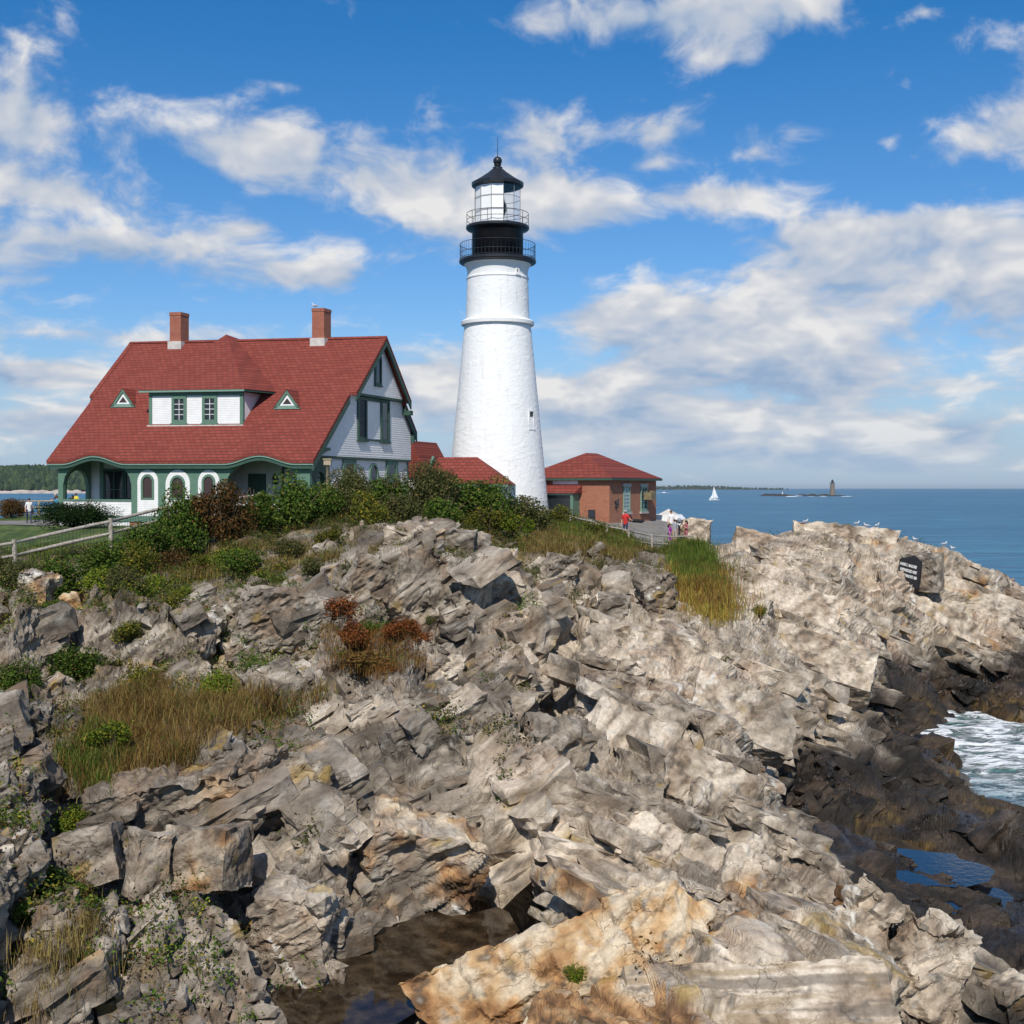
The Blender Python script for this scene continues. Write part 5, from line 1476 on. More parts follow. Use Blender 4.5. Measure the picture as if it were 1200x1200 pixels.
# ------------------------------------------------------------------ fences
def fence(posts, label, group, rails=(.14, .68), pr=.085, rr=.06, hgt=1.3, wires=False, name='rail_fence', wood=None):
    P0 = [P(*p) for p in posts]
    root = empty(name, tuple(P0[0]))
    tag(root, label, 'fence', group)
    o0 = P0[0]
    rnd = random.Random(len(posts) * 7 + int(posts[0][0]))
    for p in P0:
        b_ = min(ground(p.x, p.y), p.z - .7) - .3
        MB().tube([p - o0 + Vector((0, 0, b_ - p.z)), p - o0 + Vector((rnd.uniform(-.03, .03), 0, 0))], [pr * 1.1, pr * .95], 8).build('post', wood or M['wood'], root)
    for a, b_ in zip(P0[:-1], P0[1:]):
        for h_ in rails:
            q0 = a - o0 - Vector((0, 0, h_)); q1 = b_ - o0 - Vector((0, 0, h_))
            mid_ = (q0 + q1) / 2 + Vector((rnd.uniform(-.04, .04), 0, rnd.uniform(-.06, .02)))
            MB().tube([q0, (q0 + mid_) / 2, mid_, (q1 + mid_) / 2, q1], [rr * .8, rr, rr * 1.1, rr, rr * .8], 7).build('rail', wood or M['wood'], root, None, True)
        if wires:
            mb = MB(); L_ = (b_ - a).length; k = int(L_ / .16)
            for i in range(1, k):
                t = i / k; q = a.lerp(b_, t) - o0
                mb.tube([q - Vector((0, 0, .12)), q - Vector((0, 0, 1.2))], .007, 4)
            for h_ in (.3, .46, .62, .78, .94, 1.1):
                mb.tube([a - o0 - Vector((0, 0, h_)), b_ - o0 - Vector((0, 0, h_))], .006, 4)
            mb.build('wire_mesh', M['iron'], root)
    return root
fence([(-75, 648, 51), (17, 632, 54), (130, 607, 57), (208, 588, 60.5), (304, 577, 66), (395, 582, 70), (470, 585, 74)],
      'weathered log rail fence running along the lawn in front of the house', 'rail fences', pr=.10, rr=.075, wires=True)
fence([(522, 577, 78), (578, 577.5, 80), (642, 595.5, 80), (668, 603, 80), (693, 609, 81), (711, 615, 81.5), (737, 620, 82), (763.6, 626, 84), (812, 626.5, 86)],
      'grey rail fence descending from the tower past the brick building', 'rail fences', rails=(.1, .62), pr=.075, rr=.05)
tan_wood = paint('tan_timber', (.42, .34, .23), .2, .85)
fence([(-70, 588, 97), (-30, 587.5, 97), (8, 587, 97), (46, 586, 96), (84, 585.5, 95), (112, 585, 94)],
      'far three-rail fence behind the walking woman at the cliff edge', 'rail fences', rails=(.08, .55, 1.0), pr=.08, rr=.06, wood=tan_wood)
bpo = empty('capped_post', tuple(P(384, 600, 72)))
tag(bpo, 'pale wooden post with square cap in front of the house corner', 'post')
bpo.location.z = ground(bpo.location.x, 72) - .1
hz = P(384, 545, 72).z - bpo.location.z
MB().tube([(0, 0, 0), (0, 0, hz)], .11, 10).build('shaft', tan_wood, bpo, None, True)
MB().box(-.2, -.2, hz, .2, .2, hz + .3).box(-.25, -.25, hz + .301, .25, .25, hz + .36).build('cap', tan_wood, bpo)

# ------------------------------------------------------------------ people
skinM = paint('skin', (.52, .30, .21), .05, .6)
hairD = paint('dark_hair', (.018, .012, .010), .2, .5); hairB = paint('brown_hair', (.10, .05, .025), .2, .5); hairG = paint('grey_hair', (.45, .42, .40), .1, .6)
def cloth(name, col): return paint(name, col, .12, .85, 8)
clothes = {k: cloth(k + '_cloth', v) for k, v in dict(white=(.78, .76, .74), jeans=(.045, .06, .10), black=(.018, .018, .02), khaki=(.42, .36, .27), navy=(.03, .04, .09),
           red=(.55, .035, .03), purple=(.38, .03, .36), pink=(.50, .10, .30), grey=(.30, .31, .33), yellow=(.72, .60, .06), pattern=(.36, .12, .14), teal=(.05, .22, .34), dark=(.05, .04, .06)).items()}
def person(label, loc, face, H, shirt, legs, hair, shorts=False, pose=None, hair_len=.0, sleeves=False, hat=None):
    J = dict(pelvis=(0, 0, .93), spine=(0, 0, 1.13), chest=(0, .0, 1.34), neck=(0, 0, 1.47), head=(0, -.015, 1.57), crown=(0, -.01, 1.66),
             shL=(.17, 0, 1.40), elL=(.23, .02, 1.13), wrL=(.24, -.06, .90), haL=(.24, -.09, .83), shR=(-.17, 0, 1.40), elR=(-.23, .02, 1.13), wrR=(-.24, -.06, .90), haR=(-.24, -.09, .83),
             hiL=(.09, 0, .88), knL=(.10, -.02, .50), anL=(.10, .02, .08), toL=(.11, -.13, .04), hiR=(-.09, 0, .88), knR=(-.10, -.02, .50), anR=(-.10, .02, .08), toR=(-.11, -.13, .04))
    J.update(pose or {})
    R = dict(pelvis=(.145, .11), spine=(.125, .095), chest=(.15, .105), neck=(.052, .052), head=(.078, .09), crown=(.07, .08), shL=(.062, .062), shR=(.062, .062), elL=(.043, .043), elR=(.043, .043),
             wrL=(.03, .03), wrR=(.03, .03), haL=(.038, .026), haR=(.038, .026), hiL=(.092, .092), hiR=(.092, .092), knL=(.06, .06), knR=(.06, .06), anL=(.042, .042), anR=(.042, .042), toL=(.038, .03), toR=(.038, .03))
    E = [('pelvis', 'spine', 1), ('spine', 'chest', 1), ('chest', 'neck', 1), ('neck', 'head', 0), ('head', 'crown', 0)]
    for s_ in 'LR':
        E += [('chest', 'sh' + s_, 1), ('sh' + s_, 'el' + s_, 1), ('el' + s_, 'wr' + s_, 1 if sleeves else 0), ('wr' + s_, 'ha' + s_, 0), ('pelvis', 'hi' + s_, 2), ('hi' + s_, 'kn' + s_, 2), ('kn' + s_, 'an' + s_, 0 if shorts else 2), ('an' + s_, 'to' + s_, 3)]
    names = list(J); s = H / 1.72
    me = bpy.data.meshes.new('person')
    me.from_pydata([tuple(c * s for c in J[k]) for k in names], [(names.index(a), names.index(b_)) for a, b_, _ in E], [])
    tmp = bpy.data.objects.new('tmp', me); COL.objects.link(tmp)
    md = tmp.modifiers.new('s', 'SKIN'); md.use_smooth_shade = True
    for i, k in enumerate(names):
        sv = me.skin_vertices[0].data[i]; sv.radius = tuple(c * s for c in R[k]); sv.use_root = (k == 'pelvis')
    sb = tmp.modifiers.new('u', 'SUBSURF'); sb.levels = 2; sb.render_levels = 2
    dg = bpy.context.evaluated_depsgraph_get()
    m2 = bpy.data.meshes.new_from_object(tmp.evaluated_get(dg))
    bpy.data.objects.remove(tmp)
    m2.materials.clear()
    for m__ in (skinM, shirt, legs, clothes['dark']): m2.materials.append(m__)
    for p in m2.polygons:
        c_ = Vector(p.center); best = (1e9, 0)
        for a, b_, mi in E:
            A = Vector(J[a]) * s; B = Vector(J[b_]) * s; d = B - A
            t = max(0, min(1, (c_ - A).dot(d) / d.length_squared))
            q = (c_ - A - d * t).length / max(R[a][0] * (1 - t) + R[b_][0] * t, .02)
            if q < best[0]: best = (q, mi)
        p.material_index = best[1]
    bm = bmesh.new(); bm.from_mesh(m2)
    fing = MB()
    for s_ in 'LR':
        w0 = Vector(J['wr' + s_]) * s; h0 = Vector(J['ha' + s_]) * s; d = (h0 - w0).normalized()
        sd = d.cross(Vector((0, 1, 0))).normalized() if abs(d.y) < .9 else Vector((1, 0, 0))
        for k, ln in enumerate((.055, .07, .078, .07, .055)):
            o_ = sd * ((k - 2) * .017)
            if k == 0:
                fing.tube([h0 + o_ - d * .03, h0 + o_ * 2.0, h0 + o_ * 2.1 + d * .03], [.010, .010, .007], 5)
            else:
                fing.tube([h0 + o_, h0 + o_ + d * ln * .6, h0 + o_ + d * ln + Vector((0, -.015, -.01))], [.010, .009, .006], 5)
    fm = fing.mesh('f'); bm.from_mesh(fm); bm.to_mesh(m2); bm.free()
    m2.name = 'person'
    root = link('person', m2, None); root.location = loc; root.rotation_euler = (0, 0, face)
    tag(root, label, 'person', 'visitors')
    hd = Vector(J['head']) * s; cr = Vector(J['crown']) * s; up = (cr - hd)
    hm = MB().ball((hd + up * .55 + Vector((0, .022, .012))), (.092 * s, .10 * s, .105 * s), 14, 10)
    if hair_len: hm.tube([hd + Vector((0, .06, .05)), hd + Vector((0, .09, -.1)), hd + Vector((0, .10, -hair_len))], [.085, .095, .05], 10)
    hm.build('hair', hair, root, None, True)
    MB().ball(hd + Vector((.032, -.082, .025)) * s, .011, 6, 5).ball(hd + Vector((-.032, -.082, .025)) * s, .011, 6, 5).build('eyes', hairD, root)
    MB().ball(hd + Vector((0, -.095, -.002)) * s, (.012, .016, .02), 6, 5).ball(hd + Vector((.085, .0, .0)) * s, (.012, .02, .03), 6, 5).ball(hd + Vector((-.085, .0, .0)) * s, (.012, .02, .03), 6, 5).build('nose_and_ears', skinM, root, None, True)
    MB().ball(hd + Vector((0, -.082, -.042)) * s, (.022, .008, .006), 8, 5).build('mouth', clothes['pink'], root)
    if hat: MB().lathe([(.15, 0), (.15, .012), (.1, .02), (.095, .09), (.06, .115)], 16, tuple(hd + up * .75)).build('hat', hat, root, None, True)
    return root
def stand(u, v, Y):
    p = P(u, v, Y); p.z = ground(p.x, p.y); return p
walkp = dict(knL=(.10, -.14, .52), anL=(.10, -.2, .09), toL=(.11, -.34, .05), knR=(-.10, .06, .50), anR=(-.10, .26, .12), toR=(-.11, .13, .04), elL=(.24, .10, 1.14), wrL=(.25, .12, .92), haL=(.25, .12, .84), wrR=(-.25, -.16, .94), haR=(-.25, -.2, .87))
up1 = dict(elR=(-.26, -.05, 1.14), wrR=(-.12, -.2, 1.3), haR=(-.08, -.22, 1.38), elL=(.25, -.05, 1.14), wrL=(.1, -.22, 1.25), haL=(.06, -.24, 1.32))
p = person('woman in white top and jeans with long dark hair walking by the far fence', stand(155, 612, 84.5), radians(28), 1.72, clothes['white'], clothes['jeans'], hairD, pose=walkp, hair_len=.22)
MB().tube([(.22, .1, 1.0), (.27, .16, .8), (.26, .1, .62)], [.03, .08, .05], 8).build('shoulder_bag', clothes['dark'], p, None, True)
p.location = stand(34, 612, 86.5)
person('bald man in dark shirt and pale trousers beside the porch pillar', stand(65, 600, 91), radians(-70), 1.78, clothes['black'], clothes['khaki'], hairG, pose=up1)
person('person in teal clothes half hidden behind the porch corner', stand(66.5, 600, 89), radians(160), 1.72, clothes['teal'], clothes['teal'], hairB, sleeves=True)
person('visitor in dark clothes leaning low, seen through the left porch arch', stand(81, 600, 94), radians(70), 1.62, clothes['dark'], clothes['navy'], hairD, pose=dict(chest=(0, -.16, 1.28), neck=(0, -.26, 1.37), head=(0, -.33, 1.44), crown=(0, -.38, 1.5), shL=(.17, -.16, 1.32), shR=(-.17, -.16, 1.32), elL=(.22, -.3, 1.1), elR=(-.22, -.3, 1.1), wrL=(.15, -.45, 1.15), haL=(.13, -.52, 1.17), wrR=(-.15, -.45, 1.15), haR=(-.13, -.52, 1.17)))
person('visitor in yellow shirt seen through the left porch arch', stand(89, 600, 94), radians(175), 1.62, clothes['yellow'], clothes['jeans'], hairB)
pr_ = person('man in red shirt carrying a black bag on the terrace', stand(733, 627, 83.5), radians(-25), 1.78, clothes['red'], clothes['navy'], hairG, hat=clothes['grey'], shorts=True, pose=dict(elL=(.3, -.08, 1.2), wrL=(.42, -.2, 1.12), haL=(.5, -.22, 1.1)))
bag = tag(MB().tube([(0, 0, 0), (.25, .02, .03), (.8, .0, 0), (.95, 0, .02)], [.05, .12, .12, .04], 8).build('camera_bag', clothes['black'], None, None, True), 'long black camera bag held out by the man in red', 'bag')
bag.location = pr_.location + Vector((.28, -.28, 1.08)); bag.rotation_euler = (0, 0, radians(-20))
person('girl in bright purple dress by the terrace fence', stand(785, 640, 86.2), radians(75), 1.55, clothes['purple'], clothes['purple'], hairB, shorts=True, hair_len=.15, pose=dict(elL=(.24, -.12, 1.16), wrL=(.2, -.34, 1.08), haL=(.18, -.41, 1.08)))
person('person in grey shirt between the purple dress and the viewer stand', stand(790.5, 634, 87.8), radians(150), 1.62, clothes['grey'], clothes['khaki'], hairB, shorts=True)
person('man in white shirt with brown hair behind the girl in purple', stand(786.5, 628, 90.5), radians(20), 1.85, clothes['white'], clothes['khaki'], hairB)
person('woman in patterned dress with dark hair right of the viewer stand', stand(804, 630, 88.5), radians(-60), 1.68, clothes['pattern'], clothes['pattern'], hairD, shorts=True, hair_len=.18, pose=up1)

# coin viewer
vs_ = stand(796, 630, 88.4)
vw = empty('tower_viewer', tuple(vs_)); tag(vw, 'black coin viewer on a forked pole at the terrace edge', 'viewer')
MB().lathe([(.28, 0), (.26, .06), (.09, .1), (.07, 1.15), (.1, 1.2)], 16).build('pedestal', M['black'], vw, None, True)
MB().tube([(0, 0, 1.18), (-.18, 0, 1.35), (-.2, 0, 1.62)], .045, 8).tube([(0, 0, 1.18), (.18, 0, 1.35), (.2, 0, 1.62)], .045, 8).build('yoke', M['black'], vw, None, True)
MB().ball((0, 0, 1.55), (.17, .22, .2), 14, 10).tube([(-.07, -.2, 1.56), (-.07, -.34, 1.56)], .06, 10).tube([(.07, -.2, 1.56), (.07, -.34, 1.56)], .06, 10).build('head', paint('grey_metal', (.25, .26, .28), .1, .4), vw, None, True)
# white fog-signal base at the cliff edge
fb = empty('fog_signal_base', tuple(stand(782, 612, 99.5)), radians(-20)); tag(fb, 'low white painted concrete block with pyramid top behind the visitors', 'concrete block')
MB().prism([(-1.3, -.9, -.3), (1.3, -.9, -.3), (1.5, -.9, .1), (.9, -.9, .7), (-1.3, -.9, .7)], (0, 1.9, 0)).build('block', M['whitewash'], fb)
MB().add([(-.6, -.65, .702), (.75, -.65, .702), (.75, .7, .702), (-.6, .7, .702), (.1, 0, 1.15)], [(0, 1, 4), (1, 2, 4), (2, 3, 4), (3, 0, 4)]).build('pyramid_cap', M['flash'], fb)

# ------------------------------------------------------------------ boats and the ledge light
gw = paint('gull_white', (.82, .82, .80), .04, .7); gg = paint('gull_grey', (.38, .40, .43), .08, .7); gy_ = paint('gull_beak', (.65, .42, .05), .05, .5); gp = paint('gull_legs', (.50, .28, .22), .05, .6)
def sea_at(u, v): 
    Y = CAMZ * FPX / (v - HV); return Vector(((u - 600) / FPX * Y, Y, 0))
def sailboat(u, v, s, label, rz):
    r = empty('sailboat', tuple(sea_at(u, v)), rz); tag(r, label, 'sailboat', 'boats under sail')
    vs = []; fs = []
    sec = [(-5, .9, .9), (-3, 1.45, .85), (0, 1.6, .85), (3, 1.05, 1.0), (5.2, .06, 1.25)]
    for x, w_, d in sec:
        vs += [(x, -w_, d), (x, -w_ * .75, .1), (x, 0, -.35), (x, w_ * .75, .1), (x, w_, d)]
    for i in range(len(sec) - 1):
        for k in range(4): fs.append((i * 5 + k, (i + 1) * 5 + k, (i + 1) * 5 + k + 1, i * 5 + k + 1))
        fs.append((i * 5 + 4, (i + 1) * 5 + 4, (i + 1) * 5, i * 5))
    fs.append((0, 1, 2, 3, 4))
    MB().add(vs, fs).build('hull', M['white'], r)
    MB().box(-2.6, -.8, .86, 1.2, .8, 1.45).build('cabin', M['white'], r)
    MB().tube([(.8, 0, .9), (.8, 0, 13.5)], [.09, .05], 6).tube([(.8, 0, 2.2), (-4.3, 0, 2.1)], .07, 6).build('mast', M['flash'], r)
    MB().add([(.7, 0, 2.4), (-4.1, 0, 2.3), (-2.2, .35, 6.0), (.68, 0, 13.2), (-.9, .3, 9.5)], [(0, 1, 2, 4, 3)]).build('mainsail', gw, r)
    MB().add([(5.0, 0, 1.4), (1.2, .5, 1.8), (.95, 0, 11.0), (2.4, .45, 5.0)], [(0, 1, 2, 3)]).build('jib', gw, r)
    r.scale = (s, s, s); return r
sailboat(837, 586.3, 1.05, 'white sailing yacht with raised sails on open water', radians(195))
sailboat(917, 581.2, .55, 'tiny white sail close to the rocks left of the ledge lighthouse', radians(20))
lz = sea_at(975.5, 581.0)
rl = empty('ledge_lighthouse', tuple(lz)); tag(rl, 'distant grey granite lighthouse standing on a reef far out at sea', 'lighthouse')
gran = paint('grey_granite', (.20, .17, .14), .25, .9, .4)
MB().lathe([(4.6, 0), (4.4, 4), (3.7, 10), (3.3, 19), (3.9, 19.4), (3.9, 20.2)], 24).build('tower', gran, rl)
MB().lathe([(2.0, 20.2), (2.0, 23.2), (2.3, 23.3), (.4, 25.0), (.3, 25.8)], 12).build('lantern', M['iron'], rl)
MB().tube([(3.7 * cos(k * pi / 8), 3.7 * sin(k * pi / 8), 21.3) for k in range(17)], .12, 5, cap=False).build('railing', M['iron'], rl)
rng = random.Random(5)
rk = MB()
for k in range(26):
    u = rng.uniform(898, 985); q = sea_at(u, rng.uniform(580.6, 581.4)) - lz; s_ = rng.uniform(4, 13) * (1 if u > 960 or u < 915 else .5)
    rk.ball((q.x, q.y, -.5), (s_ * 1.6, s_, rng.uniform(1.2, 4.0)), 8, 5)
reef = rk.build('reef', paint('dark_reef', (.05, .045, .04), .2, .9, .1), None)
reef.location = lz; tag(reef, 'dark low reef around the distant ledge lighthouse', 'reef', kind='structure')
sf = MB()
for k in range(9):
    u = rng.uniform(890, 992); q = sea_at(u, rng.uniform(581.0, 582.0)) - lz
    sf.ball((q.x, q.y, -.2), (rng.uniform(4, 10), rng.uniform(2, 4), rng.uniform(.4, 1.0)), 10, 5)
foamM = paint('surf_foam', (.8, .82, .82), .06, .9)
surf = sf.build('surf', foamM, None); surf.location = lz; tag(surf, 'white surf breaking around the distant reef', 'surf', kind='stuff')
wk = MB().ball((0, 0, -.1), (22, 2.0, .5), 12, 5).ball((-16, 2, -.1), (14, 1.2, .4), 10, 5)
bt = empty('motorboat', tuple(sea_at(778, 577.6))); tag(bt, 'speck of a motorboat with white wake by the brick building corner', 'boat')
MB().prism([(-4, -1.2, .2), (3, -1.2, .3), (5, 0, .8), (3, 1.2, .3), (-4, 1.2, .2)], (0, 0, 1.0)).build('hull', M['white'], bt); wk.build('wake', foamM, bt); MB().box(-1.5, -.8, 1.3, 1.5, .8, 2.6).build('cabin', M['white'], bt)

# far coast: wooded shore on the left, low island on the right
farM, n, b = mat('far_foliage', (.035, .06, .03), .95, spec=.05)
ri = n.node('ShaderNodeNewGeometry').outputs['Random Per Island']
n.l.new(n.ramp(ri, [(0, (.018, .035, .018)), (.5, (.035, .06, .026)), (1, (.062, .085, .032))]), b.inputs['Base Color'])
def far_wood(name, u0, u1, base_v, prof, label, ntree, tree_h, depth, seed):
    """a wooded ridge: terrain bank + thousands of small crowns"""
    rnd = random.Random(seed); Y0 = CAMZ * FPX / (base_v - HV)
    x0 = (u0 - 600) / FPX * Y0; x1 = (u1 - 600) / FPX * Y0
    def top(t): return np.interp(t, [p_[0] for p_ in prof], [p_[1] for p_ in prof]) * Y0 / FPX
    vs = []; fs = []; nx, ny = 60, 8
    for i in range(nx + 1):
        t = i / nx
        for j in range(ny + 1):
            e = j / ny
            vs.append((x0 + (x1 - x0) * t, Y0 + depth * e, -1 + (top(t) - tree_h * .6 + 1) * (1 - (1 - e) ** 1.7)))
    for i in range(nx):
        for j in range(ny): fs.append((i * (ny + 1) + j, (i + 1) * (ny + 1) + j, (i + 1) * (ny + 1) + j + 1, i * (ny + 1) + j + 1))
    hill = MB().add(vs, fs).build('far_hill', paint(name + '_ground', (.06, .07, .035), .3, .95, .01), None, None, True)
    tag(hill, label + ', the ground under its trees', 'hill', kind='structure')
    cr = MB()
    ico = [(0, 0, -1)] + [(cos(k * 2 * pi / 6), sin(k * 2 * pi / 6), -.35) for k in range(6)] + [(.75 * cos(k * 2 * pi / 6 + .5), .75 * sin(k * 2 * pi / 6 + .5), .4) for k in range(6)] + [(0, 0, 1)]
    fi = [(0, 1 + (k + 1) % 6, 1 + k) for k in range(6)] + [(1 + k, 1 + (k + 1) % 6, 7 + k) for k in range(6)] + [(1 + (k + 1) % 6, 7 + (k + 1) % 6, 7 + k) for k in range(6)] + [(7 + k, 7 + (k + 1) % 6, 13) for k in range(6)]
    for _ in range(ntree):
        t = rnd.random(); e = rnd.random() ** .9
        if e < .06: e = .06
        gz = -1 + (top(t) - tree_h * .6 + 1) * (1 - (1 - e) ** 1.7)
        h_ = tree_h * rnd.uniform(.6, 1.25); w_ = h_ * rnd.uniform(.28, .55)
        c_ = (x0 + (x1 - x0) * t, Y0 + depth * e, gz + h_ * .45)
        cr.add([(c_[0] + q[0] * w_ * rnd.uniform(.8, 1.2), c_[1] + q[1] * w_, c_[2] + q[2] * h_ * .62 * rnd.uniform(.85, 1.1)) for q in ico], fi)
    w_o = cr.build('far_woodland', farM, None)
    tag(w_o, label, 'woodland', kind='stuff')
    return Y0, x0, x1
Y0, x0, x1 = far_wood('left_shore', -160, 190, 578.3, [(0, 30), (.25, 33), (.45, 35), (.52, 37), (.62, 31), (.8, 30), (1, 27)], 'dark wooded far shore across the water at the left', 2600, 15, 420, 3)
rk = MB()
for k in range(90):
    t = rng.random(); rk.ball((x0 + (x1 - x0) * t, Y0 - rng.uniform(2, 14), 0), (rng.uniform(10, 34), 6, rng.uniform(3, 10)), 8, 6)
tag(rk.build('far_shore_rocks', paint('far_pale_rock', (.42, .36, .31), .25, .9, .05), None), 'pale rocks along the foot of the far wooded shore', 'rocks', kind='structure')
far_wood('sea_island', 720, 925, 573.9, [(0, 3.0), (.2, 3.4), (.4, 5.0), (.6, 4.6), (.8, 2.2), (1, 1.2)], 'low wooded island on the right horizon', 500, 13, 500, 4)

# ------------------------------------------------------------------ boulders and loose blocks
STONES = []
KIND = {'brownpale': (.75, .15, .75), 'grey': (.25, 0, .55), 'pale': (.85, 0, .7), 'brown': (.30, .25, .6), 'orange': (.5, 1.0, .7)}
def stone_object(name, me, parent, mtx, kind):
    """a single stone coloured like the ledge it broke from"""
    n_ = len(me.vertices); v = np.empty(n_ * 3, np.float32); me.vertices.foreach_get('co', v); v = v.reshape(-1, 3)
    wp = v @ np.array(mtx.to_3x3(), np.float32).T + np.array(mtx.translation, np.float32)
    STONES.append(wp)
    to, og, sh = KIND[kind]; f = lambda x: np.full(n_, x, np.float32)
    c_, w__, _, _ = stone_colour(wp, f(to), f(og), f(1), f(0), f(sh), f(.3), False)
    if kind == 'brownpale':      # thin tan and grey layers weathered out along the slab
        st_ = fbm(v * np.array([.45, 2.2, 9.0], np.float32) + 3.0, 733, 4, .6)
        c_ = lerp(c_, (.30, .22, .13), ss(st_, .0, .5) * .7); c_ = lerp(c_, (.17, .14, .11), ss(-st_, .12, .6) * .75)
    put_col(me, c_, w__ * 0)
    o = link(name, me, parent, rockM); o.matrix_world = mtx
    return o
def boulder(u, v, wpx, hpx, kind, seed, rot, label, dpt=.8, Y=None, sink=.15, name='boulder'):
    p = hit(u, v) if Y is None else P(u, v, Y)
    k = p.y / FPX
    mtx = Matrix.Translation((p.x, p.y + wpx * k * dpt * .15, p.z + hpx * k * (.5 - sink))) @ Euler(tuple(radians(a) for a in rot)).to_matrix().to_4x4()
    o = stone_object(name, stone_mesh(wpx * k, wpx * k * dpt, hpx * k, seed, mtx, p.y * .0022, .74, 3, min(1, wpx * k / 1.6)), None, mtx, kind)
    tag(o, label, 'boulder'); return o
boulder(522, 796, 48, 30, 'pale', 14, (4, 10, 8), 'flat pale slab lying right of the reddish shrubs')
boulder(84, 735, 36, 44, 'orange', 15, (0, -14, 10), 'orange faced upright block below the log fence')
boulder(40, 705, 44, 40, 'brown', 16, (5, 14, -8), 'tilted tan block among weeds at the left edge')
boulder(1003, 1075, 44, 30, 'orange', 17, (0, 5, 12), 'small tan block on the edge of the dark tidal shelf')
boulder(1172, 1200, 62, 60, 'pale', 19, (0, -10, 20), 'rounded white block at the bottom right corner')
boulder(468, 640, 38, 22, 'pale', 20, (0, 8, 0), 'rounded pale boulder on the crest below the shrubs')
boulder(503, 648, 42, 34, 'pale', 21, (0, -5, 10), 'cracked pale block second along the crest below the shrubs')
boulder(536, 650, 36, 36, 'grey', 22, (0, 4, -10), 'tall square block on the crest below the shrubs')
boulder(562, 652, 30, 30, 'grey', 23, (0, 8, 14), 'small grey block at the right end of the crest row')
boulder(418, 1118, 50, 46, 'grey', 24, (0, 6, 10), 'grey block at the upper end of the left pool bank')
boulder(392, 1140, 46, 40, 'pale', 25, (0, -8, -12), 'pale split block on the left bank of the brown pool')
boulder(368, 1165, 40, 38, 'grey', 26, (5, 4, 20), 'lowest grey block on the left bank of the brown pool')
boulder(816, 642, 44, 38, 'pale', 27, (0, 6, -8), 'big pale rock at the outer end of the terrace', Y=90, sink=.1)
boulder(735, 790, 40, 16, 'pale', 28, (0, 8, 10), 'flat pale plate on the slab below the tall grass')
boulder(660, 690, 44, 50, 'grey', 29, (0, 14, 8), 'dark split rock standing on the brown grassy slope')
boulder(770, 712, 46, 44, 'grey', 30, (0, -10, 16), 'large dark grey boulder left of the tall yellow grass')
boulder(720, 725, 40, 30, 'grey', 31, (0, 12, -6), 'grey boulder at the top of the pale slabs')
boulder(1085, 1175, 105, 130, 'pale', 18, (-26, 14, -20), 'huge split pale slab jutting up at the lower right', .5, sink=.25)

def ledge(u, v, Y, wpx, hpx, dm, kind, seed, rot, label, rel=1.0, lo=.66, name='rock_outcrop', cat='outcrop'):
    """a named large mass of the ledge: centre given in the photograph, depth in metres"""
    p = P(u, v, Y); k = Y / FPX
    mtx = Matrix.Translation(p) @ Euler(tuple(radians(a) for a in rot)).to_matrix().to_4x4()
    me = stone_mesh(wpx * k, dm, hpx * k, seed, mtx, Y * .0026, lo, 5 if lo < .75 else 2, rel)
    o = stone_object(name, me, None, mtx, kind); tag(o, label, cat); return o
ledge(660, 1138, 22.2, 370, 100, 1.5, 'orange', 71, (-34, -21, 4), 'big rust orange outcrop rising to the right at the bottom', .75, .72)
ledge(890, 1200, 19.8, 345, 120, 1.2, 'brownpale', 72, (-52, -3, -3), 'broad streaky pale slab at the bottom edge right of the orange rock', .35, .84)
ledge(200, 940, 29.0, 200, 84, 1.5, 'brown', 73, (14, -9, 4), 'long brown slanting slab behind the three fallen blocks')
ledge(335, 735, 43.6, 130, 95, 2.4, 'grey', 74, (6, 4, 8), 'massive grey outcrop with a flat face left of the red shrubs')
ledge(432, 690, 46.2, 60, 86, 1.7, 'grey', 75, (-8, 20, 14), 'leftmost leaning slab of the split outcrop below the crest')
ledge(480, 682, 46.4, 56, 92, 1.7, 'grey', 76, (-6, 22, 10), 'second leaning slab of the split outcrop, beside the leftmost')
ledge(520, 690, 46.5, 46, 78, 1.7, 'grey', 77, (-8, 18, 20), 'third leaning slab of the split outcrop below the crest')
ledge(556, 694, 46.6, 62, 52, 1.6, 'grey', 78, (4, -10, 8), 'low rounded slab at the right end of the split outcrop')
ledge(345, 1085, 24.3, 112, 120, 1.5, 'grey', 79, (6, 8, -12), 'tall grey rock face left of the brown pool')
ledge(500, 1010, 27.6, 150, 110, 1.8, 'brown', 80, (10, 12, 8), 'tan rock shoulder above the upper end of the brown pool')
ledge(645, 900, 33.6, 90, 120, 1.7, 'grey', 81, (8, 14, 10), 'grey slab right of the dark cleft in the middle')
ledge(1000, 1120, 24.2, 70, 190, 1.0, 'pale', 82, (-30, 24, -34), 'narrow pale spine of rock running down to the lower right')
ledge(246, 1006, 25.9, 84, 80, 1.3, 'brown', 91, (-12, -5, -16), 'big square block with flat pale top, right one of three fallen blocks in a row', .4, .82, 'boulder', 'boulder')
ledge(173, 1014, 25.4, 44, 80, .8, 'brown', 92, (-6, 9, 30), 'narrow upright block in the middle of the three fallen blocks', .4, .82, 'boulder', 'boulder')
ledge(108, 1004, 25.9, 74, 70, 1.2, 'brown', 93, (-14, -14, 6), 'streaked block leaning left, left one of three fallen blocks in a row', .4, .82, 'boulder', 'boulder')
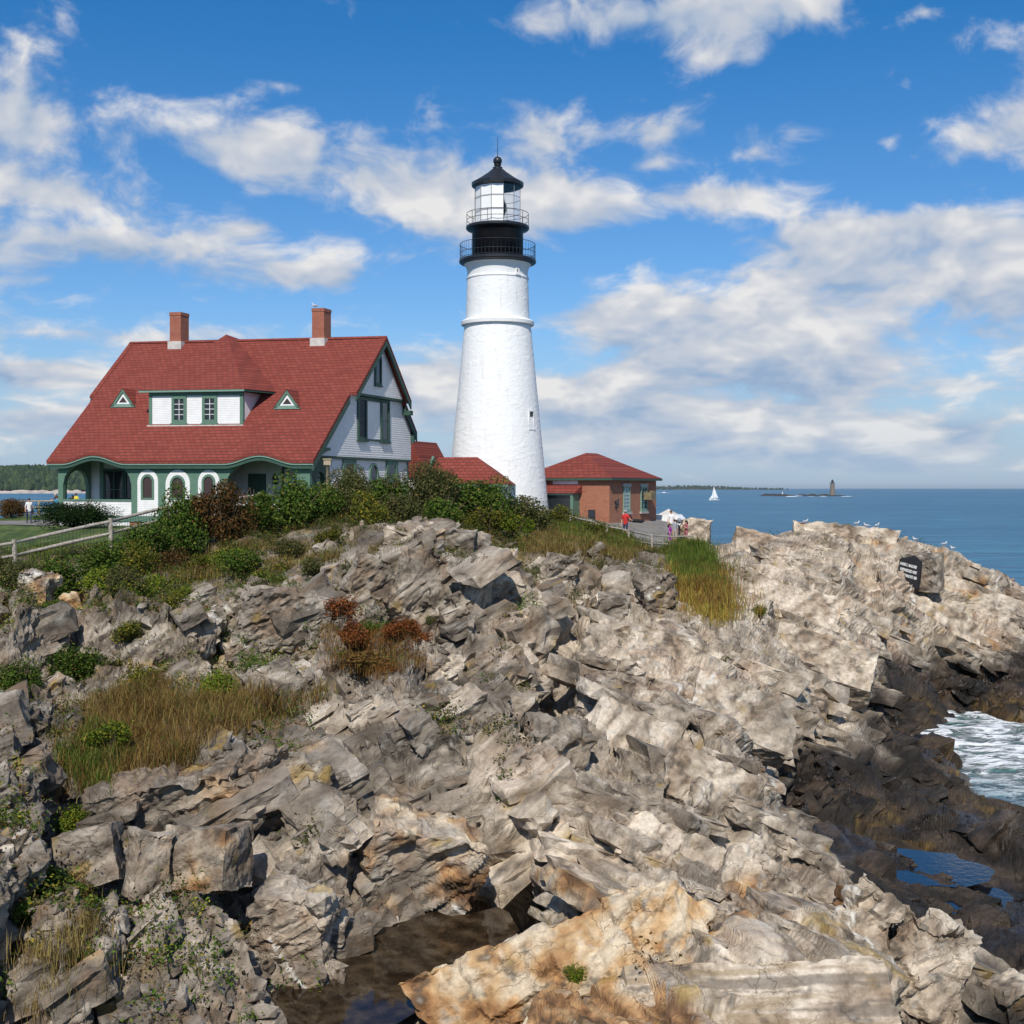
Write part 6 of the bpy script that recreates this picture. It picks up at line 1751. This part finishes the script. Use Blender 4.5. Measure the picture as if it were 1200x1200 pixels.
for k_, (u, v, Y, w_, h_, tilt, lb) in enumerate((
    (895, 652, 82, 84, 50, 10, 'pale rounded knob at the left end of the headland crest'), (990, 640, 83, 130, 36, 5, 'broad pale slab topping the headland crest under the gulls'),
    (1075, 735, 76, 150, 66, 22, 'tan slab sloping down to the cove below the inscribed rock'), (1150, 715, 80, 130, 52, 20, 'long pale slab at the right end of the headland'),
    (925, 712, 64, 130, 44, 14, 'wide pale ledge right of the yellow reed grass'), (965, 775, 55, 130, 50, 18, 'pale ledge above the start of the black shelf'),
    (790, 775, 45, 130, 56, 20, 'pale cracked slab below the yellow reed grass'), (865, 835, 39.5, 140, 62, 22, 'large pale slab in the middle of the right slope'),
    (745, 865, 36.5, 130, 66, 24, 'pale slab right of the dark central cleft'), (830, 920, 33.0, 130, 60, 20, 'pale slab above the cliff foot by the black shelf'),
    (700, 945, 31.6, 120, 56, 26, 'grey slab below the dark central cleft'), (790, 1000, 29.0, 150, 54, 24, 'long ledge right above the orange outcrop'),
    (900, 1050, 26.4, 150, 60, 30, 'layered ledge right of the orange outcrop'), (560, 880, 34.2, 110, 80, -10, 'grey rock wall left of the dark central cleft'))):
    ledge(u, v + h_ * .12, Y + .3, w_, h_ * 1.25, Y * .035, 'grey' if k_ in (10, 13) else 'pale', 100 + k_, (-38, tilt, -6), lb, .62, .74)
# rock face painted black with white lettering
sp_ = hit(1080, 690)
smx = Matrix.Translation((sp_.x + .3, sp_.y + .0, sp_.z + .8)) @ Euler((0, 0, radians(-32))).to_matrix().to_4x4()
sr = stone_object('inscribed_rock', stone_mesh(2.4, 2.1, 2.9, 41, smx, .2, .66, 4, .8), None, smx, 'brown')
tag(sr, 'rock with a black painted face and white lettering above the cove', 'boulder')
bp = paint('black_rock_paint', (.016, .016, .02), .25, .7)
MB().prism([(-1.12, -1.12, .95), (-.25, -1.12, 1.18), (.18, -1.12, .8), (.0, -1.12, -.85), (-.6, -1.12, -.75), (-1.2, -1.12, -.2)][::-1], (0, .5, 0)).build('painted_face', bp, sr)
def text_mesh(body, size):
    cu_ = bpy.data.curves.new('t', 'FONT'); cu_.body = body; cu_.size = size; cu_.align_x = 'LEFT'; cu_.extrude = .004; cu_.offset = .006
    to = bpy.data.objects.new('t', cu_); COL.objects.link(to)
    me = bpy.data.meshes.new_from_object(to.evaluated_get(bpy.context.evaluated_depsgraph_get())); bpy.data.objects.remove(to); return me
wl = paint('white_lettering', (.80, .79, .76), .1, .7)
for k, tx in enumerate(('ANNIE C. MAGUIRE', 'SHIPWRECKED HERE', 'CHRISTMAS EVE 1886')):
    me = text_mesh(tx, .24); o = link('lettering', me, sr, wl)
    wd = max(v.co.x for v in me.vertices); o.scale = (1.02 / wd, 1.0, 1)
    o.location = (-1.1, -1.128, .62 - k * .33); o.rotation_euler = (radians(90), radians(14), 0)

# ------------------------------------------------------------------ gulls
def make_gull():
    r = empty('seagull')
    b_ = MB().ball((0, 0, .27), (.24, .105, .115), 14, 9); b_.tube([(.17, 0, .31), (.24, 0, .40), (.26, 0, .46)], [.075, .06, .058], 10); b_.ball((.275, 0, .475), (.07, .055, .056), 10, 8)
    b_.prism([(-.2, -.045, .255), (-.2, .045, .255), (-.40, .05, .225), (-.40, -.05, .225)], (0, 0, .02))
    b_.build('body', gw, r, None, True)
    for s_ in (-1, 1):
        MB().ball((-.06, s_ * .085, .29), (.25, .035, .085), 12, 8).build('wing', gg, r, None, True)
        MB().tube([(.0, s_ * .04, .18), (.01, s_ * .045, 0)], .011, 6).tube([(.01, s_ * .045, .01), (.07, s_ * .055, .005)], .01, 5).build('leg', gp, r)
    MB().tube([(.335, 0, .472), (.40, 0, .462)], [.02, .006], 6).build('beak', gy_, r)
    return r
gull = make_gull()
AV = np.concatenate([AV, V3[(V3[:, 1] > 60) & (V3[:, 1] < 95)]] + STONES)
AU = AV[:, 0] / AV[:, 1] * FPX + 600; AVV = HV - (AV[:, 2] - CAMZ) / AV[:, 1] * FPX
def put_gull(u, v, Y, rz, label, first=False):
    g = gull if first else copy_tree(gull)
    k = np.argmin(np.where((np.abs(AU - u) < 2.5) & (AV[:, 1] > 60), AVV, 1e9)); q = AV[k]
    gz = q[2]
    g.location = (q[0], q[1], gz - .02); g.rotation_euler = (0, 0, radians(rz)); g.scale = (.62, .62, .62)
    tag(g, label, 'seagull', 'gulls on the right-hand ledge')
    return g
put_gull(1005, 617, 82, 20, 'white gull standing highest on the pale ledge skyline, leftmost of the row', True)
put_gull(1016, 619, 82, 170, 'white gull on the ledge skyline just right of the leftmost one')
put_gull(1028, 624, 82, 40, 'third white gull from the left on the ledge skyline')
put_gull(1075, 628, 83, 190, 'white gull on the skyline above the black painted rock')
put_gull(1108, 631, 83, 15, 'white gull near the right end of the ledge skyline')
put_gull(1115, 634, 83, 200, 'rightmost white gull on the ledge skyline')
put_gull(945, 628, 83, 30, 'lone white gull left of the highest ledge')
cg_ = copy_tree(gull); tag(cg_, 'white gull perched on the right-hand chimney', 'seagull')
del cg_['group']
cp = house.matrix_basis @ Vector(hf((14.4, YR - .35, ZR + 2.02))); cg_.location = cp; cg_.rotation_euler = (0, 0, radians(170)); cg_.scale = (.7, .7, .7)

pool(PCX, PCY, PZ, PRX + .35, PRY + .3, PRO, 'still brown pool in the gully at the bottom of the picture', 1)
for k, (u, v, rx, ry, lb) in enumerate(((1050, 1018, 2.6, 2.0, 'dark blue pool on the black tidal shelf'), (1120, 1052, 1.8, 1.4, 'smaller pool at the near end of the black tidal shelf'))):
    p = hit(u, v); pool(p.x, p.y, p.z - .03, rx, ry, 0, lb, 30 + k, shelfM)
# ------------------------------------------------------------------ vegetation
nr = np.random.default_rng(7)
def leaf_mat(name, stops, trans=.25):
    m_ = bpy.data.materials.new(name); m_.use_nodes = True
    n = NT(m_.node_tree); n.n.clear()
    out_ = n.node('ShaderNodeOutputMaterial')
    ri = n.node('ShaderNodeNewGeometry').outputs['Random Per Island']
    col_ = n.ramp(ri, stops)
    oi = n.node('ShaderNodeObjectInfo').outputs['Random']
    col_ = n.mix(1.0, col_, n.ramp(oi, [(0, .8), (1, 1.2)]), 'MULTIPLY')
    d = n.node('ShaderNodeBsdfDiffuse'); n.put(d.inputs[0], col_)
    t = n.node('ShaderNodeBsdfTranslucent'); n.put(t.inputs[0], col_)
    mx = n.node('ShaderNodeMixShader'); mx.inputs[0].default_value = trans
    n.l.new(d.outputs[0], mx.inputs[1]); n.l.new(t.outputs[0], mx.inputs[2]); n.l.new(mx.outputs[0], out_.inputs[0])
    return m_
LM = dict(
 green=leaf_mat('leaf_green', [(0, (.024, .050, .010)), (.4, (.055, .105, .018)), (.75, (.105, .165, .028)), (.92, (.17, .20, .04)), (1, (.22, .15, .05))]),
 bright=leaf_mat('leaf_bright', [(0, (.05, .095, .012)), (.5, (.12, .175, .025)), (.85, (.21, .24, .03)), (1, (.36, .30, .03))]),
 olive=leaf_mat('leaf_olive', [(0, (.030, .040, .014)), (.45, (.075, .090, .028)), (.8, (.13, .13, .045)), (1, (.22, .16, .07))]),
 autumn=leaf_mat('leaf_autumn', [(0, (.03, .03, .010)), (.4, (.085, .06, .022)), (.75, (.17, .085, .03)), (1, (.26, .13, .05))]),
 red=leaf_mat('leaf_red', [(0, (.06, .030, .010)), (.4, (.17, .055, .020)), (.75, (.27, .085, .028)), (1, (.32, .14, .05))]),
 yew=leaf_mat('leaf_yew', [(0, (.010, .024, .009)), (.5, (.022, .048, .014)), (1, (.05, .085, .024))]),
 golden=leaf_mat('leaf_golden', [(0, (.045, .065, .014)), (.5, (.10, .12, .022)), (.85, (.20, .18, .03)), (1, (.42, .30, .03))]),
 dry=leaf_mat('grass_dry', [(0, (.11, .075, .028)), (.45, (.22, .155, .055)), (.8, (.34, .25, .09)), (1, (.30, .27, .08))]),
 rust=leaf_mat('grass_rust', [(0, (.10, .055, .022)), (.5, (.22, .12, .04)), (.85, (.32, .20, .06)), (1, (.18, .17, .05))]),
 reed=leaf_mat('grass_reed', [(0, (.27, .13, .045)), (.35, (.32, .21, .05)), (.7, (.36, .29, .06)), (1, (.19, .21, .045))]),
 gras=leaf_mat('grass_green', [(0, (.055, .095, .018)), (.5, (.11, .165, .03)), (.85, (.18, .23, .045)), (1, (.30, .27, .06))]))
stemM = paint('twig_bark', (.11, .075, .05), .3, .9, 6)

def leaves(cent, nrml, size, rnd, asp=.55):
    """one bent quad per leaf"""
    n_ = len(cent)
    ref = rnd.normal(size=(n_, 3)); a = np.cross(nrml, ref); a /= np.linalg.norm(a, axis=1, keepdims=True) + 1e-9
    b_ = np.cross(nrml, a); s = (size * rnd.uniform(.6, 1.35, n_))[:, None]
    v = np.stack([cent - a * s * .5, cent + b_ * s * asp * .5 + nrml * s * .12, cent + a * s * .5, cent - b_ * s * asp * .5 + nrml * s * .12], 1).reshape(-1, 3)
    return v
def bush_verts(rx, ry, rz, nl, leaf, seed, lumps=9, fill=.35):
    rnd = np.random.default_rng(seed)
    lc = rnd.normal(size=(lumps, 3)); lc /= np.linalg.norm(lc, axis=1, keepdims=True); lc *= rnd.uniform(.25, .72, (lumps, 1)); lc[:, 2] = lc[:, 2] * .75 + .08
    lr = rnd.uniform(.26, .5, lumps)
    k = rnd.integers(0, lumps, nl)
    d = rnd.normal(size=(nl, 3)); d /= np.linalg.norm(d, axis=1, keepdims=True)
    rr = np.where(rnd.random(nl) < fill, rnd.uniform(.2, .9, nl), rnd.uniform(.82, 1.12, nl))
    c_ = lc[k] + d * (lr[k] * rr)[:, None]
    keep = c_[:, 2] > -.72
    c_ = c_[keep]; d = d[keep]
    nrm_ = d * .6 + rnd.normal(size=d.shape) * .55 + np.array([0, 0, .35]); nrm_ /= np.linalg.norm(nrm_, axis=1, keepdims=True)
    c_ = c_ * np.array([rx, ry, rz]) + np.array([0, 0, rz * .55])
    return leaves(c_, nrm_, leaf, rnd)
def quads_mesh(name, v):
    return fast_mesh(name, v, np.arange(len(v)).reshape(-1, 4))
def stem_mesh(rx, rz, seed):
    rnd = random.Random(seed); mb = MB()
    for k in range(7):
        t = rnd.uniform(0, 6.28); e = rnd.uniform(.3, .8); top_ = Vector((rx * e * cos(t), rx * e * sin(t), rz * rnd.uniform(.8, 1.35)))
        mb.tube([(0.05 * cos(t), .05 * sin(t), -.3), top_ * .5 + Vector((0, 0, .05)), top_], [.03, .02, .008], 5)
        mb.tube([top_ * .5, top_ * .5 + Vector((rnd.uniform(-.3, .3) * rx, rnd.uniform(-.3, .3) * rx, rz * .45))], [.015, .006], 4)
    return mb.mesh('stem')
STYLE = dict(big=(7000, .105), med=(4500, .115), small=(2200, .13), fine=(9000, .075), yew=(15000, .062))
bank = {}
def shrub(u, v, w_, h_, Y, kind, style, label, seed, name='shrub', cat='shrub', grp='shrubs along the crest'):
    """w_, h_ in photograph pixels; v is the foot of the plant"""
    p = P(u, v, Y)
    g_ = ground(p.x, p.y)
    k = Y / FPX; rx = w_ * k / 2; rz = h_ * k / 2
    key = (kind, style, seed % 3)
    if key not in bank:
        nl, lf = STYLE[style]
        me = quads_mesh('foliage', bush_verts(1, 1, 1, nl, lf / 1.2, seed, 22 if style == 'yew' else 10, .5 if style == 'yew' else .35)); me.materials.append(LM[kind])
        st = stem_mesh(1, 1, seed); st.materials.append(stemM)
        bank[key] = (me, st)
    me, st = bank[key]
    r = empty(name, (p.x, p.y, g_ - .05), random.Random(seed * 5 + int(u)).uniform(0, 6.28))
    z = max(p.z - g_, 0) * 0
    r.scale = (rx * 1.15, rx, rz * 1.22)
    f = bpy.data.objects.new('foliage', me); COL.objects.link(f); f.parent = r
    s_ = bpy.data.objects.new('stem', st); COL.objects.link(s_); s_.parent = r
    tag(r, label, cat, grp)
    return r
SH = [
 (92, 630, 96, 46, 73, 'yew', 'yew', 'dense dark evergreen bush in front of the left porch', 1),
 (15, 603, 44, 30, 93, 'autumn', 'fine', 'round russet bush behind the far fence at the left edge', 2),
 (212, 655, 70, 92, 58.5, 'green', 'big', 'tall green bush hiding the middle arched window', 3),
 (262, 650, 76, 88, 59, 'autumn', 'big', 'tall reddish brown bush right of the arched windows', 4),
 (300, 640, 62, 66, 61, 'green', 'med', 'green rose bush under the fence post by the right porch', 5),
 (345, 640, 92, 72, 62, 'green', 'big', 'broad green rose bush in front of the right porch arch', 6),
 (385, 630, 60, 60, 64, 'green', 'med', 'green bush below the capped post', 7),
 (410, 628, 66, 74, 65, 'olive', 'fine', 'wispy grey-brown bush below the gable window', 8),
 (432, 640, 66, 50, 60, 'golden', 'small', 'yellow flowering clump below the grey-brown bush', 9),
 (456, 622, 76, 62, 66, 'green', 'med', 'green bush at the right end of the gable wall', 10),
 (500, 626, 84, 82, 67, 'olive', 'fine', 'tall olive bush in front of the low outbuilding', 11),
 (472, 636, 60, 46, 62, 'olive', 'med', 'low olive bush above the pale crest boulders', 12),
 (538, 626, 84, 64, 68, 'green', 'big', 'broad green bush left of the tower foot', 13),
 (520, 640, 60, 50, 63, 'green', 'med', 'dark green bush above the square crest block', 14),
 (578, 630, 76, 62, 69, 'green', 'big', 'leafy green bush right in front of the tower', 15),
 (612, 634, 66, 48, 70, 'olive', 'med', 'olive bush below the tower foot by the fence', 16),
 (572, 648, 60, 44, 64, 'golden', 'small', 'yellow-green clump under the bushes by the tower', 17),
 (604, 652, 50, 38, 64, 'bright', 'small', 'bright green clump on the slope below the tower', 18),
 (655, 625, 48, 30, 76, 'golden', 'small', 'yellow-green clump beside the fence at the brick building', 19),
 (690, 632, 50, 24, 77, 'golden', 'small', 'low yellow clump below the terrace fence', 20),
 (170, 668, 76, 60, 56, 'green', 'med', 'leafy green bush hanging over the slope below the log fence', 21),
 (118, 680, 90, 60, 54, 'green', 'big', 'wide green bush under the lower log rail', 22),
 (60, 690, 84, 58, 52, 'green', 'big', 'green bush on the bank at the left under the fence', 23),
 (12, 690, 60, 50, 51, 'olive', 'med', 'olive bush at the left edge under the fence', 24),
 (165, 712, 60, 50, 50, 'golden', 'small', 'yellow-green bush halfway down the left slope', 25),
 (196, 690, 54, 50, 53, 'autumn', 'small', 'reddish weeds at the foot of the tall brown bush', 26),
 (285, 700, 60, 40, 50, 'green', 'med', 'small dark green bush on the rubble slope', 27),
 (330, 700, 34, 26, 50, 'olive', 'small', 'little olive bush right of the rubble slope', 28),
 (365, 690, 40, 32, 50, 'olive', 'small', 'olive bush at the left side of the split outcrop', 29),
 (255, 822, 54, 42, 38, 'bright', 'med', 'bright yellow-green bush on bare rock in the middle left', 30),
 (248, 748, 40, 30, 44, 'bright', 'small', 'pale green herb clump on the rubble slope', 31),
 (215, 735, 34, 28, 45, 'bright', 'small', 'small pale green tuft left of the herb clump', 32),
 (92, 778, 76, 62, 41, 'green', 'med', 'dark green bush between the left rocks', 33),
 (24, 790, 70, 64, 38, 'green', 'med', 'dark green bush at the left edge', 34),
 (165, 805, 60, 50, 38, 'golden', 'small', 'yellow flowered clump above the brown grass', 35),
 (88, 940, 60, 50, 28.5, 'bright', 'med', 'bright green fern clump at the left end of the brown grass', 36),
 (50, 1050, 70, 64, 24, 'green', 'med', 'dark green bush beside the fallen blocks', 37),
 (96, 1060, 34, 60, 24.5, 'autumn', 'small', 'brown weeds right beside the left fallen block', 38),
 (440, 745, 50, 34, 43, 'green', 'med', 'dark green bush in the middle of the red shrubs', 39),
 (412, 772, 54, 40, 41.5, 'red', 'med', 'left one of the rust red low shrubs', 40),
 (470, 778, 60, 34, 41.5, 'red', 'med', 'right one of the rust red low shrubs', 41),
 (398, 745, 50, 34, 43, 'red', 'small', 'dark red clump under the outcrop face', 42),
 (440, 795, 76, 30, 40, 'rust', 'small', 'orange-brown low clump below the red shrubs', 43),
 (890, 745, 22, 26, 57, 'golden', 'small', 'small olive tuft alone on the pale slab', 44),
 (672, 1190, 30, 40, 19.6, 'bright', 'small', 'sparse yellow weed on the orange rock at the bottom', 45),
 (100, 1110, 50, 70, 22, 'golden', 'small', 'goldenrod clump at the lower left', 46),
 (505, 704, 22, 18, 45, 'olive', 'small', 'olive tuft at the foot of the split outcrop', 47),
 (690, 835, 30, 24, 38.5, 'golden', 'small', 'small green-yellow plant in the dark cleft', 48),
]
SH += [
 (140, 745, 60, 44, 46, 'olive', 'med', 'olive bush between two grey rocks on the left slope', 49),
 (60, 745, 56, 40, 45, 'green', 'med', 'green bush right of the orange faced block', 50),
 (205, 765, 44, 30, 43, 'golden', 'small', 'yellow-green clump right above the russet grass', 51),
 (10, 735, 50, 40, 46, 'olive', 'small', 'olive clump at the left edge above the dark bush', 52),
 (310, 735, 40, 26, 45, 'olive', 'small', 'olive herb clump left of the big grey outcrop face', 53),
 (130, 890, 70, 50, 31, 'bright', 'small', 'light green tuft in the left end of the russet grass', 54),
 (240, 690, 46, 32, 52, 'autumn', 'small', 'brown clump at the upper end of the rubble slope', 55),
 (30, 860, 44, 40, 31, 'olive', 'small', 'olive weeds among the rocks at the left edge', 56),
 (440, 768, 50, 30, 42.5, 'red', 'small', 'middle one of the rust red low shrubs', 67),
 (492, 752, 40, 24, 43, 'red', 'small', 'far right rust red clump beside bare rock', 68),
 (430, 796, 46, 24, 40.5, 'autumn', 'small', 'brown clump below the middle of the red shrubs', 69),
 (120, 715, 60, 40, 49, 'bright', 'med', 'yellow-green bush trailing down left of the split rocks', 57),
 (185, 735, 50, 36, 47, 'bright', 'small', 'yellow-green clump trailing down the middle of the left slope', 58),
 (45, 820, 54, 40, 34, 'bright', 'small', 'yellow-green clump at the left edge beside the russet grass', 59),
 (150, 770, 56, 34, 42, 'golden', 'small', 'ochre clump just above the russet grass at its left', 60),
 (275, 668, 60, 34, 54, 'bright', 'med', 'bright green bush at the foot of the crest shrubs left of the crest', 61),
 (335, 660, 50, 30, 55, 'olive', 'med', 'olive bush at the foot of the broad rose bush', 62),
 (385, 662, 50, 30, 54, 'golden', 'small', 'ochre clump at the foot of the capped post bush', 63),
 (230, 672, 50, 34, 55, 'golden', 'med', 'ochre bush at the foot of the tall reddish bush', 64),
 (30, 1130, 50, 44, 21.5, 'bright', 'small', 'yellow-green weed clump in the lower left corner', 65),
 (75, 990, 44, 36, 26.5, 'bright', 'small', 'yellow-green fern beside the left fallen block', 66),
]
for s in SH: shrub(*s)

# small herbs and litter plants: uncounted ground cover on every patch of soil
def scatter_weeds():
    soilw = np.clip(sm, 0, 1) * (1 - isl) * (V3[:, 2] > 4.5) * (V3[:, 1] < 86) * (V3[:, 1] > 17)
    ok = np.hypot(V3[:, 0] - TX, V3[:, 1] - TY) > 4.5
    soilw = soilw * ok
    # keep per ground area, not per mesh vertex
    A = np.gradient(TV[:, :, 1], axis=1) * np.gradient(TV[:, :, 0], axis=0)
    pw = soilw * np.abs(A).ravel(); pw /= pw.sum()
    return pw
pw = scatter_weeds()
def clumps(pick, nl, leaf, h, spread, seed):
    rnd = np.random.default_rng(seed); base = V3[pick]; n_ = len(pick)
    sc = rnd.uniform(.5, 1.4, n_)
    off = rnd.normal(size=(n_, nl, 3)) * np.array([spread, spread, 0]); off[:, :, 2] = np.abs(rnd.normal(size=(n_, nl))) * h * .6 + .03
    c_ = (base[:, None, :] + off * sc[:, None, None]).reshape(-1, 3)
    nv = rnd.normal(size=c_.shape) * .6 + np.array([0, -.15, .6]); nv /= np.linalg.norm(nv, axis=1, keepdims=True)
    return leaves(c_, nv, leaf, rnd)
for (kind, cnt, nl, leaf, h, sp, seed, lab) in (('olive', 2600, 34, .085, .32, .17, 1, 'low olive herbs covering the soil between the rocks'), ('autumn', 1700, 30, .08, .3, .15, 2, 'brown withered herbs on the slope'),
                                              ('golden', 900, 26, .075, .36, .15, 3, 'yellow flowering herbs on the slope'), ('green', 1500, 36, .085, .3, .17, 4, 'low green herbs on the slope')):
    pick = nr.choice(len(V3), cnt, p=pw)
    o = link('ground_cover', quads_mesh('ground_cover', clumps(pick, nl, leaf, h, sp, seed)), None, LM[kind])
    tag(o, lab, 'ground cover', kind='stuff')

# plants in the cracks of the left slope, down to the corner
pl_ = np.abs(area) * ((SU < 400) | ((SU < 640) & (SV < 735))) * (SU > -60) * (SV > 640) * (SV < 1200) * (amp > .2) * (NN[:, 2] > .35) * ss(fbm(V3 * .45, 611, 3), -.05, .35) * np.interp(SV, [640, 800, 1000, 1200], [1.0, .8, .5, .6]) / V3[:, 1]
pl_ /= pl_.sum()
for (kind, cnt, nl, leaf, h, sp, seed, lab) in (('green', 900, 46, .075, .34, .16, 31, 'green weeds rooted in the cracks of the left slope'), ('golden', 650, 40, .07, .36, .15, 32, 'ochre weeds rooted in the cracks of the left slope'), ('autumn', 420, 40, .07, .3, .16, 33, 'brown weeds rooted in the cracks of the left slope'), ('bright', 260, 36, .07, .26, .14, 34, 'bright green weeds rooted in the cracks of the left slope')):
    pick = nr.choice(len(V3), cnt, p=pl_)
    o = link('crack_weeds', quads_mesh('crack_weeds', clumps(pick, nl, leaf, h, sp, seed)), None, LM[kind])
    tag(o, lab, 'weeds', kind='stuff')

def mat_of(poly, cnt, kind, seed, label):
    ins = in_poly(poly, SU, SV); w_ = np.abs(area) * ins; w_ /= w_.sum()
    pick = nr.choice(len(V3), cnt, p=w_)
    o = link('low_scrub', quads_mesh('low_scrub', clumps(pick, 46, .07, .26, .2, seed)), None, LM[kind]); tag(o, label, 'scrub', kind='stuff')
mat_of([(385, 745), (430, 735), (505, 748), (500, 775), (455, 798), (395, 790)], 190, 'red', 51, 'rust red mat of low scrub around the red shrubs')
mat_of([(60, 690), (200, 660), (340, 655), (330, 690), (220, 730), (90, 740)], 260, 'bright', 52, 'yellow-green low scrub on the bank below the log fence')
mat_of([(380, 640), (620, 632), (600, 665), (450, 655)], 160, 'olive', 53, 'olive low scrub along the crest below the shrubs')

# grasses
def blades(base, hgt, wid, lean, rnd):
    n_ = len(base); t = rnd.uniform(0, 2 * pi, n_); h_ = hgt * rnd.uniform(.45, 1.25, n_) * (1 + .45 * fbm(base * np.array([1.1, 1.1, 0]), 77, 2))
    d = np.stack([np.cos(t), np.sin(t), 0 * t], -1); s = np.stack([-np.sin(t), np.cos(t), 0 * t], -1) * wid
    ln = (lean * rnd.uniform(.2, 1.4, n_) * h_)[:, None]
    top_ = base + d * ln + np.array([0, 0, 1]) * h_[:, None]
    m1 = base + d * ln * .35 + np.array([0, 0, 1]) * (h_ * .6)[:, None]
    v = np.stack([base - s, base + s, m1 + s * .8, m1 - s * .8, top_], 1)
    return v.reshape(-1, 3), n_
def grass_obj(name, base, hgt, wid, lean, kind, label, seed):
    rnd = np.random.default_rng(seed); v, n_ = blades(base, hgt, wid, lean, rnd)
    i = np.arange(n_)[:, None] * 5
    tri = np.concatenate([i + np.array([0, 1, 2]), i + np.array([0, 2, 3]), i + np.array([3, 2, 4])], 0)
    o = link(name, fast_mesh(name, v, tri), None, LM[kind]); tag(o, label, 'grass', kind='stuff'); return o
def field(poly, cnt, tuft, seed, jit=.13):
    """points on the ground inside an outline given in photograph pixels"""
    rnd = np.random.default_rng(seed); us = [p_[0] for p_ in poly]; vs_ = [p_[1] for p_ in poly]; out_ = []
    while len(out_) < cnt:
        u = rnd.uniform(min(us), max(us)); v = rnd.uniform(min(vs_), max(vs_))
        if inside(u, v, poly): out_.append(hit(u, v))
    b_ = np.array(out_); b_ = np.repeat(b_, tuft, 0); b_[:, :2] += rnd.normal(size=(len(b_), 2)) * np.where(rnd.random(len(b_)) < .22, jit * 3, jit)[:, None]; b_[:, 2] -= .04
    return b_
g1_ = HOLLOW
grass_obj('dry_grass', field(g1_, 300, 26, 1, .22), .50, .007, .85, 'rust', 'tall russet grass filling the hollow at the middle left', 1)
grass_obj('dry_grass', field(g1_, 260, 24, 2, .22), .46, .007, .85, 'dry', 'straw coloured grass mixed into the russet grass', 2)
grass_obj('green_grass', field([(75, 890), (110, 850), (150, 900), (110, 940)], 120, 24, 3), .5, .010, .45, 'gras', 'green grass at the left end of the hollow', 3)
grass_obj('green_grass', field(g1_, 40, 22, 23, .25), .36, .008, .8, 'gras', 'green grass scattered through the russet hollow', 23)
g2_ = [(784, 650), (792, 637), (826, 642), (836, 660), (838, 690), (802, 690)]
grass_obj('reed_grass', field(g2_, 330, 26, 4, .25), .65, .014, .4, 'gras', 'tall green reed grass beside the terrace fence', 4)
g3_ = [(788, 665), (806, 672), (845, 675), (856, 715), (854, 738), (835, 732), (800, 705)]
grass_obj('reed_grass', field(g3_, 200, 24, 5, .25), .55, .013, .45, 'reed', 'tall yellow and orange reed grass running down the rocks', 5)
grass_obj('reed_grass', field([(786, 670), (850, 660), (852, 720), (810, 712)], 190, 24, 15, .25), .55, .012, .45, 'rust', 'rusty reed grass between the green and the yellow reeds', 15)
g4_ = [(600, 640), (640, 622), (700, 622), (755, 645), (735, 660), (690, 650), (640, 660)]
grass_obj('slope_grass', field(g4_, 600, 22, 6), .35, .010, .5, 'dry', 'short straw coloured grass on the slope under the fence', 6)
grass_obj('slope_grass', field([(650, 618), (700, 618), (750, 640), (740, 652), (700, 638), (655, 630)], 260, 22, 7), .4, .011, .45, 'gras', 'green grass along the terrace fence', 7)
g5_ = [(20, 1110), (70, 1080), (110, 1085), (90, 1150), (60, 1200), (10, 1200)]
grass_obj('dry_grass', field(g5_, 110, 22, 8), .38, .005, .5, 'dry', 'straw grass tufts at the lower left corner', 8)
g6_ = [(180, 650), (330, 640), (520, 650), (470, 660), (330, 668), (200, 690)]
grass_obj('slope_grass', field(g6_, 420, 20, 9), .32, .010, .5, 'dry', 'dry grass at the feet of the crest shrubs', 9)
g7_ = [(-60, 655), (60, 640), (200, 640), (120, 655), (0, 670)]
grass_obj('lawn_edge_grass', field(g7_, 300, 24, 10), .22, .010, .5, 'gras', 'longer grass along the log fence at the lawn edge', 10)
grass_obj('dry_grass', field([(380, 735), (480, 745), (500, 775), (450, 800), (390, 790)], 200, 18, 11), .3, .007, .5, 'rust', 'rust coloured grass between the red shrubs', 11)

# ------------------------------------------------------------------ air: far things fade to blue
HAZE = 2.6e-5
hm_ = bpy.data.materials.new('sea_haze'); hm_.use_nodes = True
n = NT(hm_.node_tree); n.n.clear()
ho = n.node('ShaderNodeOutputMaterial'); pv = n.node('ShaderNodeVolumePrincipled')
pv.inputs['Color'].default_value = (.82, .90, 1.0, 1); pv.inputs['Density'].default_value = HAZE; pv.inputs['Anisotropy'].default_value = .2
n.l.new(pv.outputs[0], ho.inputs['Volume'])
hz_ = MB().box(-30000, -400, -6, 30000, 33000, 60).build('haze', hm_)
tag(hz_, 'thin sea air between the shore and the horizon', 'haze', kind='stuff')
